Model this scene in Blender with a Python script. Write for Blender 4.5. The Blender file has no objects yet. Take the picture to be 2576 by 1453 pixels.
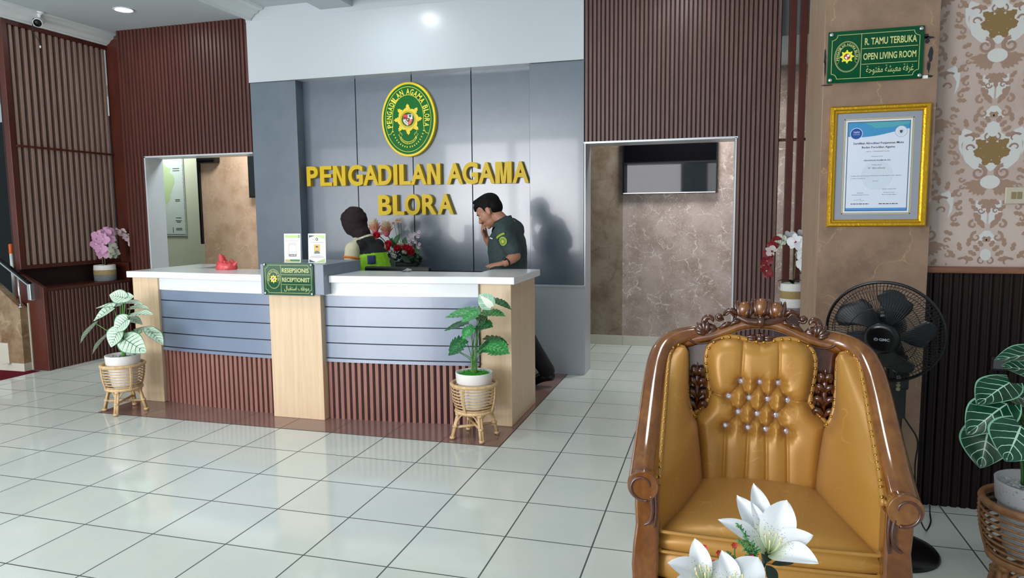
import bpy, bmesh, math, random
import numpy as np
from mathutils import Vector, Matrix, Quaternion, noise

scene = bpy.context.scene
COL = scene.collection
PI = math.pi
random.seed(7)

# ------------------------------------------------------------------ camera
CAM_POS = Vector((3.313, -4.191, 1.469))
RIGHT = Vector((0.9604669753, 0.2782309600, -0.0095248226))
DOWN = Vector((0.0199124240, -0.1027840444, -0.9945043668))
FWD = Vector((-0.2776809004, 0.9549988149, -0.1042609331))
cam = bpy.data.cameras.new('camera')
cam.sensor_fit = 'HORIZONTAL'
cam.sensor_width = 36.0
cam.lens = 36.0 * 1788.996 / 2576.0
cam.clip_start = 0.05
cam.clip_end = 80
cam_ob = bpy.data.objects.new('camera', cam)
m = Matrix.Identity(4)
for i in range(3):
    m[i][0] = RIGHT[i]; m[i][1] = -DOWN[i]; m[i][2] = -FWD[i]; m[i][3] = CAM_POS[i]
cam_ob.matrix_world = m
COL.objects.link(cam_ob)
scene.camera = cam_ob

# ------------------------------------------------------------------ exposure, world, daylight
scene.view_settings.view_transform = 'Standard'
scene.view_settings.look = 'None'
scene.view_settings.exposure = 0.02
scene.view_settings.gamma = 1.0
scene.view_settings.use_curve_mapping = False

world = bpy.data.worlds.new('world')
scene.world = world
world.use_nodes = True
bg = world.node_tree.nodes['Background']
bg.inputs['Color'].default_value = (0.96, 0.97, 1.0, 1)
bg.inputs['Strength'].default_value = 0.45


def area(name, loc, target, sx, sy, power, color=(1, 1, 1), spread=180):
    l = bpy.data.lights.new(name, 'AREA')
    l.shape = 'RECTANGLE'
    l.size = sx; l.size_y = sy
    l.energy = power
    l.color = color
    l.spread = math.radians(spread)
    o = bpy.data.objects.new(name, l)
    o.location = loc
    d = Vector(target) - Vector(loc)
    o.rotation_euler = d.to_track_quat('-Z', 'Y').to_euler()
    COL.objects.link(o)
    return o


DAY = (0.97, 0.968, 1.0)
# daylight through the glazed front of the hall, behind the photographer
for x, w_, p in ((-5.6, 2.6, 120), (-2.6, 1.6, 215), (-0.75, 1.6, 200), (1.5, 1.6, 60), (3.6, 1.2, 20)):
    area('daylight_window', (x, -8.6, 1.7), (x * 0.8, -1.0, 0.9), w_, 3.1, p, DAY)
# unseen spots without fixtures, added to brighten the floor from above
for x, y, p in ((-2.1, -1.1, 70), (0.45, -1.1, 100), (-2.1, -3.7, 70), (0.45, -3.7, 130), (2.9, -1.3, 60)):
    l = bpy.data.lights.new('floor_fill_spot', 'SPOT')
    l.energy = p; l.spot_size = math.radians(120); l.spot_blend = 0.9; l.shadow_soft_size = 0.3; l.color = (1.0, 0.98, 0.98)
    o = bpy.data.objects.new('floor_fill_spot', l); o.location = (x, y, 3.42); COL.objects.link(o)

# ------------------------------------------------------------------ helpers
def lin(h):
    """sRGB hex or 0-255 triple -> linear rgba"""
    if isinstance(h, str):
        h = h.lstrip('#'); h = [int(h[i:i + 2], 16) for i in (0, 2, 4)]
    out = []
    for c in h:
        c /= 255.0
        out.append(c / 12.92 if c <= 0.04045 else ((c + 0.055) / 1.055) ** 2.4)
    return (out[0], out[1], out[2], 1.0)


class NT:
    """tiny node-tree helper"""
    def __init__(s, mat):
        s.t = mat.node_tree; s.n = s.t.nodes; s.b = s.n['Principled BSDF']

    def node(s, typ, **kw):
        n = s.n.new(typ)
        for k, v in kw.items():
            setattr(n, k, v)
        return n

    def link(s, a, b):
        s.t.links.new(a, b)

    def coord(s, scale=(1, 1, 1), rot=(0, 0, 0), loc=(0, 0, 0), out='Object'):
        tc = s.node('ShaderNodeTexCoord'); mp = s.node('ShaderNodeMapping')
        mp.inputs['Scale'].default_value = scale
        mp.inputs['Rotation'].default_value = rot
        mp.inputs['Location'].default_value = loc
        s.link(tc.outputs[out], mp.inputs['Vector'])
        return mp.outputs['Vector']

    def noise(s, vec, scale, detail=4, rough=0.55, dist=0.0):
        n = s.node('ShaderNodeTexNoise')
        n.inputs['Scale'].default_value = scale
        n.inputs['Detail'].default_value = detail
        n.inputs['Roughness'].default_value = rough
        n.inputs['Distortion'].default_value = dist
        if vec is not None: s.link(vec, n.inputs['Vector'])
        return n

    def ramp(s, fac, stops, interp='LINEAR'):
        r = s.node('ShaderNodeValToRGB')
        r.color_ramp.interpolation = interp
        e = r.color_ramp.elements
        while len(e) < len(stops): e.new(0.5)
        for i, (p, c) in enumerate(stops):
            e[i].position = p
            e[i].color = c if len(c) == 4 else (*c, 1)
        s.link(fac, r.inputs['Fac'])
        return r.outputs['Color']

    def mix(s, fac, a, b, blend='MIX'):
        n = s.node('ShaderNodeMix', data_type='RGBA', blend_type=blend)
        for sock, v in ((n.inputs[0], fac), (n.inputs[6], a), (n.inputs[7], b)):
            if hasattr(v, 'links') or hasattr(v, 'is_linked'): s.link(v, sock)
            else: sock.default_value = v
        return n.outputs[2]

    def math(s, op, a, b=None, clamp=False):
        n = s.node('ShaderNodeMath', operation=op, use_clamp=clamp)
        for i, v in enumerate((a, b)):
            if v is None: continue
            if hasattr(v, 'is_linked'): s.link(v, n.inputs[i])
            else: n.inputs[i].default_value = v
        return n.outputs[0]

    def bump(s, height, strength=0.3, dist=0.01):
        n = s.node('ShaderNodeBump')
        n.inputs['Strength'].default_value = strength
        n.inputs['Distance'].default_value = dist
        s.link(height, n.inputs['Height'])
        s.link(n.outputs['Normal'], s.b.inputs['Normal'])


def mat(name, color, rough=0.5, metal=0.0, spec=0.5, coat=0.0, sheen=0.0, sub=0.0, emit=0.0, coat_rough=0.05):
    mm = bpy.data.materials.new(name)
    mm.use_nodes = True
    b = mm.node_tree.nodes['Principled BSDF']
    c = lin(color) if isinstance(color, (str, tuple, list)) and not (isinstance(color, tuple) and len(color) == 4) else color
    b.inputs['Base Color'].default_value = c
    b.inputs['Roughness'].default_value = rough
    b.inputs['Metallic'].default_value = metal
    b.inputs['Specular IOR Level'].default_value = spec
    b.inputs['Coat Weight'].default_value = coat
    b.inputs['Coat Roughness'].default_value = coat_rough
    b.inputs['Sheen Weight'].default_value = sheen
    if sub: b.inputs['Subsurface Weight'].default_value = sub; b.inputs['Subsurface Radius'].default_value = (.02, .01, .006)
    if emit:
        b.inputs['Emission Color'].default_value = c
        b.inputs['Emission Strength'].default_value = emit
    return mm


def speckled(name, c1, c2, scale=30, rough=0.5, stretch=(1, 1, 1), bump=0.0, spec=0.5, coat=0.0, lo=0.35, hi=0.65, detail=4):
    mm = mat(name, c1, rough, spec=spec, coat=coat)
    t = NT(mm)
    n = t.noise(t.coord(stretch), scale, detail)
    t.link(t.ramp(n.outputs['Fac'], [(lo, lin(c1)), (hi, lin(c2))]), t.b.inputs['Base Color'])
    if bump: t.bump(n.outputs['Fac'], bump, 0.004)
    return mm


class MB:
    """mesh builder, world coordinates unless said otherwise"""
    def __init__(s):
        s.v = []; s.f = []; s.m = []; s.s = []

    def add(s, vs, fs, mi=0, sm=False):
        o = len(s.v)
        s.v.extend(tuple(map(float, p)) for p in vs)
        for f in fs:
            s.f.append(tuple(i + o for i in f)); s.m.append(mi); s.s.append(sm)
        return s

    def box(s, x0, x1, y0, y1, z0, z1, mi=0):
        x0, x1 = min(x0, x1), max(x0, x1); y0, y1 = min(y0, y1), max(y0, y1); z0, z1 = min(z0, z1), max(z0, z1)
        v = [(x0, y0, z0), (x1, y0, z0), (x1, y1, z0), (x0, y1, z0), (x0, y0, z1), (x1, y0, z1), (x1, y1, z1), (x0, y1, z1)]
        f = [(0, 3, 2, 1), (4, 5, 6, 7), (0, 1, 5, 4), (1, 2, 6, 5), (2, 3, 7, 6), (3, 0, 4, 7)]
        return s.add(v, f, mi)

    def prism(s, pts, axis, a, b, mi=0, sm=False):
        """2D outline extruded along axis ('x','y','z'); pts are the other two coordinates in xyz order"""
        def P(p, t):
            return {'x': (t, p[0], p[1]), 'y': (p[0], t, p[1]), 'z': (p[0], p[1], t)}[axis]
        n = len(pts)
        v = [P(p, a) for p in pts] + [P(p, b) for p in pts]
        o = len(s.v)
        f = [tuple(range(n)), tuple(range(2 * n - 1, n - 1, -1))]
        s.add(v, f, mi, False)
        s.add([], [], mi)
        for i in range(n):
            j = (i + 1) % n
            s.f.append((o + i, o + n + i, o + n + j, o + j)); s.m.append(mi); s.s.append(sm)
        return s

    def tube(s, path, rad, n=8, mi=0, cap=True, up=None, sm=True, closed=False, flat=1.0):
        """swept tube; rad: scalar or list; flat: scale of the second cross axis"""
        P = [Vector(p) for p in path]
        N = len(P)
        R = [rad] * N if not hasattr(rad, '__len__') else list(rad)
        tang = []
        for i in range(N):
            if closed: d = P[(i + 1) % N] - P[i - 1]
            elif i == 0: d = P[1] - P[0]
            elif i == N - 1: d = P[-1] - P[-2]
            else: d = P[i + 1] - P[i - 1]
            if d.length < 1e-9: d = Vector((0, 0, 1))
            tang.append(d.normalized())
        u = Vector(up) if up else (Vector((0, 0, 1)) if abs(tang[0].z) < 0.9 else Vector((1, 0, 0)))
        vs = []
        prev = None
        for i in range(N):
            t = tang[i]
            if up: a = u - t * u.dot(t)
            else:
                a = (prev if prev is not None else u); a = a - t * a.dot(t)
            if a.length < 1e-6: a = t.orthogonal()
            a.normalize(); b = t.cross(a); prev = a
            fl = flat[i] if hasattr(flat, '__len__') else flat
            for k in range(n):
                an = 2 * PI * k / n
                vs.append(P[i] + (b * math.cos(an) + a * (math.sin(an) * fl)) * R[i])
        fs = []
        rng = N if closed else N - 1
        for i in range(rng):
            i2 = (i + 1) % N
            for k in range(n):
                k2 = (k + 1) % n
                fs.append((i * n + k, i * n + k2, i2 * n + k2, i2 * n + k))
        s.add(vs, fs, mi, sm)
        if cap and not closed:
            o = len(s.v) - N * n
            s.f.append(tuple(o + k for k in range(n - 1, -1, -1))); s.m.append(mi); s.s.append(False)
            s.f.append(tuple(o + (N - 1) * n + k for k in range(n))); s.m.append(mi); s.s.append(False)
        return s

    def lathe(s, prof, c=(0, 0, 0), n=24, mi=0, sm=True, M=None, squash=1.0):
        """prof: (radius, height) list bottom to top, around Z through c"""
        vs = []
        for r, z in prof:
            for k in range(n):
                a = 2 * PI * k / n
                p = Vector((r * math.cos(a), r * math.sin(a) * squash, z))
                if M is not None: p = M @ p
                vs.append((p.x + c[0], p.y + c[1], p.z + c[2]))
        fs = []
        for i in range(len(prof) - 1):
            for k in range(n):
                k2 = (k + 1) % n
                fs.append((i * n + k, i * n + k2, (i + 1) * n + k2, (i + 1) * n + k))
        o = len(s.v)
        s.add(vs, fs, mi, sm)
        if prof[0][0] > 1e-5: s.f.append(tuple(o + k for k in range(n - 1, -1, -1))); s.m.append(mi); s.s.append(False)
        if prof[-1][0] > 1e-5:
            b = o + (len(prof) - 1) * n
            s.f.append(tuple(b + k for k in range(n))); s.m.append(mi); s.s.append(False)
        return s

    def ell(s, c, r, n=14, m=9, mi=0, M=None):
        if not hasattr(r, '__len__'): r = (r, r, r)
        vs = []
        for i in range(m + 1):
            th = PI * i / m - PI / 2
            for k in range(n):
                ph = 2 * PI * k / n
                p = Vector((r[0] * math.cos(th) * math.cos(ph), r[1] * math.cos(th) * math.sin(ph), r[2] * math.sin(th)))
                if M is not None: p = M @ p
                vs.append((p.x + c[0], p.y + c[1], p.z + c[2]))
        fs = []
        for i in range(m):
            for k in range(n):
                k2 = (k + 1) % n
                fs.append((i * n + k, i * n + k2, (i + 1) * n + k2, (i + 1) * n + k))
        return s.add(vs, fs, mi, True)

    def grid(s, rows, mi=0, sm=True, flip=False, closed=False):
        R = len(rows); Cn = len(rows[0])
        vs = [p for r in rows for p in r]
        fs = []
        for i in range(R - 1):
            for k in range(Cn if closed else Cn - 1):
                k2 = (k + 1) % Cn
                q = (i * Cn + k, i * Cn + k2, (i + 1) * Cn + k2, (i + 1) * Cn + k)
                fs.append(q[::-1] if flip else q)
        return s.add(vs, fs, mi, sm)

    def merge(s, o, T=None, mi=None):
        vs = o.v if T is None else [tuple(T @ Vector(p)) for p in o.v]
        b = len(s.v); s.v.extend(vs)
        for f, m_, q in zip(o.f, o.m, o.s):
            s.f.append(tuple(i + b for i in f)); s.m.append(m_ if mi is None else mi); s.s.append(q)
        return s

    def xf(s, T):
        s.v = [tuple(T @ Vector(p)) for p in s.v]; return s


ORG = {}


def mesh_from(name, mb, mats, off=Vector((0, 0, 0)), weld=0.0):
    me = bpy.data.meshes.new(name)
    me.from_pydata([(p[0] - off.x, p[1] - off.y, p[2] - off.z) for p in mb.v], [], mb.f)
    if not isinstance(mats, (list, tuple)): mats = [mats]
    for q in mats: me.materials.append(q)
    me.polygons.foreach_set('material_index', mb.m)
    me.polygons.foreach_set('use_smooth', mb.s)
    me.update()
    bm = bmesh.new(); bm.from_mesh(me)
    if weld: bmesh.ops.remove_doubles(bm, verts=bm.verts, dist=weld)
    bmesh.ops.recalc_face_normals(bm, faces=bm.faces)
    big = [f for f in bm.faces if len(f.verts) > 4]
    if big: bmesh.ops.triangulate(bm, faces=big)
    bm.to_mesh(me); bm.free()
    me.validate()
    return me


def part(name, mb, mats, parent=None, local=False, bevel=0.0, sub=0, weld=0.0, label=None, thick=0.0, seg=2):
    off = Vector((0, 0, 0))
    if parent is not None and not local: off = ORG[parent.name]
    me = mesh_from(name, mb, mats, off, weld)
    o = bpy.data.objects.new(name, me)
    COL.objects.link(o)
    if parent is not None:
        o.parent = parent
        ORG[o.name] = ORG[parent.name]
    else:
        ORG[o.name] = Vector((0, 0, 0))
    if thick:
        q = o.modifiers.new('thickness', 'SOLIDIFY'); q.thickness = thick; q.offset = 0
    if bevel:
        q = o.modifiers.new('bevel', 'BEVEL'); q.width = bevel; q.segments = seg; q.limit_method = 'ANGLE'; q.angle_limit = math.radians(40)
        q.harden_normals = False
    if sub:
        q = o.modifiers.new('subsurf', 'SUBSURF'); q.levels = sub; q.render_levels = sub
    if label: o['label'] = label
    return o


def thing(name, label, cat, loc=(0, 0, 0), rotz=0.0, group=None):
    o = bpy.data.objects.new(name, None)
    o.empty_display_size = 0.1
    o.location = loc; o.rotation_euler = (0, 0, rotz)
    COL.objects.link(o)
    ORG[o.name] = Vector(loc)
    tag(o, label, cat, group)
    return o


def tag(o, label, cat, group=None):
    o['label'] = label; o['category'] = cat
    if group: o['group'] = group
    return o


def solo(name, label, cat, mb, mats, group=None, base=None, **kw):
    """a thing that is one mesh; base: its own origin"""
    if base is not None:
        b = Vector(base); mb.v = [(p[0] - b.x, p[1] - b.y, p[2] - b.z) for p in mb.v]
    o = part(name, mb, mats, **kw)
    if base is not None: o.location = b
    return tag(o, label, cat, group)


def struct(name, mb, mats, parent=None, **kw):
    o = part(name, mb, mats, parent, **kw)
    o['kind'] = 'structure'
    return o


_dg = None


def eval_mesh(o):
    dg = bpy.context.evaluated_depsgraph_get()
    return bpy.data.meshes.new_from_object(o.evaluated_get(dg))


def union(mb, voxel, smooth=3, factor=0.5):
    """voxel union of the closed shapes in mb, smoothed; returns an MB"""
    me = bpy.data.meshes.new('tmp'); me.from_pydata(mb.v, [], mb.f); me.update()
    bm = bmesh.new(); bm.from_mesh(me); bmesh.ops.recalc_face_normals(bm, faces=bm.faces); bm.to_mesh(me); bm.free()
    o = bpy.data.objects.new('tmp', me); COL.objects.link(o)
    q = o.modifiers.new('r', 'REMESH'); q.mode = 'VOXEL'; q.voxel_size = voxel
    if smooth:
        q = o.modifiers.new('s', 'SMOOTH'); q.iterations = smooth; q.factor = factor
    r = eval_mesh(o)
    out = MB()
    out.v = [tuple(v.co) for v in r.vertices]
    out.f = [tuple(p.vertices) for p in r.polygons]
    out.m = [0] * len(out.f); out.s = [True] * len(out.f)
    bpy.data.objects.remove(o); bpy.data.meshes.remove(me); bpy.data.meshes.remove(r)
    return out


_glyph = {}


def glyph(body, bold=0.0, res=3):
    key = (body, bold, res)
    if key not in _glyph:
        c = bpy.data.curves.new('t', 'FONT'); c.body = body; c.size = 1; c.offset = bold; c.resolution_u = res
        o = bpy.data.objects.new('t', c); COL.objects.link(o)
        me = eval_mesh(o)
        v = [(p.co.x, p.co.y) for p in me.vertices]; f = [tuple(q.vertices) for q in me.polygons]
        bpy.data.objects.remove(o); bpy.data.curves.remove(c); bpy.data.meshes.remove(me)
        _glyph[key] = (v, f)
    return _glyph[key]


def edges_once(f):
    cnt = {}
    for p in f:
        for i in range(len(p)):
            a, b = p[i], p[(i + 1) % len(p)]
            k = (min(a, b), max(a, b))
            cnt[k] = None if k in cnt else (a, b)
    return [e for e in cnt.values() if e]


def put_text(mb, body, x0, x1, z0, z1, y, depth=0.0, bold=0.0, mi=0, res=3, fit='both', T=None, align='l'):
    """lettering facing -Y in the rectangle x0..x1, z0..z1, its face at y, going back by depth.
    T maps (x, y, z) on. fit 'h': keeps the proportions from the height"""
    v, f = glyph(body, bold, res)
    if not v: return
    xs = [p[0] for p in v]; ys = [p[1] for p in v]
    ax, bx, ay, by = min(xs), max(xs), min(ys), max(ys)
    sz = (z1 - z0) / max(by - ay, 1e-6)
    sx = (x1 - x0) / max(bx - ax, 1e-6)
    if fit == 'h':
        sx = sz; w = (bx - ax) * sx
        if align == 'c': x0 = (x0 + x1) / 2 - w / 2
        elif align == 'r': x0 = x1 - w
    if fit == 'w':
        sz = sx
    P = [((p[0] - ax) * sx + x0, y, (p[1] - ay) * sz + z0) for p in v]
    Q = list(P)
    F = [tuple(q) for q in f]
    if depth:
        n = len(P)
        Q = P + [(p[0], y + depth, p[2]) for p in P]
        for a, b in edges_once(f): F.append((a, b, b + n, a + n))
    if T is not None: Q = [tuple(T @ Vector(p)) for p in Q]
    mb.add(Q, F, mi)


def lerp(a, b, t): return a + (b - a) * t


def sm(t):
    t = max(0.0, min(1.0, t)); return t * t * (3 - 2 * t)


def interp(pts, t):
    """piecewise linear through pts, t in 0..1 by index"""
    n = len(pts) - 1
    k = min(int(t * n), n - 1); u = t * n - k
    return tuple(lerp(pts[k][i], pts[k + 1][i], u) for i in range(len(pts[0])))


def spline(pts, n):
    """Catmull-Rom through pts, n samples"""
    P = [Vector(p) for p in pts]; N = len(P) - 1
    out = []
    for i in range(n):
        t = i / (n - 1) * N
        k = min(int(t), N - 1); u = t - k
        p0 = P[max(k - 1, 0)]; p1 = P[k]; p2 = P[k + 1]; p3 = P[min(k + 2, N)]
        out.append(0.5 * ((2 * p1) + (p2 - p0) * u + (2 * p0 - 5 * p1 + 4 * p2 - p3) * u * u + (3 * p1 - p0 - 3 * p2 + p3) * u ** 3))
    return out


def spl2(pts, n):
    return [(p.x, p.z) for p in spline([(a, 0, b) for a, b in pts], n)]


def face_to(direction, up=(0, 0, 1)):
    """rotation whose local Z is direction"""
    return Vector(direction).to_track_quat('Z', 'Y').to_matrix().to_4x4()

# ------------------------------------------------------------------ materials of the setting
def tile_material(name, base, alt, grout, rough, var=0.05, groutw=0.0035, bump=True, cloud=(0.8, 0.86, 0.8)):
    mm = mat(name, base, rough, spec=0.5)
    t = NT(mm)
    tc = t.node('ShaderNodeTexCoord'); sp = t.node('ShaderNodeSeparateXYZ')
    t.link(tc.outputs['Object'], sp.inputs[0])
    masks = []; cells = []
    for ax in ('X', 'Y'):
        a = t.math('MULTIPLY', sp.outputs[ax], 2.5)
        a = t.math('ADD', a, 100.0)
        fr = t.math('FRACT', a)
        cells.append(t.math('FLOOR', a))
        d = t.math('MINIMUM', fr, t.math('SUBTRACT', 1.0, fr))
        masks.append(t.math('LESS_THAN', d, groutw * 2.5))
    g = t.math('MAXIMUM', masks[0], masks[1])
    cmb = t.node('ShaderNodeCombineXYZ')
    t.link(cells[0], cmb.inputs[0]); t.link(cells[1], cmb.inputs[1])
    wn = t.node('ShaderNodeTexWhiteNoise'); wn.noise_dimensions = '3D'
    t.link(cmb.outputs[0], wn.inputs['Vector'])
    nz = t.noise(tc.outputs['Object'], 2.3, 5, 0.6)
    c0 = t.ramp(nz.outputs['Fac'], [(0.3, lin(base)), (0.7, lin(alt))])
    dark = t.ramp(wn.outputs['Value'], [(0, (1 - var, 1 - var, 1 - var, 1)), (1, (1, 1, 1, 1))])
    c1 = t.mix(1.0, c0, dark, 'MULTIPLY')
    c2 = t.mix(g, c1, lin(grout))
    t.link(c2, t.b.inputs['Base Color'])
    t.link(t.math('ADD', t.math('MULTIPLY', g, 0.5), rough), t.b.inputs['Roughness'])
    return mm


def wood_material(name, c1, c2, grain=(1, 1, 1), scale=6, rough=0.4, coat=0.0, dist=0.6, c3=None, bump=0.0, spec=0.5):
    mm = mat(name, c1, rough, coat=coat, spec=spec)
    t = NT(mm)
    v = t.coord(grain)
    n = t.noise(v, scale, 6, 0.6, dist)
    n2 = t.noise(v, scale * 6, 3, 0.5)
    f = t.math('ADD', t.math('MULTIPLY', n.outputs['Fac'], 0.75), t.math('MULTIPLY', n2.outputs['Fac'], 0.25))
    st = [(0.35, lin(c1)), (0.62, lin(c2))]
    if c3: st = [(0.3, lin(c1)), (0.5, lin(c2)), (0.68, lin(c3))]
    t.link(t.ramp(f, st), t.b.inputs['Base Color'])
    if bump: t.bump(f, bump, 0.003)
    return mm


def marble_paper(name, base, dark, vein, vscale=2.2, vw=0.02, rough=0.5, fine=0.0, amount=0.8, chips=False):
    """wallpaper printed with broken stone veins"""
    mm = mat(name, base, rough, spec=0.35)
    t = NT(mm)
    v = t.coord()
    nz = t.noise(v, 3.0, 5, 0.6)
    off = t.node('ShaderNodeVectorMath', operation='SCALE')
    t.link(nz.outputs['Color'], off.inputs[0]); off.inputs['Scale'].default_value = 0.35
    ad = t.node('ShaderNodeVectorMath', operation='ADD')
    t.link(v, ad.inputs[0]); t.link(off.outputs[0], ad.inputs[1])
    big = t.noise(v, 4.5, 6, 0.65)
    cb = t.ramp(big.outputs['Fac'], [(0.35, lin(dark)), (0.6, lin(base))])
    vo = t.node('ShaderNodeTexVoronoi', feature='DISTANCE_TO_EDGE')
    vo.inputs['Scale'].default_value = vscale
    t.link(ad.outputs[0], vo.inputs['Vector'])
    m1 = t.ramp(vo.outputs['Distance'], [(0.0, (1, 1, 1, 1)), (vw, (0, 0, 0, 1))])
    br = t.noise(v, 7.0, 3, 0.5)
    m2 = t.ramp(br.outputs['Fac'], [(0.42, (0, 0, 0, 1)), (0.56, (1, 1, 1, 1))])
    mk = t.math('MULTIPLY', t.math('MULTIPLY', m1, m2), amount)
    c = t.mix(mk, cb, lin(vein))
    if fine:
        f1 = t.noise(t.coord((1, 1, 1)), 38, 4, 0.7, 1.8)
        m3 = t.ramp(f1.outputs['Fac'], [(0.575, (0, 0, 0, 1)), (0.63, (1, 1, 1, 1))])
        m4 = t.ramp(nz.outputs['Fac'], [(0.4, (0.15, 0.15, 0.15, 1)), (0.6, (1, 1, 1, 1))])
        c = t.mix(t.math('MULTIPLY', t.math('MULTIPLY', m3, m4), fine), c, lin(vein))
    t.link(c, t.b.inputs['Base Color'])
    return mm


M = {}
M['floor'] = tile_material('glossy_floor_tile', '#D0D9D3', '#DADFD8', '#4A5050', 0.09)
M['strip'] = tile_material('brown_floor_tile', '#86685F', '#90726A', '#4A3834', 0.12, groutw=0.0025)
M['skirt'] = mat('cream_skirting_tile', '#CFCBBB', 0.2)
M['ceiling'] = mat('ceiling_paint', '#CBD4D8', 0.8, spec=0.2)
M['moulding'] = mat('white_moulding', '#E4EAEA', 0.6, spec=0.3)
M['fascia'] = mat('white_laminate', '#C6CFD4', 0.25)
M['grey'] = speckled('grey_laminate', '#5E6B79', '#65717D', 3, 0.24, detail=3, spec=0.8, coat=0.3)
M['grey_lo'] = mat('pale_grey_laminate', '#BCC4CC', 0.35)
M['black_gap'] = mat('black_gap', '#0A0C12', 0.6)
M['slat_l'] = wood_material('red_brown_slats', '#48231B', '#5E3026', (8, 8, 0.6), 5, 0.42)
M['slat_r'] = wood_material('brown_slats', '#5F443E', '#745750', (8, 8, 0.6), 5, 0.42)
M['slat_dk'] = mat('slat_groove', '#2A1614', 0.7)
M['red_wood'] = wood_material('red_brown_board', '#461E14', '#57281D', (1.2, 1.2, 0.4), 4, 0.35)
M['screen'] = wood_material('screen_slat_wood', '#937769', '#A5897D', (6, 6, 0.5), 4, 0.4)
M['planter'] = wood_material('dark_red_ribs', '#4A2822', '#5A322A', (6, 6, 0.5), 4, 0.4)
M['alu'] = mat('aluminium_trim', '#C4CACF', 0.35, 0.6)
M['paper_tv'] = marble_paper('veined_wallpaper', '#B8A69D', '#9C887D', '#E6DDD2', 3.6, 0.02, 0.4, 0.95, 0.9)
M['paper_side'] = marble_paper('mottled_wallpaper', '#9A8B7A', '#7E6A58', '#6A5440', 3.0, 0.05, 0.5, 0.6, 0.5)
M['paper_left'] = marble_paper('beige_textured_wallpaper', '#BFA389', '#AB8D70', '#D4BDA4', 5.0, 0.03, 0.5, 0.4, 0.5)
M['paper_col'] = marble_paper('column_wallpaper', '#947A65', '#7A6353', '#B59873', 2.6, 0.012, 0.35, 0.12, 0.6)
M['col_side'] = wood_material('column_side_paper', '#8F765F', '#A68C74', (9, 9, 0.7), 3, 0.5, dist=1.5)
M['cream'] = mat('cream_wall', '#B9BEA4', 0.7)
M['dado'] = wood_material('dark_dado', '#140B0A', '#1D100E', (8, 8, 0.6), 5, 0.5, spec=0.25)
M['rail'] = wood_material('dado_rail_wood', '#6B4534', '#8A5C44', (0.5, 8, 8), 5, 0.35)
M['dark'] = mat('unlit_room_dark', '#10181A', 0.25)  # near-black colour carries the darkness of the far left room
M['stone'] = marble_paper('brown_stone', '#9C8468', '#6E5238', '#C0A98A', 3.0, 0.06, 0.25, 0.4, 0.5)
M['carpet'] = speckled('red_carpet', '#5C0E1C', '#78182A', 220, 0.95, bump=0.5, spec=0.1)
M['black'] = mat('black_plastic', '#0B0C0E', 0.35)
M['black_gl'] = mat('black_gloss', '#05070A', 0.05)
M['white'] = mat('white_plastic', '#E8EAEA', 0.35)
M['chrome'] = mat('chrome', '#D5D8DC', 0.18, 1.0)
M['paper_base'] = speckled('damask_ground', '#B5A298', '#C2B2A8', 2.5, 0.6, spec=0.3)


def slats(mb, x0, x1, z0, z1, yf, yb, pitch, frac=0.68, cham=0.15):
    """vertical ridges facing -Y over a dark backing; material 0 ridges, 1 backing"""
    n = max(1, int(round((x1 - x0) / pitch))); p = (x1 - x0) / n
    mb.box(x0, x1, yf + 0.012, yb, z0, z1, 1)
    for i in range(n):
        a = x0 + i * p + p * (1 - frac) / 2; b = a + p * frac; c = (b - a) * cham
        mb.prism([(a, yf + 0.0125), (a + c, yf), (b - c, yf), (b, yf + 0.0125)], 'z', z0, z1, 0)


# ------------------------------------------------------------------ floor
mb = MB(); mb.add([(-8, -9, 0), (8, -9, 0), (8, 6, 0), (-8, 6, 0)], [(0, 1, 2, 3)])
struct('floor', mb, M['floor'])
mb = MB(); mb.box(-1.2, 2.0, 0.0, 2.13, 0.0002, 0.0022)
struct('trim_1', mb, M['strip'], bevel=0)

# ------------------------------------------------------------------ ceiling
mb = MB()
mb.box(-8, -1.26, -9, 2.45, 3.45, 3.62)
mb.box(-0.42, -0.08, -9, 2.125, 3.45, 3.62)
mb.box(-8, 8, -9, 6, 3.62, 3.75)
mb.box(-8, 8, 2.42, 6, 2.95, 3.6)
mb.box(-1.27, -0.40, -9, 2.125, 3.53, 3.621)
mb.box(-0.08, 8, -9, 1.72, 3.47, 3.621)
mb.box(-0.08, 8, 1.72, 2.125, 3.56, 3.621)
struct('ceiling', mb, M['ceiling'])


def profile_y(mb, prof, y0, y1):
    mb.prism(prof, 'y', y0, y1, 0)


mb = MB()   # stepped moulding on the edge of the tray, running towards the desk
profile_y(mb, [(-1.30, 3.4495), (-1.29, 3.435), (-1.25, 3.43), (-1.235, 3.412), (-1.20, 3.41), (-1.195, 3.43), (-1.17, 3.445), (-1.15, 3.47), (-1.12, 3.475), (-1.10, 3.50), (-1.06, 3.505), (-1.05, 3.529), (-1.27, 3.529)], -9, 2.118)
profile_y(mb, [(-0.44, 3.529), (-0.44, 3.50), (-0.43, 3.46), (-0.41, 3.45), (-0.41, 3.5299)], -9, 2.118)
struct('trim_2', mb, M['moulding'])
mb = MB()   # cornice along the fascia in the right bay
mb.prism([(1.72, 3.559), (1.72, 3.45), (1.76, 3.44), (1.79, 3.455), (1.82, 3.46), (1.84, 3.485), (1.88, 3.49), (1.90, 3.515), (1.95, 3.52), (1.97, 3.545), (2.02, 3.559)], 'x', -0.079, 6.4)
struct('trim_3', mb, M['moulding'])
mb = MB()   # cornice over the slatted screen
profile_y(mb, [(-3.20, 3.33), (-3.13, 3.335), (-3.115, 3.35), (-3.10, 3.352), (-3.07, 3.385), (-3.035, 3.40), (-3.03, 3.425), (-3.00, 3.432), (-2.995, 3.4499), (-3.20, 3.4499)], -9, 2.25)
struct('trim_4', mb, M['moulding'])

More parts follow.
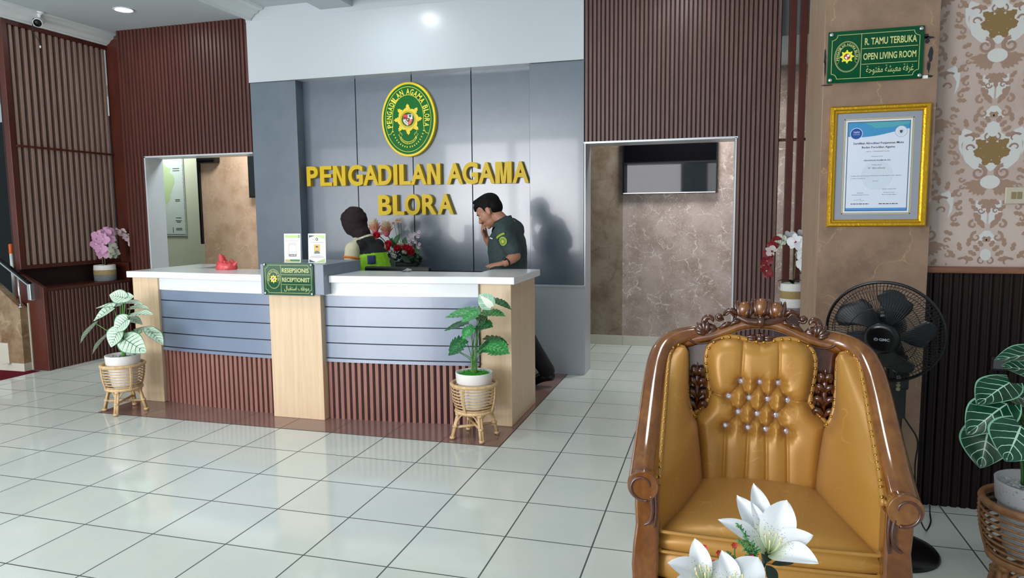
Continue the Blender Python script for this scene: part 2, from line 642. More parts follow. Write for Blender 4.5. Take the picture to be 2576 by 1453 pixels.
# ------------------------------------------------------------------ reception wall
mb = MB()
gx = [-0.74, -0.155, 0.446, 1.053, 1.65]
mb.box(-0.74, 1.65, 2.285, 2.42, 0, 2.87, 1)
for a, b in zip(gx, gx[1:]):
    g0 = 0.0 if a == gx[0] else 0.005
    g1 = 0.0 if b == gx[-1] else 0.005
    mb.box(a + g0, b - g1, 2.27, 2.2845, 0, 2.868, 0)
struct('wall_back', mb, [M['grey'], M['black_gap']])
mb = MB(); mb.box(-1.262, -0.74, 2.14, 2.42, 0, 2.808)
struct('wall_back_left_pilaster', mb, M['grey'], bevel=0.003)
mb = MB(); mb.box(1.65, 2.15, 2.14, 2.42, 0, 2.808)
mb.box(1.60, 2.158, 2.125, 2.1395, 0, 0.815, 1)
mb.box(1.60, 2.162, 2.118, 2.1395, 0.805, 0.825, 1)
struct('wall_back_right_pilaster', mb, [M['grey'], M['grey_lo']], bevel=0.003)
mb = MB(); mb.box(-1.262, 2.15, 2.122, 2.42, 2.81, 3.412)
mb.box(-1.27, 8, 2.126, 2.42, 3.40, 3.62)
struct('wall_fascia', mb, M['fascia'], bevel=0.002)

# slatted walls on both sides of it
mb = MB()
slats(mb, -2.90, -1.264, 2.125, 3.4495, 2.14, 2.37, 0.0465, 0.70)
slats(mb, -2.90, -2.612, 0, 2.125, 2.14, 2.37, 0.0465, 0.70)
struct('wall_left_slats', mb, [M['slat_l'], M['slat_dk']])
mb = MB()
slats(mb, 2.152, 3.44, 2.10, 3.4, 2.14, 2.42, 0.0366, 0.72, 0.1)
slats(mb, 3.44, 3.775, 0, 3.4, 2.14, 2.42, 0.0375, 0.74, 0.1)
struct('wall_right_slats', mb, [M['slat_r'], M['slat_dk']])
mb = MB()   # white linings of the left opening
mb.box(-2.615, -2.60, 2.128, 2.38, 0, 2.12)
mb.box(-2.615, -1.262, 2.128, 2.38, 2.108, 2.124)
struct('trim_5', mb, M['fascia'])
mb = MB()
mb.box(2.151, 3.452, 2.128, 2.43, 2.084, 2.10)
mb.box(3.43, 3.443, 2.128, 2.43, 0, 2.09)
mb.box(2.151, 2.160, 2.15, 2.43, 0, 2.09)
struct('trim_6', mb, M['alu'])

# room behind
mb = MB(); mb.box(2.292, 8, 3.72, 3.86, 0, 2.95)
struct('wall_rear', mb, M['paper_tv'])
mb = MB(); mb.box(0.6, 2.2915, 3.721, 3.86, 0, 2.95)
struct('wall_rear_side', mb, M['paper_side'])
mb = MB()
for i in range(14):
    mb.box(0.7 + i * 0.4 + 0.0015, 1.1 + i * 0.4 - 0.0015, 3.708, 3.7205, 0.001, 0.108)
struct('baseboard_rear', mb, M['skirt'])
mb = MB(); mb.box(-3.215, 0.6, 3.72, 3.86, 0, 2.95)
struct('wall_rear_left', mb, M['paper_left'])
mb = MB(); mb.box(-8, -3.25, 4.35, 4.5, 0, 2.95)
struct('wall_rear_far_left', mb, M['cream'])
mb = MB(); mb.box(0.5, 0.62, 2.43, 3.7195, 0, 2.95)
struct('wall_rear_partition', mb, M['cream'])

# left: board beside the screen, dark sheet standing in for the unlit room beyond the stairs
mb = MB(); mb.box(-3.155, -2.90, 2.25, 2.42, 0, 3.40)
struct('wall_left_board', mb, M['red_wood'])
mb = MB(); mb.box(-8, -3.34, 3.0, 3.1, 0, 2.72)
mb.box(-8, -3.34, 3.0, 3.1, 3.02, 3.45, 1)
mb.box(-8, -3.34, 3.0, 3.1, 2.72, 3.02, 2)
struct('wall_left_far', mb, [M['dark'], M['stone'], M['ceiling']])
mb = MB(); mb.box(-8.1, -8, -9, 6, 0, 3.7)
struct('wall_left', mb, M['ceiling'])

# right: papered column, papered wall over a dark dado
mb = MB()
mb.box(3.785, 4.27, -0.40, 0.26, 0, 3.6, 0)
struct('wall_right_column', mb, M['paper_col'])
mb = MB(); mb.box(3.7805, 3.7848, -0.398, 0.258, 0.0, 3.4)
struct('wall_right_column_side', mb, M['col_side'])
mb = MB(); mb.box(3.83, 4.275, -0.408, -0.4005, 0.001, 0.06); mb.box(4.2705, 4.2755, -0.4, -0.34, 0.001, 0.06)
struct('baseboard_column', mb, M['skirt'])
mb = MB(); mb.box(4.271, 8, -0.28, -0.1, 0, 3.6)
wall_right = struct('wall_right', mb, M['paper_base'])
mb = MB(); slats(mb, 4.271, 6.6, 0.0, 1.168, -0.315, -0.2805, 0.042, 0.8, 0.2)
struct('wall_right_dado', mb, [M['dado'], M['slat_dk']])
mb = MB(); mb.box(4.271, 6.6, -0.34, -0.2805, 1.168, 1.198)
struct('trim_7', mb, M['rail'], bevel=0.006)
mb = MB(); mb.box(6.6, 6.75, -9, -0.1, 0, 3.6)
struct('wall_right_end', mb, M['ceiling'])
# front of the hall behind the photographer: piers between the glazed bays
mb = MB()
for a, b in ((-8, -7.2), (-4.2, -3.5), (-1.76, -1.6), (0.1, 0.65), (2.35, 2.95), (4.25, 8)):
    mb.box(a, b, -9.15, -8.9, 0, 3.7)
mb.box(-8, 8, -9.15, -8.9, 3.3, 3.7)
struct('wall_front', mb, M['ceiling'])
mb = MB(); mb.box(3.776, 8, 2.425, 2.428, 2.95, 3.6)
struct('wall_right_lintel', mb, M['ceiling'])


# ------------------------------------------------------------------ damask print on the papered wall
def damask():
    OCH, TAN, PALE, GREY = 0, 1, 2, 3
    out = MB()

    def leaf(cx, cz, ang, L, W, mi, lobes=3, y=0.0):
        """a lobed leaf as a flat fan"""
        n = 15
        pts = []
        for s_ in (1, -1):
            side = []
            for i in range(n):
                t = i / (n - 1)
                w = W * math.sin(PI * min(1, t * 1.02)) ** 0.7 * (0.55 + 0.5 * abs(math.sin(t * PI * lobes)))
                side.append((t * L, s_ * w))
            pts += side if s_ == 1 else side[::-1]
        ca, sa = math.cos(ang), math.sin(ang)
        out.add([(cx + a * ca - b * sa, y, cz + a * sa + b * ca) for a, b in pts], [tuple(range(len(pts)))], mi)

    def curl(cx, cz, r, a0, turns, w, mi, y=0.0, sgn=1):
        n = 14
        A = []; B = []
        for i in range(n):
            t = i / (n - 1); a = a0 + sgn * turns * 2 * PI * t; rr = r * (1 - 0.75 * t); ww = w * (1 - 0.55 * t)
            A.append((cx + (rr + ww) * math.cos(a), y, cz + (rr + ww) * math.sin(a)))
            B.append((cx + (rr - ww) * math.cos(a), y, cz + (rr - ww) * math.sin(a)))
        out.grid([A, B], mi, False)

    def blob(pts, mi, y):
        out.add([(a, y, b) for a, b in pts], [tuple(range(len(pts)))], mi)

    # pale medallion ground
    for s_ in (1, -1):
        blob([(0, .185), (s_ * .03, .17), (s_ * .035, .13), (s_ * .07, .11), (s_ * .10, .125), (s_ * .12, .10), (s_ * .125, .05), (s_ * .11, .0), (s_ * .08, -.03), (s_ * .05, -.05), (s_ * .03, -.03), (0, -.05)], PALE, 0)
        blob([(s_ * .085, .14), (s_ * .12, .155), (s_ * .142, .12), (s_ * .138, .06), (s_ * .12, .02), (s_ * .128, .08), (s_ * .112, .11), (s_ * .09, .12)], PALE, -.0003)
    # ochre flower
    for k in range(7):
        a = PI / 2 + k * 2 * PI / 7
        leaf(0, .045, a, .088 if k in (0, 1, 6) else .075, .026, OCH, 4, -.0008 - k * .00003)
    for s_ in (1, -1):
        leaf(0, .03, PI / 2 - s_ * 1.35, .08, .026, OCH, 3, -.0011)
        # outer frond of the medallion
        for k in range(7):
            t = k / 6
            a = lerp(1.25, -0.9, t)
            x = s_ * (.045 + .1 * math.cos(a)); z = .06 + .125 * math.sin(a)
            ang = a if s_ == 1 else PI - a
            leaf(x, z, ang + s_ * .45, .045, .012, TAN, 2, -.0005 - k * .00002)
        curl(s_ * .165, .14, .018, PI / 2, .9, .006, TAN, -.0006, s_)
        curl(s_ * .17, .075, .018, PI / 2, .9, .006, TAN, -.0006, s_)
        curl(s_ * .15, .02, .016, PI / 2, .9, .006, TAN, -.0006, s_)
        curl(s_ * .095, .06, .022, PI if s_ == 1 else 0, .7, .005, GREY, -.0009, -s_)
        curl(s_ * .09, .10, .03, .6 if s_ == 1 else PI - .6, .5, .006, GREY, -.0009, s_)
        # big inward scrolls below
        curl(s_ * .05, -.055, .036, PI / 2, 1.25, .008, TAN, -.001, s_)
        curl(s_ * .052, -.056, .030, PI / 2, 1.2, .003, GREY, -.0012, s_)
        # fan of tan leaves
        for k in range(6):
            a = lerp(-0.15, -1.45, k / 5)
            leaf(s_ * .022, -.095, a if s_ == 1 else PI - a, lerp(.095, .07, k / 5), .014, TAN, 3, -.0004 - k * .00002)
        curl(s_ * .12, -.085, .014, 0, .9, .006, TAN, -.0006, s_)
        curl(s_ * .118, -.12, .012, 0, .9, .005, TAN, -.0006, s_)
        # lower stem pieces
        blob([(s_ * .004, -.205), (s_ * .052, -.185), (s_ * .055, -.24), (s_ * .03, -.275), (s_ * .004, -.3)], PALE, -.0002)
        for k in range(4):
            leaf(s_ * lerp(.058, .012, k / 3), lerp(-.205, -.3, k / 3), (lerp(.9, .5, k / 3) if s_ == 1 else PI - lerp(.9, .5, k / 3)), .04, .011, TAN, 2, -.0006 - k * .00003)
        leaf(s_ * .012, -.32, 1.0 if s_ == 1 else PI - 1.0, .09, .014, TAN, 4, -.0007)
        curl(s_ * .06, -.30, .02, PI / 2, .9, .007, TAN, -.0008, -s_)
        curl(s_ * .045, -.36, .024, PI / 2, 1.0, .007, TAN, -.0008, -s_)
        curl(s_ * .03, -.235, .015, 0, 1.1, .004, GREY, -.001, s_)
        blob([(0, -.33), (s_ * .012, -.33), (s_ * .05, -.375), (s_ * .03, -.395), (0, -.36)], PALE, -.0003)
        # spire under the next medallion
        for k in range(5):
            t = k / 4
            leaf(s_ * lerp(.004, .05, t), lerp(-.385, -.47, t), (lerp(1.3, .3, t) if s_ == 1 else PI - lerp(1.3, .3, t)), lerp(.03, .048, t), .012, TAN, 2, -.0006 - k * .00003)
        curl(s_ * .016, -.475, .02, PI / 2, .8, .004, GREY, -.001, -s_)
    for k in range(5):
        a = lerp(-.35, -PI + .35, k / 4)
        leaf(0, -.185, a, .05 if k != 2 else .065, .014, TAN, 3, -.0009 - k * .00003)
    blob([(.042 * math.cos(k * PI / 8), -.1 + .032 * math.sin(k * PI / 8)) for k in range(16)], PALE, -.0013)
    blob([(.024 * math.cos(k * PI / 8), -.445 + .028 * math.sin(k * PI / 8)) for k in range(16)], PALE, -.0013)
    return out


DM = [mat('damask_ochre', '#84693E', 0.6), mat('damask_tan', '#9B7F6D', 0.6), mat('damask_pale', '#CBCCC8', 0.5), mat('damask_grey', '#94776B', 0.6)]
one = damask()
mb = MB()
PER = 0.585
for i, (x, z) in enumerate([(4.545, 2.285), (4.545 - 0.29, 2.285 - PER / 2), (4.545 + 0.29, 2.285 - PER / 2), (5.125, 2.285), (5.415, 2.285 - PER / 2)]):
    for k in range(-1, 3):
        c = MB(); c.merge(one)
        zz = z - k * PER
        f2 = []
        mb_v = [(p[0] + x, p[1] - 0.2808, p[2] + zz) for p in c.v]
        keep = []
        for f, m_ in zip(c.f, c.m):
            zs = [mb_v[q][2] for q in f]; xs_ = [mb_v[q][0] for q in f]
            if min(zs) > 1.2 and min(xs_) > 4.272 and max(zs) < 3.5: keep.append((f, m_))
        b = len(mb.v); mb.v.extend(mb_v)
        for f, m_ in keep: mb.f.append(tuple(q + b for q in f)); mb.m.append(m_); mb.s.append(False)
o = part('damask_pattern', mb, DM, wall_right)
o['kind'] = 'structure'

# dark adhesive left around the plaque on the column
mb = MB()
R_ = random.Random(3)
for (x, z, w, h) in ((4.225, 2.262, .035, .008), (4.238, 2.18, .012, .04), (4.232, 2.13, .008, .03), (4.238, 2.088, .018, .008), (3.786, 2.2, .006, .05), (3.788, 2.15, .005, .05), (3.80, 2.072, .03, .005), (4.216, 2.272, .012, .012), (4.222, 2.247, .01, .014)):
    n = 12
    mb.add([(x + math.cos(2 * PI * k / n) * w * R_.uniform(.5, 1.1), -0.4012, z + math.sin(2 * PI * k / n) * h * R_.uniform(.5, 1.1)) for k in range(n)], [tuple(range(n))])
o = struct('adhesive_marks', mb, mat('dried_adhesive', '#1A1A1E', 0.6), bpy.data.objects['wall_right_column'])
mb = MB(); mb.box(4.205, 4.23, -0.404, -0.4003, 2.078, 2.092)
struct('masking_tape', mb, M['white'], bpy.data.objects['wall_right_column'])

# ------------------------------------------------------------------ ceiling lamps and camera
def downlight(x, y, z, label):
    t = thing('ceiling_downlight', label, 'ceiling light', (x, y, z))
    mb = MB(); mb.tube([(x + .084 * math.cos(q), y + .084 * math.sin(q), z - .004) for q in [2 * PI * i / 36 for i in range(36)]], .011, 8, closed=True, flat=.35, up=(0, 0, 1))
    part('rim', mb, M['white'], t)
    mb = MB(); mb.lathe([(.001, -.003), (.072, -.003)], (x, y, z), 28)
    part('diffuser', mb, mat('lamp_diffuser', '#FFFFFF', 0.4, emit=6), t)
    l = bpy.data.lights.new('downlight_glow', 'AREA')
    l.shape = 'DISK'; l.size = 0.14; l.energy = 4; l.color = (0.96, 0.98, 1.0); l.spread = math.radians(180)
    o = bpy.data.objects.new('downlight_glow', l); o.location = (0, 0, -0.006); o.parent = t
    COL.objects.link(o)


downlight(-2.19, 1.54, 3.449, 'round recessed ceiling light near the slatted screen, lit')
downlight(0.45, 1.46, 3.469, 'round recessed ceiling light above the middle of the white fascia')
downlight(2.95, 1.46, 3.469, 'round recessed ceiling light above the brown slatted wall beside the column')
for x, y, p in ((3.0, 3.05, 40), (-2.2, 3.05, 44), (-4.2, 3.8, 34)):  # unseen area lights added to brighten the rear rooms
    l = bpy.data.lights.new('rear_room_fill', 'AREA'); l.shape = 'DISK'; l.size = 0.6; l.energy = p; l.color = (0.95, 0.98, 1)
    o = bpy.data.objects.new('rear_room_fill', l); o.location = (x, y, 2.93); COL.objects.link(o)

t = thing('security_camera', 'white bullet security camera with black lens under the left ceiling cornice', 'camera', (-3.02, 1.36, 3.449))
mb = MB(); mb.lathe([(.012, -.062), (.014, -.03), (.03, -.018), (.05, -.010), (.052, -.0005)], (-3.02, 1.36, 3.449), 20)
part('mount', mb, M['white'], t)
d = Vector((0.5, -0.75, -0.42)).normalized()
R4 = face_to(d)
mb = MB(); mb.lathe([(.030, -.05), (.036, -.045), (.036, .06), (.041, .062), (.041, .085), (.036, .085)], Vector((-3.02, 1.36, 3.365)), 20, M=R4)
part('housing', mb, M['white'], t)
mb = MB(); mb.lathe([(.001, .0875), (.036, .0872), (.0365, .07)], Vector((-3.02, 1.36, 3.365)), 20, M=R4)
mb.ell(Vector((-3.02, 1.36, 3.365)) + d * .087, .014, 10, 6, 1)
part('lens', mb, [M['black_gl'], M['black']], t)
mb = MB(); mb.tube(spline([(-3.05, 1.34, 3.44), (-3.07, 1.33, 3.36), (-3.08, 1.33, 3.27), (-3.06, 1.36, 3.2), (-3.05, 1.37, 3.14)], 14), .004, 6)
mb.ell((-3.05, 1.37, 3.13), (.008, .008, .014), 8, 6, 1)
part('cable', mb, [M['black'], M['white']], t)

# ------------------------------------------------------------------ reception desk
M['oak'] = wood_material('pale_oak_laminate', '#D8BA94', '#E2C9A8', (10, 10, 0.35), 4, 0.35, dist=0.3)
M['slab'] = mat('white_counter_laminate', '#E6EAED', 0.22)
M['desk_grey'] = mat('blue_grey_panel', '#75839A', 0.22, spec=0.9, coat=0.5, coat_rough=0.2)
M['desk_slat'] = wood_material('desk_slats', '#85574C', '#9B6A60', (8, 8, 0.6), 5, 0.4)
M['box_grey'] = mat('grey_box_laminate', '#87909E', 0.3)
M['groove'] = mat('dark_groove', '#1C2436', 0.6)


def bow(x, base=0.295):
    return base + 0.115 * ((x - 0.40) / 1.35) ** 2


desk = thing('reception_desk', 'long white topped reception desk with grey panels and oak pillars', 'desk', (0.4, 0.6, 0))
for (x0, x1, y0, y1) in ((-1.165, -0.925, 0.385, 1.2), (1.735, 1.962, 0.430, 1.083)):
    mb = MB(); mb.box(x0, x1, y0, y1, 0.0025, 1.0)
    part('end_pillar', mb, M['oak'], desk, bevel=0.003)
mb = MB(); mb.box(0.183, 0.605, 0.245, 0.80, 0.0025, 0.918)
part('centre_pillar', mb, M['oak'], desk, bevel=0.003)
zs = [0.905, 0.823, 0.686, 0.562, 0.452]
for (xa, xb) in ((-0.9245, 0.1825), (0.6055, 1.7345)):
    N = 14
    xs = [lerp(xa, xb, i / N) for i in range(N + 1)]
    mb = MB()
    for k in range(4):
        z1 = zs[k] - (0.004 if k else 0); z0 = zs[k + 1] + 0.004
        for i in range(N):
            a, b = xs[i], xs[i + 1]
            mb.prism([(a, bow(a)), (b, bow(b)), (b, bow(b) + .03), (a, bow(a) + .03)], 'z', z0, z1, 0)
    for i in range(N):
        a, b = xs[i], xs[i + 1]
        mb.prism([(a, bow(a) + .012), (b, bow(b) + .012), (b, bow(b) + .05), (a, bow(a) + .05)], 'z', 0.425, 0.905, 1)
        mb.prism([(a, bow(a) - .006), (b, bow(b) - .006), (b, bow(b) + .03), (a, bow(a) + .03)], 'z', 0.425, 0.4485, 0)
    part('front_panel', mb, [M['desk_grey'], M['groove']], desk, weld=1e-4)
    mb = MB()
    n = int(round((xb - xa) / 0.045)); p = (xb - xa) / n
    for i in range(n):
        a = xa + i * p + p * .16; b = a + p * .68
        y = bow((a + b) / 2) + .006
        mb.prism([(a, y + .012), (a + .003, y), (b - .003, y), (b, y + .012)], 'z', 0.0025, 0.424, 0)
        mb.prism([(xa + i * p, y + .012), (xa + (i + 1) * p, y + .012), (xa + (i + 1) * p, y + .03), (xa + i * p, y + .03)], 'z', 0.0025, 0.424, 1)
    part('slatted_skirt', mb, [M['desk_slat'], M['slat_dk']], desk)
    mb = MB()
    for i in range(N):
        a, b = xs[i], xs[i + 1]
        mb.prism([(a, bow(a) - .004), (b, bow(b) - .004), (b, bow(b) + .06), (a, bow(a) + .06)], 'z', 0.9055, 1.0, 0)
    part('apron', mb, M['slab'], desk, weld=1e-4)
mb = MB(); mb.box(-0.85, 1.35, 0.8005, 1.12, 0.70, 0.735)
part('inner_shelf', mb, M['box_grey'], desk)
mb = MB(); mb.box(0.155, 0.665, 0.200, 0.74, 0.9185, 1.132)
part('raised_box', mb, M['box_grey'], desk, bevel=0.003)


def slab(name, outline, label):
    mb = MB(); mb.prism(outline, 'z', 1.0005, 1.05)
    o = solo(name, label, 'countertop', mb, M['slab'], bevel=0.004)
    return o


def front_edge(xa, xb, n=10):
    return [(lerp(xa, xb, i / n), min(bow(lerp(xa, xb, i / n)), .40) - .038) for i in range(n + 1)]


slab('countertop', front_edge(-1.2, 0.154) + [(0.154, 0.735), (-0.86, 0.735), (-0.86, 1.21), (-1.2, 1.21)], 'white counter slab left of the grey raised box, red bag on it')
slab('countertop', front_edge(0.666, 2.005) + [(2.005, 1.085), (1.64, 1.085), (1.64, 0.735), (0.666, 0.735)], 'white counter slab right of the grey raised box, man leaning on it')


# ------------------------------------------------------------------ emblem, built once and reused at different sizes
def emblem(h, w, col, lines=True, text='PENGADILAN AGAMA BLORA', simple=False):
    """flat oval badge facing -Y centred on the origin; returns dict of MBs.
    layers step forward in y by lay"""
    a, b = w / 2, h / 2
    lay = h * 0.004
    out = {}

    def ring(mb, ra, rb, rc, rd, y, n=64, mi=0):
        A = [(ra * math.cos(2 * PI * i / n), y, rb * math.sin(2 * PI * i / n)) for i in range(n)]
        B = [(rc * math.cos(2 * PI * i / n), y, rd * math.sin(2 * PI * i / n)) for i in range(n)]
        mb.grid([A, B], mi, False, closed=True)

    def strip(mb, pts, w_, y, mi=0):
        A = []; B = []
        for i, p in enumerate(pts):
            q0 = pts[max(i - 1, 0)]; q1 = pts[min(i + 1, len(pts) - 1)]
            dx, dz = q1[0] - q0[0], q1[1] - q0[1]; L = math.hypot(dx, dz) or 1
            A.append((p[0] - dz / L * w_, y, p[1] + dx / L * w_)); B.append((p[0] + dz / L * w_, y, p[1] - dx / L * w_))
        mb.grid([A, B], mi, False)

    # outlines
    mb = MB()
    if lines:
        ring(mb, a * .90, b * .922, a * .915, b * .935, -lay)
        arch = []
        for i in range(41):
            t = lerp(-0.52, PI + 0.52, i / 40)
            arch.append((a * .615 * math.cos(t), b * .07 + b * .63 * math.sin(t)))
        arch = [(a * .80, b * -.42), (a * .70, b * -.40), (a * .625, b * -.30)] + [(x, z) for x, z in arch if z > b * -.12] + [(-a * .625, b * -.30), (-a * .70, b * -.40), (-a * .80, b * -.42)]
        strip(mb, arch, h * .0035, -lay)
    if text:
        n = len(text)
        adv = [1.0] * n
        ws = {'I': .55, ' ': .6, 'M': 1.25, 'A': 1.05}
        adv = [ws.get(c, 1.0) for c in text]
        tot = sum(adv); acc = 0
        # arc length along the ellipse of the lettering
        ea, eb = a * .755, b * .775
        ts = [lerp(PI + .34, -.34, i / 400) for i in range(401)]
        P = [(ea * math.cos(t), b * .02 + eb * math.sin(t)) for t in ts]
        L = [0]
        for i in range(400): L.append(L[-1] + math.hypot(P[i + 1][0] - P[i][0], P[i + 1][1] - P[i][1]))
        for c, ad in zip(text, adv):
            s_ = (acc + ad / 2) / tot * L[-1]; acc += ad
            if c == ' ': continue
            i = min(range(401), key=lambda q: abs(L[q] - s_))
            i0, i1 = max(i - 6, 0), min(i + 6, 400)
            ang = math.atan2(P[i1][1] - P[i0][1], P[i1][0] - P[i0][0])
            T = Matrix.Translation((P[i][0], 0, P[i][1])) @ Matrix.Rotation(-ang, 4, 'Y')
            hh = b * .082; wd = L[-1] / tot * ad * .40
            put_text(mb, c, -wd, wd, -hh, hh, -lay * 1.2, bold=.02, res=2, T=T)
    # wreath and ribbon
    if lines and not simple:
        for s_ in (1, -1):
            for k in range(9):
                t = k / 8
                an = lerp(-PI / 2 + .06, -.42, t)
                x = s_ * a * .66 * math.cos(an) * 1.0; z = b * -.05 + b * .74 * math.sin(an)
                for q in (.55, -.55):
                    dirn = (an + PI / 2) if s_ == 1 else PI - (an + PI / 2)
                    e = dirn + q
                    l_, w_ = h * .021, h * .008
                    ca, sa = math.cos(e), math.sin(e)
                    pts = [(0, 0), (l_ * .5, w_), (l_, 0), (l_ * .5, -w_)]
                    mb.add([(x + u * ca - v * sa, -lay, z + u * sa + v * ca) for u, v in pts], [(0, 1, 2, 3)])
        r0 = [(a * .31 * math.cos(t), b * -.42 + b * .22 * math.sin(t)) for t in [lerp(PI + .25, 2 * PI - .25, i / 16) for i in range(17)]]
        r1 = [(a * .31 * 1.12 * math.cos(t), b * -.45 + b * .25 * math.sin(t)) for t in [lerp(PI + .25, 2 * PI - .25, i / 16) for i in range(17)]]
        strip(mb, r0, h * .003, -lay); strip(mb, r1, h * .003, -lay)
        for s_ in (1, -1):
            strip(mb, [(s_ * a * .30, b * -.48), (s_ * a * .33, b * -.52)], h * .003, -lay)
            strip(mb, [(s_ * a * .25, b * -.46), (s_ * a * .25, b * -.42), (s_ * a * .36, b * -.33), (s_ * a * .33, b * -.42), (s_ * a * .40, b * -.42), (s_ * a * .30, b * -.52)], h * .003, -lay)
        for i, c in enumerate('DHARMMAYUKTI'):
            t = lerp(PI + .45, 2 * PI - .45, i / 11)
            x, z = a * .33 * math.cos(t), b * -.435 + b * .235 * math.sin(t)
            T = Matrix.Translation((x, 0, z)) @ Matrix.Rotation(-(t + PI / 2), 4, 'Y')
            put_text(mb, c, -h * .0085, h * .0085, -h * .009, h * .009, -lay * 1.2, res=1, T=T, bold=.01)
    out['lettering'] = mb
    # sun ring of eight flames
    mb = MB()
    r = h * .118
    ring(mb, r * .82, r * .82, r * 1.22, r * 1.22, -lay * 1.6, 40)
    for k in range(8):
        an = k * PI / 4 + .25
        pts = [(-.55, 1.12), (-.25, 1.30), (.0, 1.42), (.12, 1.40), (.18, 1.66), (.45, 1.86), (.50, 1.66), (.62, 1.62), (.56, 1.42), (.66, 1.22), (.45, 1.08), (0, 1.0)]
        ca, sa = math.cos(an), math.sin(an)
        mb.add([(r * (u * ca - v * sa), -lay * 1.5, r * (u * sa + v * ca)) for u, v in pts], [tuple(range(len(pts)))])
    out['sun'] = mb
    # shield: mats 0 red 1 white 2 black 3 gold 4 green
    mb = MB()
    y = -lay * 2.4
    q = r * .62
    mb.add([(-q, y, q * .95), (0, y, q * .95), (0, y, 0), (-q, y, 0)], [(0, 1, 2, 3)], 0)
    mb.add([(0, y, q * .95), (q, y, q * .95), (q, y, 0), (0, y, 0)], [(0, 1, 2, 3)], 1)
    lowl = [(-q, 0), (0, 0), (0, -q * 1.25), (-q * .35, -q * 1.08), (-q * .75, -q * .75), (-q, -q * .35)]
    mb.add([(p[0], y, p[1]) for p in lowl], [tuple(range(6))], 1)
    mb.add([(-p[0], y, p[1]) for p in lowl], [tuple(range(6))], 0)
    if not simple:
        mb.add([(-q * .36, y - lay, q * .25), (q * .36, y - lay, q * .25), (q * .36, y - lay, -q * .2), (0, y - lay, -q * .5), (-q * .36, y - lay, -q * .2)], [tuple(range(5))], 2)
        st = []
        for k in range(10):
            rr = q * (.27 if k % 2 == 0 else .11); an = PI / 2 + k * PI / 5
            st.append((rr * math.cos(an), y - 2 * lay, q * -.06 + rr * math.sin(an)))
        mb.add(st, [tuple(range(10))], 3)
        # tree, bull, chain, rice ear
        mb.add([(q * .5 + q * .3 * math.cos(k * PI / 6), y - lay, q * .66 + q * .22 * math.sin(k * PI / 6)) for k in range(12)], [tuple(range(12))], 4)
        mb.add([(q * .45, y - lay, q * .2), (q * .55, y - lay, q * .2), (q * .55, y - lay, q * .6), (q * .45, y - lay, q * .6)], [(0, 1, 2, 3)], 4)
        mb.add([(u * q, y - lay, v * q) for u, v in ((-.95, .6), (-.8, .42), (-.62, .5), (-.5, .42), (-.3, .45), (-.32, .3), (-.42, .15), (-.5, .28), (-.7, .25), (-.82, .05), (-.85, .35))], [tuple(range(11))], 2)
        A = [(q * .5 + q * .33 * math.cos(t) * .6 + q * .12 * math.sin(t), y - lay, -q * .5 + q * .42 * math.sin(t)) for t in [2 * PI * i / 16 for i in range(16)]]
        B = [(q * .5 + q * .2 * math.cos(t) * .6 + q * .07 * math.sin(t), y - lay, -q * .5 + q * .26 * math.sin(t)) for t in [2 * PI * i / 16 for i in range(16)]]
        mb.grid([A, B], 3, False, closed=True)
        strip(mb, [(-q * .85, -q * .3), (-q * .7, -q * .55), (-q * .4, -q * .85), (-q * .15, -q * 1.0)], q * .05, y - lay, 3)
        strip(mb, [(-q * .6, -q * .2), (-q * .45, -q * .45), (-q * .15, -q * .75)], q * .05, y - lay, 4)
    out['shield'] = mb
    mb = MB()
    ring(mb, r * .86, r * .86, r * .90, r * .90, -lay * 2, 40); ring(mb, r * 1.0, r * 1.0, r * 1.03, r * 1.03, -lay * 2, 40)
    out['ringline'] = mb
    return out


M['sign_yellow'] = mat('sign_yellow', '#F0D400', 0.35)
M['sign_green'] = mat('sign_green', '#006B24', 0.45, spec=.2)
M['lemon'] = mat('emblem_lemon', '#F2EC3A', 0.4)
M['letter_yellow'] = mat('letter_yellow', '#E2BF00', 0.4, spec=.3)
SH = [mat('shield_red', '#D8343C', 0.4), mat('shield_white', '#F2F2F0', 0.4), mat('shield_black', '#141414', 0.4), mat('shield_gold', '#F0C070', 0.4), mat('shield_green', '#0A6A3C', 0.4)]

EC = Vector((0.425, 2.225, 2.385))
t = thing('court_emblem', 'oval green and yellow emblem with shield on the grey wall above the letters', 'emblem', EC)
mb = MB()
n = 72
prof = [(0.0, 0.0), (.985, 0.0), (1.0, .004), (1.0, .0445)]
for r0, y in prof[1:]:
    pass
A = [[(EC.x + .283 * r0 * math.cos(2 * PI * i / n), EC.y + y, EC.z + .353 * r0 * math.sin(2 * PI * i / n)) for i in range(n)] for r0, y in prof[1:]]
mb.grid(A, 0, False, closed=True)
mb.add(A[0], [tuple(range(n))], 0)
part('yellow_rim', mb, M['sign_yellow'], t)
mb = MB()
mb.add([(EC.x + .262 * math.cos(2 * PI * i / n), EC.y - .0012, EC.z + .330 * math.sin(2 * PI * i / n)) for i in range(n)], [tuple(range(n))])
part('green_face', mb, M['sign_green'], t)
em = emblem(.66, .524, None)
for k, nm, mm in (('lettering', 'lettering', M['lemon']), ('sun', 'sun_motif', M['sign_yellow']), ('shield', 'shield', SH), ('ringline', 'ring_line', M['sign_green'])):
    em[k].xf(Matrix.Translation((EC.x, EC.y - .002, EC.z)))
    part(nm, em[k], mm, t)

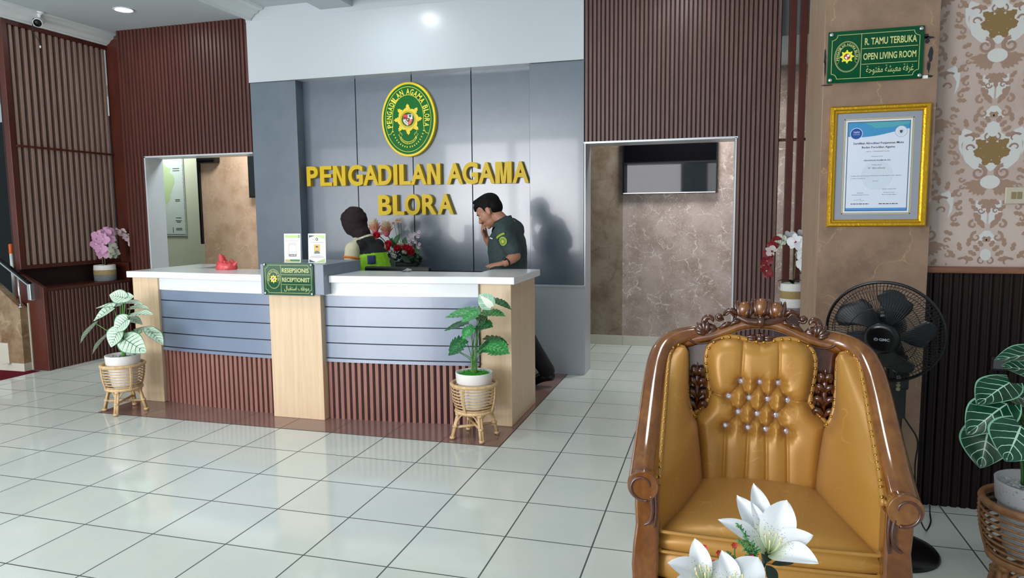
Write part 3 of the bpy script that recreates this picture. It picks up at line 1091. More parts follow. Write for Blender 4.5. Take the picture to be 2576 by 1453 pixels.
# ------------------------------------------------------------------ raised letters, each a thing
LET = [('P', -0.702, -0.574), ('E', -0.55, -0.417), ('N', -0.403, -0.266), ('G', -0.235, -0.074), ('A', -0.071, 0.095), ('D', 0.095, 0.237), ('I', 0.257, 0.299), ('L', 0.319, 0.439), ('A', 0.438, 0.603), ('N', 0.61, 0.747),
       ('A', 0.811, 0.975), ('G', 0.971, 1.126), ('A', 1.129, 1.291), ('M', 1.297, 1.456), ('A', 1.463, 1.621)]
LET2 = [('B', 0.086, 0.226), ('L', 0.241, 0.363), ('O', 0.37, 0.532), ('R', 0.551, 0.7), ('A', 0.712, 0.876)]
W1 = 'PENGADILAN'; W2 = 'AGAMA'
ORD = ['first', 'second', 'third', 'fourth', 'fifth', 'sixth', 'seventh', 'eighth', 'ninth', 'tenth']


def letter(c, x0, x1, z0, z1, label):
    mb = MB()
    yf, dp = 2.218, 0.0515
    w, h = x1 - x0, z1 - z0; s_ = 0.047
    if c == 'M':
        pts = [(0, 0), (s_ * .95, 0), (s_ * .95, h * .72), (w * .5 - s_ * .42, 0), (w * .5 + s_ * .42, 0), (w - s_ * .95, h * .72), (w - s_ * .95, 0), (w, 0), (w, h), (w - s_ * 1.35, h), (w * .5, h * .30), (s_ * 1.35, h), (0, h)]
    elif c == 'N':
        pts = [(0, 0), (s_ * .85, 0), (s_ * .85, h * .66), (w - s_ * .95, 0), (w, 0), (w, h), (w - s_ * .85, h), (w - s_ * .85, h * .34), (s_ * .95, h), (0, h)]
    elif c == 'I': pts = [(0, 0), (w, 0), (w, h), (0, h)]
    elif c == 'L': pts = [(0, 0), (w, 0), (w, h * .18), (s_, h * .18), (s_, h), (0, h)]
    elif c == 'E': pts = [(0, 0), (w, 0), (w, h * .175), (s_, h * .175), (s_, h * .42), (w * .93, h * .42), (w * .93, h * .595), (s_, h * .595), (s_, h * .825), (w * .98, h * .825), (w * .98, h), (0, h)]
    else: pts = None
    if pts: mb.prism([(x0 + p[0], z0 + p[1]) for p in pts], 'y', yf, yf + dp)
    else: put_text(mb, c, x0, x1, z0 - (.004 if c in 'GO' else 0), z1 + (.004 if c in 'GO' else 0), yf, dp, bold=.030, res=5)
    solo('letter', label, 'letter', mb, M['letter_yellow'], group='raised yellow letters on the reception wall', base=((x0 + x1) / 2, yf + dp, z0))


for i, (c, a, b) in enumerate(LET):
    wd, k = (W1, i) if i < 10 else (W2, i - 10)
    z0 = 1.772 - .0011 * i; z1 = 1.968 - .0009 * i
    letter(c, a, b, z0, z1, f'raised yellow letter {c}, {ORD[k]} letter of the word {wd}')
for i, (c, a, b) in enumerate(LET2):
    letter(c, a, b, 1.474, 1.670, f'raised yellow letter {c}, {ORD[i]} letter of the word BLORA')


# ------------------------------------------------------------------ green acrylic plaques
M['plaque'] = mat('dark_green_acrylic', '#064A2A', 0.08, spec=0.3)
M['plaque_ink'] = mat('plaque_gold_ink', '#C9CE86', 0.4)
ARA = ['\ufee3\ufeee\ufec7\ufed2 \ufe8d\ufeb3\ufe98\ufed8\ufe92\ufe8e\ufedd', '\ufecf\ufeae\ufed3\ufe94 \ufee3\ufecc\ufef4\ufeb8\ufe94 \ufee3\ufed4\ufe98\ufeee\ufea3\ufe94']


def plaque(label, x0, x1, z0, z1, yf, rows, arabic, divider=.36, wid=None):
    w, h = x1 - x0, z1 - z0
    t = thing('wall_plaque', label, 'sign', ((x0 + x1) / 2, yf + .012, z0))
    mb = MB(); mb.box(x0, x1, yf, yf + .006, z0, z1)
    part('acrylic_plate', mb, M['plaque'], t, bevel=.001)
    y = yf - .0006
    mb = MB()

    def ln(ax, az, bx, bz, tk=.0022):
        if ax == bx: mb.add([(ax - tk / 2, y, az), (ax + tk / 2, y, az), (ax + tk / 2, y, bz), (ax - tk / 2, y, bz)], [(0, 1, 2, 3)])
        else: mb.add([(ax, y, az - tk / 2), (bx, y, az - tk / 2), (bx, y, az + tk / 2), (ax, y, az + tk / 2)], [(0, 1, 2, 3)])

    mg, cr = h * .075, h * .10
    X0, X1, Z0, Z1 = x0 + mg, x1 - mg, z0 + mg, z1 - mg
    ln(X0 + cr, Z0, X1 - cr, Z0); ln(X0 + cr, Z1, X1 - cr, Z1); ln(X0, Z0 + cr, X0, Z1 - cr); ln(X1, Z0 + cr, X1, Z1 - cr)
    for cx, cz, a0 in ((X0, Z0, 0), (X1, Z0, PI / 2), (X1, Z1, PI), (X0, Z1, -PI / 2)):
        A = []; B = []
        for i in range(9):
            a = a0 + PI / 2 * i / 8
            A.append((cx + (cr + .0011) * math.cos(a), y, cz + (cr + .0011) * math.sin(a))); B.append((cx + (cr - .0011) * math.cos(a), y, cz + (cr - .0011) * math.sin(a)))
        mb.grid([A, B], 0, False)
    dx = x0 + w * divider
    ln(dx, Z0, dx, Z1)
    zr = [z0 + h * .335, z0 + h * .635]
    for z in zr: ln(dx + w * .01, z, X1 - w * .015, z)
    put_text(mb, rows[0], dx + w * (.025 if not wid else wid[0]), X1 - w * (.045 if not wid else wid[1]), z0 + h * .70, z0 + h * .835, y - .0004, bold=.02)
    put_text(mb, rows[1], dx + w * .025, X1 - w * .03, z0 + h * .415, z0 + h * .545, y - .0004, bold=.02)
    put_text(mb, arabic[::-1], dx + w * .06, X1 - w * .05, z0 + h * .12, z0 + h * .30, y - .0004, bold=.0)
    part('lettering', mb, M['plaque_ink'], t)
    cx, cz = x0 + w * (.05 + divider) / 2 + w * .005, z0 + h * .5
    e = emblem(h * .60, w * .27, None, text='PENGADILAN AGAMA BLORA', simple=True)
    T = Matrix.Translation((cx, yf - .0008, cz))
    mb = MB()
    for k in range(40):
        pass
    n = 40
    for (ra, rb) in ((w * .135, h * .30),):
        A = [(cx + ra * math.cos(2 * PI * i / n), y, cz + rb * math.sin(2 * PI * i / n)) for i in range(n)]
        B = [(cx + (ra - .002) * math.cos(2 * PI * i / n), y, cz + (rb - .002) * math.sin(2 * PI * i / n)) for i in range(n)]
        mb.grid([A, B], 0, False, closed=True)
    mb.merge(e['lettering'], T, 0)
    b = part('badge', mb, M['plaque_ink'], t)
    mb = MB(); mb.merge(e['sun'], T, 0); part('sun_motif', mb, M['lemon'], b)
    mb = e['shield']; mb.xf(T); part('shield', mb, SH, b)
    for cx, cz in ((x0 + .014, z0 + .014), (x1 - .014, z0 + .014), (x1 - .014, z1 - .014), (x0 + .014, z1 - .014)):
        mb = MB()
        mb.lathe([(.006, -.03), (.006, .002), (.0095, .002), (.0095, .006), (.006, .009), (.001, .0095)], (cx, yf, cz), 14, M=Matrix.Rotation(PI / 2, 4, 'X'))
        # stays in front of whatever carries the plaque
        mb.v = [(p[0], min(p[1], yf + .0118), p[2]) for p in mb.v]
        part('screw_cap', mb, M['chrome'], t)
    return t


plaque('green plaque reading RESEPSIONIS on the reception desk front', .186, .592, .912, 1.144, .1875, ('RESEPSIONIS', 'RECEPTIONIST'), ARA[0], .355)
plaque('green plaque reading R. TAMU TERBUKA high on the papered column', 3.796, 4.205, 2.078, 2.316, -.413, ('R. TAMU TERBUKA', 'OPEN LIVING ROOM'), ARA[1], .355, (.035, .03))

# ------------------------------------------------------------------ left: slatted screen on a planter, stair plinth
t = thing('slatted_screen', 'tall reddish brown slatted room screen standing on the ribbed planter', 'screen', (-3.18, 1.65, 1.0))
mb = MB()
mb.box(-3.20, -3.13, 1.05, 1.105, 0.985, 3.332)           # near post
mb.box(-3.20, -3.13, 1.105, 2.249, 3.29, 3.332)
mb.box(-3.20, -3.13, 1.105, 2.249, 0.985, 1.022)
mb.box(-3.135, -3.12, 1.105, 2.249, 2.155, 2.175)
part('frame', mb, M['red_wood'], t, bevel=.003)
mb = MB(); ny = 16; py = (2.235 - 1.105) / ny
for i in range(ny):
    a = 1.105 + py * (i + .30)
    mb.box(-3.195, -3.137, a, a + py * .42, 1.0225, 3.2895)
part('slats', mb, M['screen'], t, bevel=.002)
mb = MB(); mb.box(-3.215, -3.2005, 1.05, 2.21, 0.985, 3.332)
part('back_board', mb, M['slat_dk'], t)
mb = MB(); mb.box(-3.21, -3.18, 2.2105, 2.2485, 1.0225, 3.2895); part('edge_strip', mb, M['cream'], t)

t = thing('planter_box', 'dark ribbed wooden planter box under the slatted screen on the left', 'planter', (-3.08, 1.65, 0))
mb = MB()
mb.box(-3.24, -2.925, 1.115, 2.139, 0.001, 0.775)
n = 23; p = (2.135 - 1.12) / n
for i in range(n):
    a = 1.12 + i * p
    mb.prism([(-2.9255, a + p * .12), (-2.912, a + p * .28), (-2.910, a + p * .5), (-2.912, a + p * .72), (-2.9255, a + p * .88)], 'z', 0.001, 0.77, 0)
part('ribbed_front', mb, M['planter'], t)
mb = MB(); mb.box(-3.24, -2.905, 1.115, 2.139, 0.7755, 0.80)
part('ledge', mb, M['red_wood'], t, bevel=.003)
mb = MB(); mb.prism([(-3.25, 0.001), (-2.905, 0.001), (-2.905, 0.815), (-3.25, 0.983)], 'y', 1.075, 1.1145)
part('side_panel', mb, M['red_wood'], t, bevel=.003)
mb = MB(); mb.box(-3.245, -3.215, 1.115, 2.139, 0.8005, 0.983); part('back_panel', mb, M['slat_dk'], t)
mb = MB(); mb.box(-3.214, -2.92, 2.1395, 2.2495, 0.0015, 0.983); part('end_panel', mb, M['red_wood'], t)

t = thing('stair_plinth', 'brown stone stair wall with sloping handrail and white tile base, beside the planter', 'stair wall', (-3.3, 1.0, 0))
mb = MB(); mb.prism([(-5.2, 0.082), (-3.105, 0.082), (-3.105, 0.62), (-5.2, 2.2)], 'y', 0.985, 1.06)
part('stone_cladding', mb, M['stone'], t)
mb = MB(); mb.box(-5.2, -3.10, 0.978, 1.072, 0.0045, 0.0815); mb.box(-3.30, -3.105 - .15, 0.90, 0.9775, 0.0815, 0.0818)
mb.box(-5.2, -3.285, 0.9775, 0.9845, 0.082, 0.275)
part('tile_base', mb, M['skirt'], t, bevel=.002)
mb = MB(); mb.box(-3.104, -3.092, 1.062, 1.0735, 0.005, 0.66); part('edge_strip', mb, M['skirt'], t)

pth = [(-5.1, 2.24), (-2.965, 0.845)]
mb = MB()
dx, dz = pth[1][0] - pth[0][0], pth[1][1] - pth[0][1]; L_ = math.hypot(dx, dz); nx, nz = -dz / L_ * -1, dx / L_
mb.prism([(pth[0][0], pth[0][1]), (pth[1][0], pth[1][1]), (pth[1][0], pth[1][1] + .022), (pth[0][0], pth[0][1] + .022)], 'y', 0.975, 1.017)
hr = part('handrail', mb, M['black_gl'], t, bevel=.006)
mb = MB()
mb.prism([(pth[0][0], pth[0][1] - .02), (pth[1][0], pth[1][1] - .02), (pth[1][0], pth[1][1] - .0005), (pth[0][0], pth[0][1] - .0005)], 'y', 0.977, 1.015)
mb.box(-2.985, -2.945, 0.975, 1.017, 0.70, 0.857)
part('steel_rail', mb, M['chrome'], hr, bevel=.004)
mb = MB(); mb.tube([(-3.11, .998, .63), (-3.11, .998, .925)], .011, 10); mb.lathe([(.022, 0), (.022, .01), (.012, .014)], (-3.11, .998, .625), 12)
part('bracket', mb, M['chrome'], hr)

mb = MB(); mb.box(-5.5, -2.99, -0.3, 1.05, 0.0003, 0.004)
solo('carpet', 'dark red carpet on the floor in front of the stone stair wall', 'carpet', mb, M['carpet'])

t = thing('mop_handle', 'white pole with orange tip standing behind the stair wall', 'pole', (-3.55, 1.3, 0))
mb = MB(); mb.tube([(-3.55, 1.3, 0.01), (-3.55, 1.3, 1.125)], .016, 12); part('shaft', mb, M['white'], t)
mb = MB(); mb.lathe([(.0165, 0), (.0185, .004), (.0185, .088), (.012, .097), (.001, .098)], (-3.55, 1.3, 1.125), 14)
part('orange_tip', mb, mat('orange_plastic', '#F26A1B', 0.4), t)
mb = MB(); mb.box(-3.64, -3.46, 1.27, 1.33, 0.001, 0.03); part('mop_head', mb, M['white'], t)

# ------------------------------------------------------------------ things on the rear walls
t = thing('television', 'black wall television seen through the opening on the right', 'television', (2.79, 3.72, 1.68))
mb = MB(); mb.box(2.288, 3.285, 3.66, 3.70, 1.676, 2.245); mb.box(2.55, 3.05, 3.70, 3.7195, 1.8, 2.1)
part('body', mb, M['black'], t, bevel=.004)
mb = MB(); mb.add([(2.30, 3.6592, 1.692), (3.273, 3.6592, 1.692), (3.273, 3.6592, 2.233), (2.30, 3.6592, 2.233)], [(0, 1, 2, 3)])
part('screen', mb, mat('tv_glass', '#04060A', 0.03, spec=0.8), t)
mb = MB(); mb.add([(2.302, 3.6588, 1.680), (3.27, 3.6588, 1.680), (3.27, 3.6588, 1.689), (2.302, 3.6588, 1.689)], [(0, 1, 2, 3)])
part('bezel_strip', mb, M['chrome'], t)

t = thing('television', 'black television cut off by the grey pilaster, in the left opening', 'television', (-2.0, 3.72, 1.71))
mb = MB(); mb.box(-2.45, -1.5, 3.66, 3.70, 1.712, 2.26); mb.box(-2.2, -1.8, 3.70, 3.7195, 1.85, 2.1)
part('body', mb, M['black'], t, bevel=.004)
mb = MB(); mb.add([(-2.435, 3.6592, 1.73), (-1.515, 3.6592, 1.73), (-1.515, 3.6592, 2.245), (-2.435, 3.6592, 2.245)], [(0, 1, 2, 3)])
part('screen', mb, M['black_gl'], t)

t = thing('wall_fixture', 'black box fixture high on the beige wall in the left opening', 'fixture', (-3.04, 3.72, 2.17))
mb = MB(); mb.box(-3.185, -2.90, 3.60, 3.7195, 2.165, 2.32); part('housing', mb, M['black'], t, bevel=.02)
mb = MB(); mb.box(-3.17, -2.915, 3.598, 3.5999, 2.18, 2.20); part('vent', mb, M['black_gl'], t)

t = thing('wall_panel', 'narrow tall black panel at the edge of the beige wall', 'panel', (-3.23, 3.71, 1.12))
mb = MB(); mb.box(-3.2495, -3.2155, 3.69, 3.86, 1.12, 2.5); part('board', mb, M['black'], t, bevel=.003)

# wall map of a district
t = thing('wall_map', 'pale green wall map with black lettering in the left opening', 'map', (-4.3, 4.35, 1.21))
mb = MB(); mb.box(-4.75, -4.015, 4.335, 4.3495, 1.21, 2.32)
part('sheet', mb, mat('map_paper', '#B9C6BC', 0.6), t)
mb = MB(); y = 4.334
R_ = random.Random(5)
pts = []
for k in range(36):
    a = 2 * PI * k / 36
    pts.append((-4.46 + .28 * math.cos(a) * R_.uniform(.8, 1.1), y, 1.95 + .34 * math.sin(a) * R_.uniform(.82, 1.1)))
mb.add(pts, [tuple(range(36))])
part('district_shape', mb, mat('map_green', '#A9BF8E', 0.6), t)
mb = MB()
for i, z in enumerate((2.16, 2.13, 1.72, 1.70, 1.46, 1.42, 1.40, 1.31, 1.29)):
    w = R_.uniform(.06, .12); mb.box(-4.14 - w / 2, -4.14 + w / 2, y - .0006, y, z, z + .009)
mb.box(-4.74, -4.025, y - .0006, y, 1.225, 1.232); mb.box(-4.028, -4.023, y - .0006, y, 1.225, 2.31)
mb.box(-4.25, -4.24, y - .0006, y, 1.25, 1.33)
for k in range(16): mb.box(-4.045, -4.028, y - .0006, y, 1.30 + k * .06, 1.303 + k * .06)
part('printed_marks', mb, mat('map_ink', '#3B4238', 0.6), t)

# ------------------------------------------------------------------ right: dark wooden post screen and box behind the column
t = thing('post_screen', 'dark red wooden posts with a crossbar beside the papered column', 'screen', (3.95, 2.2, 0))
for x in (3.832, 3.915, 4.0, 4.085):
    mb = MB(); mb.box(x, x + .056, 2.17, 2.23, 0.001, 3.39); part('post', mb, M['red_wood'], t, bevel=.002)
for z in (0.55, 2.05):
    mb = MB(); mb.box(3.778, 4.3, 2.185, 2.215, z, z + .022); part('crossbar', mb, M['red_wood'], t)

t = thing('planter_box', 'dark purple brown box behind the column carrying the white orchid', 'planter', (4.05, 1.62, 0))
mb = MB(); mb.box(3.72, 4.45, 1.45, 1.85, 0.001, 0.712)
part('body', mb, mat('plum_board', '#4C3A3A', 0.4), t, bevel=.004)
mb = MB(); mb.box(3.71, 4.46, 1.44, 1.86, 0.7125, 0.738)
part('top', mb, mat('plum_top', '#6A5456', 0.3), t, bevel=.003)

# ------------------------------------------------------------------ counter top things
def stand(label, x0, x1, y, z0, z1, build, lean=.04):
    t = thing('acrylic_sign_stand', label, 'sign stand', ((x0 + x1) / 2, y, z0))
    T = Matrix.Translation((0, y, z0)) @ Matrix.Rotation(-lean, 4, 'X') @ Matrix.Translation((0, -y, -z0))
    mb = MB(); mb.box(x0, x1, y, y + .003, z0 + .002, z1); mb.xf(T)
    part('sheet', mb, mat('card_white', '#F4F6F4', 0.25), t)
    mb = MB(); mb.box(x0, x1, y - .012, y + .06, z0 + .0002, z0 + .0035)
    part('foot', mb, mat('clear_acrylic', '#D9E4E6', 0.1, spec=.6), t)
    build(t, x0, x1, y - .0006, z0, z1, T)


def flat(mb, pts, y, mi=0):
    mb.add([(p[0], y, p[1]) for p in pts], [tuple(range(len(pts)))], mi)


ink = mat('print_ink', '#4A5560', 0.5)
P1 = [mat('print_green', '#1E8A4A', 0.4), mat('print_lime', '#B9D68A', 0.4), mat('print_gold', '#CDB878', 0.4), mat('print_navy', '#38424E', 0.4), mat('print_teal', '#33545A', 0.4), mat('print_yellow', '#E4B640', 0.4), mat('print_skin', '#D8B49A', 0.5), mat('print_uniform', '#6E7C74', 0.5), mat('print_dark', '#3A3E44', 0.5), mat('print_white', '#FFFFFF', 0.4)]


def card_a(t, x0, x1, y, z0, z1, T):
    w, h = x1 - x0, z1 - z0
    mb = MB(); X = lambda u: x0 + w * u; Z = lambda v: z0 + h * v
    flat(mb, [(X(.05), Z(.86)), (X(.95), Z(.86)), (X(.95), Z(.95)), (X(.05), Z(.95))], y, 1)
    flat(mb, [(X(.86), Z(.86)), (X(.95), Z(.86)), (X(.95), Z(.95)), (X(.86), Z(.95)), (X(.92), Z(.905))], y - .0003, 0)
    flat(mb, [(X(.05), Z(.03)), (X(.95), Z(.03)), (X(.95), Z(.12)), (X(.05), Z(.12))], y, 2)
    flat(mb, [(X(.38), Z(.06)), (X(.95), Z(.06)), (X(.95), Z(.12)), (X(.34), Z(.12))], y - .0003, 0)
    flat(mb, [(X(.28), Z(.22)), (X(.74), Z(.22)), (X(.74), Z(.30)), (X(.28), Z(.30))], y, 3)
    for a, b in ((.28, .29), (.73, .74)): flat(mb, [(X(a), Z(.30)), (X(b), Z(.30)), (X(b), Z(.63)), (X(a), Z(.63))], y, 3)
    flat(mb, [(X(.28), Z(.62)), (X(.74), Z(.62)), (X(.74), Z(.63)), (X(.28), Z(.63))], y, 3)
    put_text(mb, 'SCAN ME', X(.32), X(.70), Z(.24), Z(.282), y - .0006, bold=.02, mi=9, res=1)
    for v, a, b in ((.80, .36, .62), (.755, .08, .92), (.67, .25, .75)): flat(mb, [(X(a), Z(v)), (X(b), Z(v)), (X(b), Z(v + .008)), (X(a), Z(v + .008))], y, 3)
    mb.xf(T); part('print', mb, P1, t)


def card_b(t, x0, x1, y, z0, z1, T):
    w, h = x1 - x0, z1 - z0
    mb = MB(); X = lambda u: x0 + w * u; Z = lambda v: z0 + h * v
    flat(mb, [(X(.05), Z(.86)), (X(.4), Z(.93)), (X(.05), Z(.95))], y, 4)
    flat(mb, [(X(.36), Z(.93)), (X(.95), Z(.82)), (X(.95), Z(.94)), (X(.36), Z(.945))], y, 1)
    flat(mb, [(X(.05), Z(.03)), (X(.42), Z(.03)), (X(.05), Z(.13))], y, 4)
    flat(mb, [(X(.42), Z(.03)), (X(.95), Z(.03)), (X(.95), Z(.17))], y, 1)
    flat(mb, [(X(.33), Z(.32)), (X(.67), Z(.32)), (X(.67), Z(.63)), (X(.33), Z(.63))], y, 5)
    flat(mb, [(X(.34), Z(.32)), (X(.66), Z(.32)), (X(.66), Z(.37)), (X(.56), Z(.42)), (X(.44), Z(.42)), (X(.34), Z(.37))], y - .0003, 7)
    flat(mb, [(X(.5 + .075 * math.cos(k)), Z(.50 + .075 * math.sin(k))) for k in [i * PI / 8 for i in range(16)]], y - .0005, 6)
    flat(mb, [(X(.5 + .08 * math.cos(k)), Z(.535 + .05 * math.sin(k))) for k in [i * PI / 8 for i in range(9)]], y - .0007, 8)
    flat(mb, [(X(.5 + .07 * math.cos(k)), Z(.81 + .055 * math.sin(k))) for k in [i * PI / 10 for i in range(20)]], y - .0005, 4)
    flat(mb, [(X(.5 + .035 * math.cos(k)), Z(.81 + .03 * math.sin(k))) for k in [i * PI / 8 for i in range(16)]], y - .0007, 1)
    for v, a, b in ((.70, .1, .9), (.27, .3, .7), (.225, .12, .88), (.185, .08, .9)): flat(mb, [(X(a), Z(v)), (X(b), Z(v)), (X(b), Z(v + .01)), (X(a), Z(v + .01))], y, 3)
    mb.xf(T); part('print', mb, P1, t)


stand('white card stand with green header bar on the grey raised box', .262, .398, .34, 1.1325, 1.345, card_a)
stand('white card stand with a small yellow portrait on the grey raised box', .462, .604, .34, 1.1325, 1.345, card_b)

# red plastic bag, crumpled
mb = MB()
rows = []
R_ = random.Random(11)
N1 = 26
lv = [(1.0, 0.0), (1.04, .02), (.98, .045), (.85, .07), (.7, .09), (.5, .10)]
for r0, z in lv:
    row = []
    for k in range(N1):
        a = 2 * PI * k / N1
        rx = .088 * r0 * (1 + .12 * noise.noise((math.cos(a) * 2.1, math.sin(a) * 2.1, z * 20)))
        ry = .06 * r0 * (1 + .15 * noise.noise((math.cos(a) * 2.1 + 5, math.sin(a) * 2.1, z * 20)))
        zz = z * .8 + (.03 * noise.noise((math.cos(a) * 2.8, math.sin(a) * 2.8 + 9, z * 12)) if z > .01 else 0)
        if z >= .09: zz += .05 * max(0, math.cos(a - 2.6)) ** 3 + .02 * max(0, math.cos(a - .2)) ** 4 - .02
        row.append((-.49 + rx * math.cos(a), .655 + ry * math.sin(a), 1.0508 + max(zz, 0)))
    rows.append(row)
mb.grid(rows, 0, True, closed=True)
mb.add(rows[-1], [tuple(range(N1))]); mb.add(rows[0], [tuple(range(N1))])
# two tied ears
for (cx, cz, dx, dz) in ((-.525, 1.125, -.015, .065), (-.425, 1.100, .035, .03)):
    g = []
    for i in range(5):
        t_ = i / 4
        g.append([(cx + dx * t_ + (1 - t_ * .6) * .03 * math.cos(q), .655 + .022 * math.sin(q) * (1 - t_ * .7), cz + dz * t_ - .02 + .006 * math.sin(3 * q)) for q in [k * PI / 6 for k in range(12)]])
    mb.grid(g, 0, True, closed=True); mb.add(g[-1], [tuple(range(12))])
o = solo('plastic_bag', 'crumpled red plastic bag on the left counter slab', 'bag', mb, mat('red_plastic', '#DC5052', 0.35, sub=0.2), base=(-.49, .655, 1.0505))

# monitor behind the counter, folded paper on the slab
t = thing('monitor', 'black computer monitor whose top edge shows over the right counter', 'monitor', (.85, 1.0, .735))
mb = MB(); mb.box(.565, 1.135, .985, 1.03, .715 + .04, 1.062); part('housing', mb, M['black'], t, bevel=.012)
mb = MB(); mb.add([(.58, 1.0305, .77), (1.12, 1.0305, .77), (1.12, 1.0305, 1.045), (.58, 1.0305, 1.045)], [(0, 1, 2, 3)]); part('screen', mb, M['black_gl'], t)
mb = MB(); mb.box(.80, .90, .99, 1.03, .742, .7545); mb.box(.72, .98, .90, 1.10, .7352, .742); part('stand', mb, M['black'], t)
mb = MB()
for (px, pz, qx, qz) in ((1.03, 0.0, 1.11, .012), (1.05, .004, 1.10, .03), (1.085, .0, 1.10, .028)):
    mb.add([(px, .66, 1.0506 + pz), (qx, .64, 1.0506 + qz), (qx + .012, .70, 1.0506 + qz * .6), (px + .01, .71, 1.0506 + pz)], [(0, 1, 2, 3)])
mb.add([(1.03, .66, 1.0506), (1.10, .64, 1.0506), (1.10, .71, 1.0506), (1.03, .71, 1.0506)], [(0, 1, 2, 3)])
solo('folded_paper', 'small folded white paper on the right counter in front of the monitor', 'paper', mb, M['white'], base=(1.06, .67, 1.0505))

# low dark cabinet behind the desk that carries the flowers
t = thing('back_cabinet', 'dark low cabinet against the grey wall under the flower arrangement', 'cabinet', (.45, 2.05, 0))
mb = MB(); mb.box(-.35, 1.2, 1.86, 2.268, .0025, .93); part('body', mb, M['dado'], t, bevel=.004)
for x0, x1 in ((-.345, .42), (.43, 1.195)):
    mb = MB(); mb.box(x0, x1, 1.845, 1.8595, .05, .90); d_ = part('door', mb, M['dado'], t, bevel=.003)
    hx = .39 if x0 < 0 else .46
    mb = MB(); mb.box(hx - .006, hx + .006, 1.83, 1.8448, .6, .75); part('handle', mb, M['chrome'], d_)

# sockets
def socket(label, x, y, z, s_=.085, dark=False):
    t = thing('wall_socket', label, 'socket', (x, y, z))
    mb = MB(); mb.box(x - s_ / 2, x + s_ / 2, y - .012, y, z - s_ * .43, z + s_ * .43); part('plate', mb, M['black'] if dark else mat('aged_cream_plastic', '#BDB49F', .4), t, bevel=.004)
    mb = MB()
    if dark: mb.box(x - s_ * .38, x + s_ * .38, y - .016, y - .0122, z - s_ * .3, z + s_ * .3)
    else:
        mb.box(x - s_ * .24, x - s_ * .02, y - .015, y - .0122, z - s_ * .18, z + s_ * .18); mb.box(x + s_ * .02, x + s_ * .24, y - .015, y - .0122, z - s_ * .18, z + s_ * .18)
    part('switch', mb, mat('socket_grey', '#5A5C5E', .4) if dark else mat('worn_plastic', '#8A7A58', .4), t, bevel=.002)


socket('old cream double switch plate on the damask wallpaper', 4.654, -.2806, 1.535, .092)
socket('dark socket on the dark dado behind the right plant', 4.62, -.3155, .735, .08, True)

# ------------------------------------------------------------------ framed certificate
t = thing('framed_certificate', 'certificate in a gold frame on the papered column', 'certificate', (4.03, -.40, 1.395))
X0, X1, Z0, Z1 = 3.816, 4.248, 1.394, 1.966
gold = mat('gold_frame', '#D9A62A', 0.28, 0.85)
tt = NT(gold); nz = tt.noise(tt.coord(), 90, 3, .6); tt.bump(nz.outputs['Fac'], .55, .004)
mb = MB()
prof = [(0, 0), (.000, .02), (.006, .026), (.016, .026), (.022, .018), (.030, .016), (.034, .008), (.034, 0)]
cor = [(X0, Z0, 1, 1), (X1, Z0, -1, 1), (X1, Z1, -1, -1), (X0, Z1, 1, -1)]
rows = [[(cx + sx * a, -.4015 - b, cz + sz * a) for a, b in prof] for cx, cz, sx, sz in cor]
mb.grid(rows + [rows[0]], 0, False)
part('gilt_frame', mb, gold, t)
mb = MB(); mb.add([(X0 + .03, -.408, Z0 + .03), (X1 - .03, -.408, Z0 + .03), (X1 - .03, -.408, Z1 - .03), (X0 + .03, -.408, Z1 - .03)], [(0, 1, 2, 3)])
part('grey_mount', mb, mat('mount_board', '#8E96A2', .6), t)
mb = MB()
a0, a1, b0, b1 = X0 + .066, X1 - .066, Z0 + .06, Z1 - .06
for k, (i0, i1, yy, mi) in enumerate(((0, .0045, .4086, 0), (.0045, .006, .4087, 1))):
    for (u0, u1, v0, v1) in ((a0 + i0, a1 - i0, b0 + i0, b0 + i1), (a0 + i0, a1 - i0, b1 - i1, b1 - i0), (a0 + i0, a0 + i1, b0 + i0, b1 - i0), (a1 - i1, a1 - i0, b0 + i0, b1 - i0)):
        flat(mb, [(u0, v0), (u1, v0), (u1, v1), (u0, v1)], -yy, mi)
part('inner_fillet', mb, [mat('pale_gold', '#D8C28A', .35, .4), M['groove']], t)
CB = [mat('cert_white', '#D5DEEC', .35), mat('cert_blue', '#3C8FC0', .4), mat('cert_teal', '#4FA3B0', .4), mat('cert_navy', '#1C4C9A', .4), mat('cert_ink', '#45484C', .5), mat('cert_line', '#3E444C', .5), mat('cert_grey', '#B4B9BC', .5), mat('cert_seal', '#CCD7E3', .5), mat('cert_lightblue', '#4A90D0', .4)]
mb = MB()
flat(mb, [(a0 + .006, b0 + .006), (a1 - .006, b0 + .006), (a1 - .006, b1 - .006), (a0 + .006, b1 - .006)], -.4088, 0)
c0, c1, d0, d1 = a0 + .018, a1 - .018, b0 + .018, b1 - .018
W_, H_ = c1 - c0, d1 - d0
U = lambda u: c0 + W_ * u
V = lambda v: d0 + H_ * v
y = -.4091
for (u0, u1, v0, v1) in ((-.012, 1.012, -.008, 0), (-.012, 1.012, 1, 1.008), (-.012, 0, 0, 1), (1, 1.012, 0, 1)):
    flat(mb, [(U(u0), V(v0)), (U(u1), V(v0)), (U(u1), V(v1)), (U(u0), V(v1))], y, 5)
top = [(U(u), V(.845 + .045 * sm(u) * 1.6 - .03 * math.sin(PI * u))) for u in [i / 12 for i in range(13)]]
flat(mb, [(U(1), V(1)), (U(0), V(1))] + top, y, 1)
flat(mb, [(U(1), V(1)), (U(.25), V(1)), (U(.45), V(.93)), (U(.75), V(.94)), (U(1), V(.97))], y - .0002, 2)
flat(mb, [(U(0), V(0)), (U(1), V(0)), (U(1), V(.028)), (U(0), V(.028))], y, 8)


def disc(cx, cz, r, mi, yy, n=28): flat(mb, [(cx + r * math.cos(2 * PI * i / n), cz + r * math.sin(2 * PI * i / n)) for i in range(n)], yy, mi)


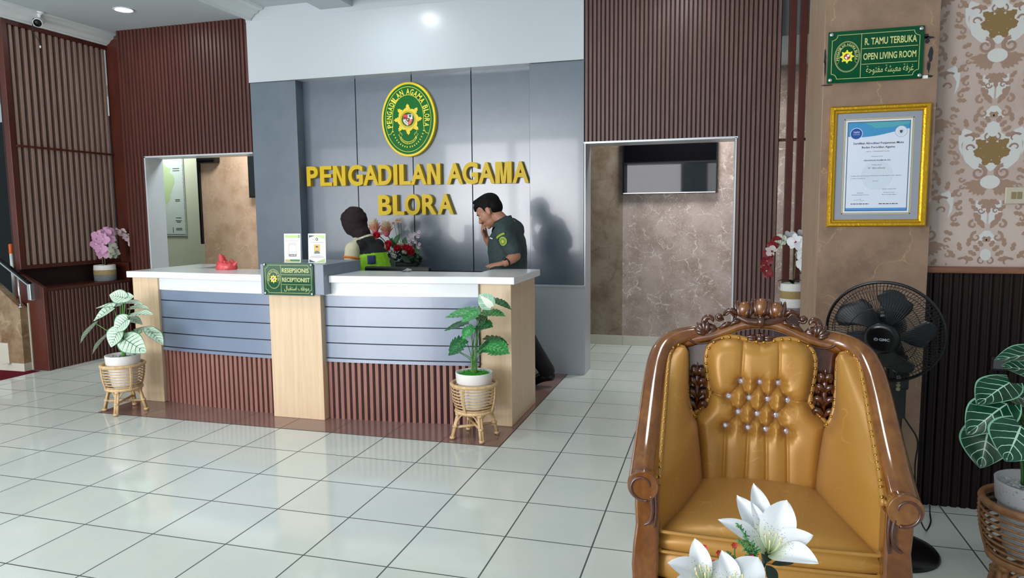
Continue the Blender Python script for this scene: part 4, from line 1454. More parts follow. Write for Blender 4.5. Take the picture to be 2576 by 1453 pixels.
disc(U(.135), V(.875), W_ * .105, 0, y - .0003); disc(U(.135), V(.875), W_ * .095, 3, y - .0004)
disc(U(.865), V(.885), W_ * .10, 6, y - .0003); disc(U(.865), V(.885), W_ * .09, 0, y - .0004); disc(U(.865), V(.885), W_ * .065, 7, y - .0005)
flat(mb, [(U(.84), V(.90)), (U(.89), V(.90)), (U(.885), V(.875)), (U(.865), V(.865)), (U(.845), V(.875))], y - .0006, 4)
disc(U(.5), V(.40), W_ * .26, 7, y - .00015)
part('certificate_sheet', mb, CB, t)
mb = MB()
yy = y - .0008


def tx(s_, u0, u1, v0, hgt, mi=0, bold=0.0, T=None): put_text(mb, s_, U(u0), U(u1), V(v0), V(v0 + hgt), yy, bold=bold, mi=mi, res=1)


tx('TAPM', .085, .185, .882, .018, 1, .02); tx('Tim Akreditasi', .08, .19, .868, .007, 1); tx('Penjaminan Mutu', .08, .19, .858, .007, 1)
tx('Sertifikat Akreditasi Penjaminan Mutu', .09, .91, .745, .032, 0, .015)
tx('Badan Peradilan Agama', .235, .775, .70, .030, 0, .015)
tx('Nomor : 998/DJA/HK07.11/2021', .315, .69, .663, .012)
tx('Diberikan kepada', .40, .585, .607, .011); tx('PENGADILAN AGAMA BLORA', .28, .715, .562, .015, 0, .01)
tx('Terakreditasi', .405, .565, .513, .011); tx('"A" (Excellent)', .335, .63, .468, .024)
tx('Sertifikat Akreditasi Penjaminan Mutu Badan Peradilan Agama ini akan dilakukan', .07, .90, .388, .012, 0)
tx('penilaian kembali pada', .07, .31, .36, .012); tx('Juni 2022', .43, .525, .327, .013)
tx('Jakarta, 5 Januari 2021', .60, .82, .235, .013); tx('Direktur Jenderal', .625, .80, .197, .011); tx('Badan Peradilan Agama', .595, .83, .173, .011)
tx('Ketua Tim', .185, .285, .196, .011); tx('Akreditasi Penjaminan Mutu', .10, .375, .172, .011)
mb.tube([(U(.13), yy, V(.118)), (U(.22), yy, V(.122)), (U(.245), yy, V(.135)), (U(.245), yy, V(.108)), (U(.31), yy, V(.119))], .0004, 4)
for u0, u1 in ((.085, .385), (.55, .86)):
    u = u0
    R_ = random.Random(int(u0 * 1000))
    while u < u1:
        w = R_.uniform(.02, .06); flat(mb, [(U(u), V(.070)), (U(min(u + w, u1)), V(.070)), (U(min(u + w, u1)), V(.079)), (U(u), V(.079))], yy, 0); u += w + .012
part('lettering', mb, [CB[4], CB[0]], t)
mb = MB(); mb.box(X0 + .01, X1 - .01, -.4014, -.4005, Z0 + .01, Z1 - .01); part('backing', mb, M['groove'], t)

# ------------------------------------------------------------------ carved armchair, built around its own centre, facing -Y
M['gold_fab'] = mat('gold_satin', '#B5843A', 0.38, metal=0.14, spec=0.5, sheen=0.08)
tt = NT(M['gold_fab'])
v = tt.coord()
wv = tt.noise(v, 8, 1, .4, .9)
nz = tt.noise(v, 5, 3, .5, .5)
ad = tt.node('ShaderNodeVectorMath', operation='ADD'); sc_ = tt.node('ShaderNodeVectorMath', operation='SCALE'); sc_.inputs['Scale'].default_value = .3
tt.link(nz.outputs['Color'], sc_.inputs[0]); tt.link(v, ad.inputs[0]); tt.link(sc_.outputs[0], ad.inputs[1]); ln_ = tt.ramp(wv.outputs['Fac'], [(.485, (0, 0, 0, 1)), (.497, (1, 1, 1, 1)), (.503, (1, 1, 1, 1)), (.515, (0, 0, 0, 1))])
n3 = tt.noise(v, 9, 2, .5)
mk = tt.math('MULTIPLY', ln_, tt.ramp(n3.outputs['Fac'], [(.50, (0, 0, 0, 1)), (.60, (.6, .6, .6, 1))]))
tt.link(tt.mix(mk, lin('#B5843A'), lin('#CB9D58')), tt.b.inputs['Base Color'])
tt.bump(mk, .12, .002)
M['teak'] = wood_material('varnished_teak', '#5E3210', '#764416', (2, 1, 1.2), 4, 0.16, coat=0.9, dist=1.6, c3='#8C5A22')
M['teak_dk'] = wood_material('dark_carved_teak', '#3C1B0C', '#572B13', (3, 3, 3), 5, 0.16, coat=0.9, dist=1.0)
M['nail'] = mat('brass_nail', '#C99B45', 0.25, 0.9)
M['crystal'] = mat('crystal_button', '#D6D8E2', 0.08, 0.55, spec=0.9)

CH = Vector((3.473, -1.92, 0))
chair = thing('armchair', 'large carved teak armchair with tufted gold satin upholstery', 'armchair', CH)


def cpart(name, mb, mats, **kw): return part(name, mb, mats, chair, local=True, **kw)


def yb(z): return .47 + .12 * z


# seat
def rbox_seat(z0, z1, yf, ybk, wf, wb, crown, bulge, rad=.03):
    """upholstered block: rows around the section from back to front"""
    NX, mbx = 21, MB()
    sec = [(ybk, z1 - .012), (lerp(ybk, yf, .25), z1), (lerp(ybk, yf, .5), z1 + .004), (lerp(ybk, yf, .75), z1), (yf + rad * 1.6, z1 - .004), (yf + rad * .5, z1 - rad * .35), (yf, z1 - rad), (yf - bulge, (z0 + z1) / 2), (yf - bulge * .6, z0 + .008), (yf, z0 + .001), (yf + .03, z0), (ybk, z0)]
    rows = []
    for y, z in sec:
        t_ = (y - yf) / (ybk - yf); w = lerp(wf, wb, max(0, min(1, t_)))
        row = []
        for i in range(NX):
            u = -1 + 2 * i / (NX - 1)
            x = w * math.copysign(abs(u) ** .85, u)
            cr = crown * (1 - u * u) ** .8 if z > (z0 + z1) / 2 + .005 else 0
            fr = -.012 * (1 - u * u) if t_ < .2 else 0
            row.append((x, y + fr + (.012 * abs(u) ** 6 if t_ < .2 else 0), z + cr * (1 if t_ > .05 else .35) - (.012 * abs(u) ** 8 if z > (z0 + z1) / 2 else 0)))
        rows.append(row)
    mbx.grid(rows, 0, True)
    for s_ in (0, -1): mbx.add([r[s_] for r in rows], [tuple(range(len(rows)))], 0, False)
    return mbx


mb = rbox_seat(.372, .447, -.005, .53, .327, .228, .03, .008)
seat = cpart('seat_cushion', mb, M['gold_fab'], sub=1)
for zz, dy in ((.443, -.002), (.377, -.003)):
    mb = MB(); mb.tube(spline([(-.335, .05, zz), (-.326, .0, zz), (-.29, -.016 + dy, zz), (0, -.026 + dy, zz - .0), (.29, -.016 + dy, zz), (.326, .0, zz), (.335, .05, zz)], 50), .0062, 8)
    part('piping', mb, M['gold_fab'], seat, local=True)
mb = rbox_seat(.275, .3735, -.004, .53, .333, .24, 0, .010, .010)
cpart('seat_base', mb, M['gold_fab'], sub=1)
mb = MB(); mb.box(-.335, .335, -.004, .50, .19, .273); mb.prism([(-.335, .27), (.335, .27), (.335, .15), (.2, .165), (.1, .13), (0, .12), (-.1, .13), (-.2, .165), (-.335, .15)], 'y', -.012, .012)
cpart('apron', mb, M['teak'], bevel=.004)
mb = MB(); mb.box(-.332, .332, -.0165, -.004, .262, .278)
for i in range(17): mb.ell((-.325 + i * .0406, -.018, .270), (.006, .004, .006), 8, 5, 1)
cpart('nail_strip', mb, [M['gold_fab'], M['nail']])

# back cushion outline (right half, mirrored): x, z from the bottom up
HALF = [(.224, .435), (.228, .52), (.234, .60), (.242, .672), (.230, .695), (.196, .73), (.182, .762), (.186, .80), (.194, .85), (.197, .90), (.190, .94), (.168, .970), (.128, .988), (.085, .989), (.04, .980), (.0, .974)]
HO = spl2(HALF, 61)


def halfwidth(z):
    best = 0
    for a, b in zip(HO, HO[1:]):
        if min(a[1], b[1]) <= z <= max(a[1], b[1]) and abs(a[1] - b[1]) > 1e-6:
            t_ = (z - a[1]) / (b[1] - a[1]); best = max(best, lerp(a[0], b[0], t_))
    return best


BTN = [(-.067, .822), (.002, .823), (.068, .823), (-.110, .762), (-.036, .760), (.031, .759), (.103, .759), (-.075, .704), (-.006, .701), (.062, .700), (-.121, .649), (-.038, .646), (.026, .644), (.100, .642)]
CRE = [(0, 3), (0, 4), (1, 4), (1, 5), (2, 5), (2, 6), (3, 7), (4, 7), (4, 8), (5, 8), (5, 9), (6, 9), (7, 10), (7, 11), (8, 11), (8, 12), (9, 12), (9, 13)]
SEG = [(BTN[a], BTN[b]) for a, b in CRE]
SEG += [(BTN[0], (-.060, .985)), (BTN[2], (.068, .985)), (BTN[10], (-.125, .44)), (BTN[11], (-.045, .44)), (BTN[12], (.030, .44)), (BTN[13], (.105, .44)), (BTN[3], (-.185, .775)), (BTN[6], (.185, .762))]


def segd(px, pz, a, b):
    dx, dz = b[0] - a[0], b[1] - a[1]; L2 = dx * dx + dz * dz
    t_ = max(0, min(1, ((px - a[0]) * dx + (pz - a[1]) * dz) / L2))
    return math.hypot(px - a[0] - dx * t_, pz - a[1] - dz * t_)


def puff(x, z, edge):
    e = min(1, edge / .055)
    h = .052 * (1 - (1 - e) ** 2.2)
    d = min(math.hypot(x - b[0], z - b[1]) for b in BTN)
    h -= .032 * math.exp(-(d / .019) ** 2) + .012 * math.exp(-(d / .04) ** 2)
    s_ = min(segd(x, z, a, b) for a, b in SEG)
    k = 1 if z > .63 and z < .84 else .45
    h -= k * (.014 * math.exp(-(s_ / .0055) ** 2) + .011 * math.exp(-(s_ / .019) ** 2))
    # fine gathers round the buttons
    for b in BTN:
        r = math.hypot(x - b[0], z - b[1])
        if r < .05:
            h += .0016 * math.sin(9 * math.atan2(z - b[1], x - b[0])) * math.exp(-((r - .018) / .016) ** 2)
    return h


poly = HO + [(-x, z) for x, z in HO[::-1]][1:]
PX = np.array([p[0] for p in poly]); PZ = np.array([p[1] for p in poly])


def edge_dist(x, z):
    ax, az = PX[:-1], PZ[:-1]; bx, bz = PX[1:], PZ[1:]
    dx, dz = bx - ax, bz - az; L2 = dx * dx + dz * dz + 1e-12
    t_ = np.clip(((x - ax) * dx + (z - az) * dz) / L2, 0, 1)
    return float(np.sqrt(np.min((x - ax - dx * t_) ** 2 + (z - az - dz * t_) ** 2)))


NZ, NXX = 170, 150
rows = []


def topz(x):
    """height of the outline's heart-shaped top at x"""
    x = max(abs(x), 2e-4)
    pts = [p for p in HO if p[1] > .93]
    zt = .93
    for a, b in zip(pts, pts[1:]):
        if min(a[0], b[0]) <= x <= max(a[0], b[0]) and abs(a[0] - b[0]) > 1e-7:
            t_ = (x - a[0]) / (b[0] - a[0]); zt = max(zt, lerp(a[1], b[1], t_))
    return zt


for j in range(NZ + 1):
    row = []
    v_ = j / NZ
    zb = lerp(.435, .93, min(1, v_ / .86))
    for i in range(NXX + 1):
        u = -1 + 2 * i / NXX
        if v_ <= .86:
            z = zb; x = u * halfwidth(z)
        else:
            k = (v_ - .86) / .14
            hw = lerp(halfwidth(.93), .150, k)
            x = u * halfwidth(.93) * lerp(1, .90, k)
            z = lerp(.93, topz(x), k)
        e = edge_dist(x, z)
        if z < .45: e = max(e, .03)
        row.append((x, yb(z) - puff(x, z, e) - .012, z))
    rows.append(row)
mb = MB(); mb.grid(rows, 0, True)
back = cpart('back_cushion', mb, M['gold_fab'])
for i, (x, z) in enumerate(BTN):
    yy = yb(z) - puff(x, z, .06) - .012 - .013
    mb = MB(); Mx = Matrix.Rotation(PI / 2, 4, 'X')
    mb.lathe([(.0122, -.004), (.0124, .001), (.009, .0048), (.005, .0062), (.0005, .0063)], (x, yy, z), 10, sm=False, M=Mx)
    part('crystal_button', mb, M['crystal'], back, local=True)
# piping band with nails round the outline
band = spl2([(x, z) for x, z in HALF[3:]], 60)
full = band + [(-x, z) for x, z in band[::-1]][1:]
mb = MB(); mb.tube([(x, yb(z) - .014, z) for x, z in full], .0105, 8, 0, flat=.7, up=(0, 1, 0))
acc = 0; last = full[0]; nxt = .01
for p in full[1:]:
    acc += math.hypot(p[0] - last[0], p[1] - last[1]); last = p
    if acc >= nxt:
        mb.ell((p[0], yb(p[1]) - .024, p[1]), (.0058, .0045, .0058), 8, 5, 1); nxt += .0315
part('nailed_band', mb, [M['gold_fab'], M['nail']], back, local=True)

# wings: padded sides between the arm and the back
IN = [(.300, .948), (.284, .943), (.273, .925), (.270, .87), (.268, .80), (.265, .75), (.252, .70), (.228, .665), (.218, .60), (.208, .52), (.200, .44)]


def inner_pt(t_):
    p = interp(IN, t_); return Vector((p[0], yb(p[1]) - .03, p[1]))


OUT = [(.303, .55, .953), (.322, .535, .950), (.335, .49, .922), (.337, .38, .842), (.336, .28, .772), (.335, .17, .700), (.334, .09, .650), (.333, .035, .60), (.332, .015, .50), (.331, .02, .42)]


def outer_pt(t_): return Vector(interp(OUT, t_))


for s_ in (1, -1):
    rows = []
    for i in range(41):
        t_ = i / 40
        a, b = inner_pt(t_), outer_pt(t_)
        row = []
        for k in range(17):
            u = k / 16
            p = a.lerp(b, u)
            nrm = Vector((-.8, -.55, .1)).normalized()
            h = .028 * (1 - abs(2 * u - 1) ** 2.6) * min(1, t_ / .12 + .15)
            h += .012 * math.sin(PI * u) * math.sin(PI * t_)
            p = p + nrm * h
            row.append((s_ * p.x, p.y, p.z))
        rows.append(row)
    mb = MB(); mb.grid(rows, 0, True)
    w = cpart('wing_pad', mb, M['gold_fab'], sub=1)
    mb = MB()
    edge = [outer_pt(i / 60) for i in range(49)]
    up_ = [inner_pt(i / 40) for i in range(27, -1, -1)]
    path = up_ + edge
    path = [(s_ * p[0], p[1] - .006, p[2] + .002) for p in path]
    mb.tube(path, .0100, 8, 0)
    acc = 0; last = Vector(path[0]); nxt = .01
    for q in path[1:]:
        q = Vector(q); acc += (q - last).length; last = q
        if acc >= nxt: mb.ell(q + Vector((-s_ * .004, -.0085, .003)), .0056, 8, 5, 1); nxt += .033
    part('nailed_band', mb, [M['gold_fab'], M['nail']], w, local=True)

# arms: one glossy roll from the front scroll up to the crest
for s_ in (1, -1):
    ctr = [(.380, -.03, .605), (.381, .02, .625), (.382, .10, .662), (.382, .19, .715), (.381, .29, .782), (.379, .39, .847), (.373, .47, .900), (.356, .53, .943), (.322, .57, .972), (.27, .592, .990), (.21, .60, 1.0)]
    pth = spline(ctr, 56)
    rx = [lerp(.048, .043, min(1, i / 20)) if i < 40 else lerp(.043, .033, (i - 40) / 15) for i in range(56)]
    mb = MB(); mb.tube([(s_ * p.x, p.y, p.z) for p in pth], rx, 18, 0, up=(0, -.3, 1), flat=.82)
    arm = cpart('arm', mb, M['teak'])
    # scroll
    mb = MB()
    cx, cz = s_ * .376, .604
    Mx = Matrix.Rotation(PI / 2, 4, 'X')
    mb.lathe([(.046, -.02), (.049, .030), (.049, .036), (.047, .0385)], (cx, -.02, cz), 30, M=Mx)
    sp = []
    for k in range(46):
        a = -1.9 + 4.9 * k / 45; r = lerp(.047, .021, k / 45)
        sp.append((cx - s_ * r * math.cos(a + PI), -.0592, cz + r * math.sin(a)))
    mb.tube(sp, [lerp(.006, .0035, k / 45) for k in range(46)], 7, 1, flat=.9, up=(0, 1, 0))
    part('scroll', mb, [M['teak'], M['teak_dk']], arm, local=True)
    # front post with a carved leaf foot
    mb = MB()
    prof = [(.326, .59), (.404, .56), (.403, .52), (.400, .47), (.408, .40), (.412, .33), (.408, .27), (.40, .24), (.41, .20), (.42, .12), (.415, .05), (.40, .001), (.345, .001), (.338, .06), (.328, .15), (.326, .4)]
    mb.prism([(s_ * a, b) for a, b in prof], 'y', -.045, .035)
    po = cpart('front_post', mb, M['teak'], bevel=.010, seg=3)
    mb = MB()
    mb.tube(spline([(s_ * .350, -.050, .575), (s_ * .345, -.052, .53), (s_ * .352, -.052, .49), (s_ * .372, -.05, .475)], 18), [lerp(.010, .004, k / 17) for k in range(18)], 7)
    mb.tube(spline([(s_ * .338, -.047, .59), (s_ * .334, -.05, .53), (s_ * .339, -.05, .47)], 14), [lerp(.008, .004, k / 13) for k in range(14)], 7)
    for k in range(5):
        a0 = Vector((s_ * .372, -.045, .23)); d_ = Vector((s_ * math.sin(-.9 + .45 * k), 0, -math.cos(-.9 + .45 * k)))
        mb.tube([a0 + d_ * .01, a0 + d_ * .035 + Vector((0, -.008, 0)), a0 + d_ * .06], [.004, .010, .002], 7)
    mb.tube(spline([(s_ * .412, -.048, .285), (s_ * .39, -.05, .262), (s_ * .372, -.05, .235), (s_ * .352, -.05, .262), (s_ * .337, -.048, .275)], 20), .005, 7)
    part('carving', mb, M['teak_dk'], po, local=True)
    # outer side: panel with a rail and rear leg
    mb = MB()
    prof = [(.02, .59), (.12, .655), (.22, .72), (.34, .80), (.46, .88), (.55, .945), (.60, .965), (.62, .9), (.60, .5), (.60, .2), (.03, .2)]
    mb.prism(prof, 'x', s_ * .352, s_ * .392)
    mb.prism([(.55, .22), (.62, .22), (.66, .001), (.60, .001)], 'x', s_ * .33, s_ * .392)
    cpart('side_panel', mb, M['teak'], bevel=.012, seg=3)

# back board and crest rail
mb = MB()
bt = [(-.352, .20), (.352, .20), (.355, .9), (.338, .948), (.29, .972), (.22, .955), (.12, .967), (.0, .958), (-.12, .967), (-.22, .955), (-.29, .972), (-.338, .948), (-.355, .9)]
A = [(x, yb(z) + .012, z) for x, z in bt]; Bk = [(x, yb(z) + .04, z) for x, z in bt]
mb.add(A + Bk, [tuple(range(13)), tuple(range(25, 12, -1))] + [(i, (i + 1) % 13, 13 + (i + 1) % 13, 13 + i) for i in range(13)])
cpart('back_board', mb, M['teak_dk'])
up_ = [(.30, .990), (.265, 1.003), (.225, 1.005), (.18, 1.015), (.13, 1.035), (.075, 1.058), (.03, 1.066), (0, 1.068)]
lo_ = [(.30, .930), (.255, .945), (.205, .962), (.16, .975), (.12, .992), (.08, 1.010), (.04, 1.020), (0, 1.022)]
U_ = spl2(up_, 24); L_ = spl2(lo_, 24)
U_ = U_ + [(-x, z) for x, z in U_[::-1]][1:]; L_ = L_ + [(-x, z) for x, z in L_[::-1]][1:]
rows = []
for (ux, uz), (lx, lz) in zip(U_, L_):
    sec = []
    for t_, d_ in ((0, .012), (0, -.006), (.12, -.018), (.3, -.024), (.7, -.024), (.88, -.018), (1, -.006), (1, .012)):
        z = lerp(lz, uz, t_); sec.append((lerp(lx, ux, t_), yb(z) + d_, z))
    rows.append(sec)
mb = MB(); mb.grid(rows, 0, True, closed=True)
rail = cpart('crest_rail', mb, M['teak'])
for s_ in (1, -1):   # incised line that ends in the rail's rounded lobe
    mb = MB()
    pth = spline([(s_ * .265, yb(1) - .022, 1.0), (s_ * .262, yb(1) - .026, .975), (s_ * .235, yb(1) - .026, .962), (s_ * .19, yb(1) - .026, .966), (s_ * .14, yb(1) - .026, .985)], 30)
    mb.tube(pth, [lerp(.007, .003, k / 29) for k in range(30)], 7)
    part('moulding', mb, M['teak_dk'], rail, local=True)

# carved crest: three buds, pendant leaf, shells, scrolls and leaves
mb = MB()
yc = yb(1.09) - .012
for x, z, rz, tilt in ((-.060, 1.098, .029, .22), (.002, 1.107, .034, 0), (.058, 1.098, .029, -.22)):
    Mx = Matrix.Rotation(tilt, 4, 'Y')
    mb.ell((x, yc - .004, z), (.0258, .023, rz + .001), 20, 13, 0, Mx)
for x, z, tilt in ((-.060, 1.098, -.22), (.002, 1.107, 0), (.058, 1.098, .22)):
    for k in range(5):   # sepals clasp the bud
        an = -.2 + (k - 2) * .62
        bx = x + .027 * math.sin(an); hz = .018
        pth = [(x + .012 * math.sin(an), yc - .010 * math.cos(an), z - .030), (bx, yc - .022 * math.cos(an) + .004, z - .012), (bx * 1 + .004 * math.sin(an), yc - .016 * math.cos(an) + .006, z + hz), (x + .034 * math.sin(an), yc - .01 * math.cos(an) + .008, z + .032)]
        if k != 2: mb.tube(spline(pth, 8), [.006, .010, .011, .010, .009, .007, .005, .002], 7, 1)
    mb.ell((x, yc, z - .032), (.018, .015, .010), 10, 7, 1)
mb.tube(spline([(.0, yc - .022, 1.072), (.0, yc - .034, 1.055), (.0, yc - .032, 1.04), (.0, yc - .026, 1.026)], 10), [.010, .014, .016, .0155, .014, .012, .010, .007, .005, .002], 9, 1)
for s_ in (1, -1):
    mb.tube(spline([(s_ * .085, yc, 1.07), (s_ * .045, yc - .006, 1.052), (0, yc - .008, 1.048)], 12), .017, 9, 1)
    # leaf rising beside the outer bud
    mb.tube(spline([(s_ * .088, yc, 1.072), (s_ * .105, yc - .008, 1.092), (s_ * .125, yc - .004, 1.084), (s_ * .135, yc, 1.068)], 12), [.008, .013, .016, .018, .018, .017, .016, .014, .012, .010, .007, .004], 8, 1, flat=.6)
    mb.tube(spline([(s_ * .095, yc - .012, 1.066), (s_ * .112, yc - .020, 1.086), (s_ * .128, yc - .018, 1.075)], 8), .0045, 6, 1)
    mb.ell((s_ * .150, yc - .004, 1.066), .0125, 12, 8, 1)
    mb.tube(spline([(s_ * .135, yc, 1.058), (s_ * .155, yc - .004, 1.052), (s_ * .163, yc - .004, 1.066), (s_ * .152, yc - .008, 1.076)], 12), [.006] * 12, 7, 1)
    # lower leaf pair on the rail
    for (x0, z0, x1, z1) in ((.075, 1.052, .112, 1.034), (.105, 1.042, .148, 1.022)):
        mb.tube(spline([(s_ * x0, yc - .008, z0), (s_ * lerp(x0, x1, .5), yc - .018, lerp(z0, z1, .5) + .008), (s_ * x1, yc - .012, z1)], 9), [.006, .011, .014, .016, .016, .015, .013, .013, .010], 8, 1, flat=.55)
    # S scroll
    sc2 = []
    for k in range(30):
        t_ = k / 29
        if t_ < .55:
            q = t_ / .55; a = lerp(-.2, 4.2, q); r = lerp(.006, .024, q)
            sc2.append((s_ * (.187 - r * math.cos(a) * 1.0), yc - .012 + .006 * q, 1.050 + r * math.sin(a)))
        else:
            q = (t_ - .55) / .45
            p = spline([(s_ * (.187 - .024 * math.cos(4.2)), yc - .006, 1.05 + .024 * math.sin(4.2)), (s_ * .170, yc - .008, 1.018), (s_ * .198, yc - .008, .999), (s_ * .232, yc - .008, 1.0)], 20)[min(19, int(q * 19))]
            sc2.append(tuple(p))
    mb.tube(sc2, [lerp(.009, .0135, min(1, k / 14)) if k < 20 else lerp(.0135, .011, (k - 20) / 9) for k in range(30)], 9, 1)
    # fluted shell
    for k in range(5):
        a = lerp(.2, 1.75, k / 4)
        c_ = Vector((s_ * .200, yc - .008, 0.996))
        a = lerp(1.75, .25, k / 4); dd = Vector((s_ * math.cos(a), 0, math.sin(a)))
        L9 = (.052, .058, .055, .047, .036)[k]
        pth = [c_, c_ + dd * L9 * .35 + Vector((0, -.014, 0)), c_ + dd * L9 * .75 + Vector((s_ * .002, -.014, .002)), c_ + dd * L9 + Vector((s_ * .006, -.004, -.002))]
        mb.tube(spline(pth, 9), [.004, .0065, .0085, .0095, .0098, .0092, .008, .006, .002], 8, 1)
    mb.ell((s_ * .246, yc - .006, 1.0), .0115, 12, 8, 1)
    mb.tube(spline([(s_ * .205, yc - .014, .993), (s_ * .228, yc - .016, .989), (s_ * .25, yc - .010, .994)], 8), .008, 8, 1)
cpart('carved_crest', mb, [M['teak'], M['teak_dk']])
# rosette in the heart of the back
mb = MB(); yr = yb(.985) - .012
mb.ell((0, yr - .012, .988), (.014, .010, .014), 12, 8)
for k in range(7):
    a = lerp(-.35, PI + .35, k / 6); L2 = .062 if k in (0, 1, 5, 6) else .028
    pth = [(0 + .012 * math.cos(a), yr, .988 + .008 * math.sin(a)), (L2 * .55 * math.cos(a), yr - .008, .990 + .016 * math.sin(a)), (L2 * math.cos(a), yr, .989 + .012 * math.sin(a))]
    mb.tube(spline(pth, 7), [.006, .008, .009, .008, .006, .004, .002], 7)
cpart('rosette', mb, M['teak_dk'])
# carved acanthus between back and wings
for s_ in (1, -1):
    mb = MB()
    yl = yb(.78) - .018
    mb.tube([(s_ * .228, yl, .695), (s_ * .229, yl - .008, .77), (s_ * .230, yl - .006, .83), (s_ * .231, yl, .885)], [.007, .010, .013, .001], 7)
    for k, (z, r, n_) in enumerate(((.715, .034, 3), (.760, .032, 3), (.805, .026, 2), (.845, .018, 1))):
        for q in (1, -1):
            pth = spline([(s_ * .229, yl - .006, z - .012), (s_ * .229 + q * r * .55, yl - .018, z + .018), (s_ * .229 + q * r, yl - .014, z + .012), (s_ * .229 + q * (r + .001), yl - .016, z - .008)], 10)
            mb.tube(pth, [.005, .008, .011, .0125, .013, .012, .010, .009, .006, .004], 7)
    cpart('carved_leaf', mb, M['teak_dk'])

# ------------------------------------------------------------------ pedestal fan
M['fan_blk'] = mat('fan_black', '#0C0D10', 0.3)
M['fan_blade'] = mat('fan_blade_smoke', '#24282C', 0.35)
FB = Vector((4.05, -0.90, 0))
fan = thing('pedestal_fan', 'black pedestal fan between the armchair and the papered column', 'fan', FB)
mb = MB(); mb.lathe([(.195, .001), (.195, .010), (.185, .022), (.14, .034), (.06, .046), (.035, .07), (.030, .10), (.001, .101)], FB, 40)
part('base', mb, M['fan_blk'], fan)
mb = MB(); mb.lathe([(.0125, .09), (.0125, .62)], FB, 14); part('pole', mb, M['chrome'], fan)
mb = MB(); mb.lathe([(.022, .46), (.026, .48), (.026, .60), (.022, .62)], FB, 16)
mb.box(FB.x - .028, FB.x + .03, FB.y - .035, FB.y + .025, .60, .87)
part('column_sleeve', mb, M['fan_blk'], fan, bevel=.008)
fn = Vector((-.30, -.925, -.235)).normalized()
GC = Vector((3.965, -1.03, .978))
RF = face_to(fn)
R3 = RF.to_3x3()


def fp(x, y, z):
    return GC + R3 @ Vector((x, y, z))


mb = MB(); mb.box(FB.x - .055, FB.x + .03, FB.y - .075, FB.y - .0355, .73, .85)
ctl = part('control_box', mb, M['fan_blk'], fan, bevel=.008)
mb = MB(); mb.lathe([(.020, 0), (.020, .008), (.016, .014), (.001, .0142)], (FB.x - .02, FB.y - .0752, .825), 16, M=Matrix.Rotation(PI / 2, 4, 'X'))
part('knob', mb, mat('knob_cream', '#A39C84', .4), ctl)
for k in range(4):
    mb = MB(); mb.lathe([(.0085, 0), (.0085, .006), (.001, .007)], (FB.x - .012, FB.y - .0752, .785 - k * .0165), 12, M=Matrix.Rotation(PI / 2, 4, 'X'))
    part('button', mb, bpy.data.materials['knob_cream'], ctl)
mb = MB(); mb.lathe([(.03, -.13), (.065, -.12), (.075, -.08), (.07, -.05), (.05, -.045)], GC, 22, M=RF)
part('motor', mb, M['fan_blk'], fan)
mb = MB(); mb.tube([FB + Vector((0, 0, .86)), fp(0, .02, -.10)], .028, 10); part('neck', mb, M['fan_blk'], fan)


def grille(z_mid, z_edge, hub_r, n, name, twist=0.0):
    mb = MB()
    R0 = .213
    for k in range(n):
        a = 2 * PI * k / n
        pth = []
        for i in range(9):
            t_ = i / 8
            r = lerp(hub_r, R0, t_); z = lerp(z_mid, z_edge, t_ ** 3)
            if t_ > .95: r = R0
            aa = a + twist * (1 - t_)
            pth.append(fp(r * math.cos(aa), r * math.sin(aa), z))
        mb.tube(pth, .00095, 4, cap=False)
    for r, t_ in ((hub_r + .002, 0), (lerp(hub_r, R0, .45), .45), (lerp(hub_r, R0, .85), .85)):
        z = lerp(z_mid, z_edge, t_ ** 3)
        mb.tube([fp(r * math.cos(q), r * math.sin(q), z) for q in [2 * PI * i / 48 for i in range(48)]], .0014, 5, closed=True)
    return mb


mb = grille(.062, .006, .055, 96, 'front'); part('front_grille', mb, M['fan_blk'], fan)
mb = grille(-.060, -.006, .055, 96, 'back', .2); part('rear_grille', mb, M['fan_blk'], fan)
mb = MB(); mb.tube([fp(.215 * math.cos(q), .215 * math.sin(q), 0) for q in [2 * PI * i / 64 for i in range(64)]], .0062, 8, closed=True)
part('grille_rim', mb, M['fan_blk'], fan)
mb = MB(); mb.lathe([(.063, .052), (.067, .064), (.063, .073), (.045, .0762), (.001, .077)], GC, 36, M=RF)
cap = part('hub_cap', mb, mat('cap_black', '#08090C', .22), fan)
mb = MB()
# lettering on the cap, lying in the cap's plane
ux = Vector((0, 0, 1)).cross(fn).normalized(); uz = fn.cross(ux).normalized()
TM = Matrix(((ux.x, -fn.x, uz.x, 0), (ux.y, -fn.y, uz.y, 0), (ux.z, -fn.z, uz.z, 0), (0, 0, 0, 1)))
Tc = Matrix.Translation(GC + fn * .0785) @ TM
put_text(mb, 'GMC', -.008, .030, -.006, .006, 0, bold=.03, T=Tc, res=2)
A = [(-.019 + .0075 * math.cos(q), 0, .0065 * math.sin(q)) for q in [2 * PI * i / 24 for i in range(24)]]
B = [(-.019 + .0055 * math.cos(q), 0, .0045 * math.sin(q)) for q in [2 * PI * i / 24 for i in range(24)]]
m2 = MB(); m2.grid([A, B], 0, False, closed=True); m2.xf(Tc); mb.merge(m2)
put_text(mb, 'gmc', -.023, -.015, -.002, .002, 0, bold=.03, T=Tc, res=1)
part('lettering', mb, mat('cap_print', '#AEB8C2', .4), cap)
bl = MB(); bl.lathe([(.03, -.03), (.034, -.025), (.034, .03), (.001, .034)], GC, 20, M=RF)
hub = part('blade_hub', bl, M['fan_blade'], fan)
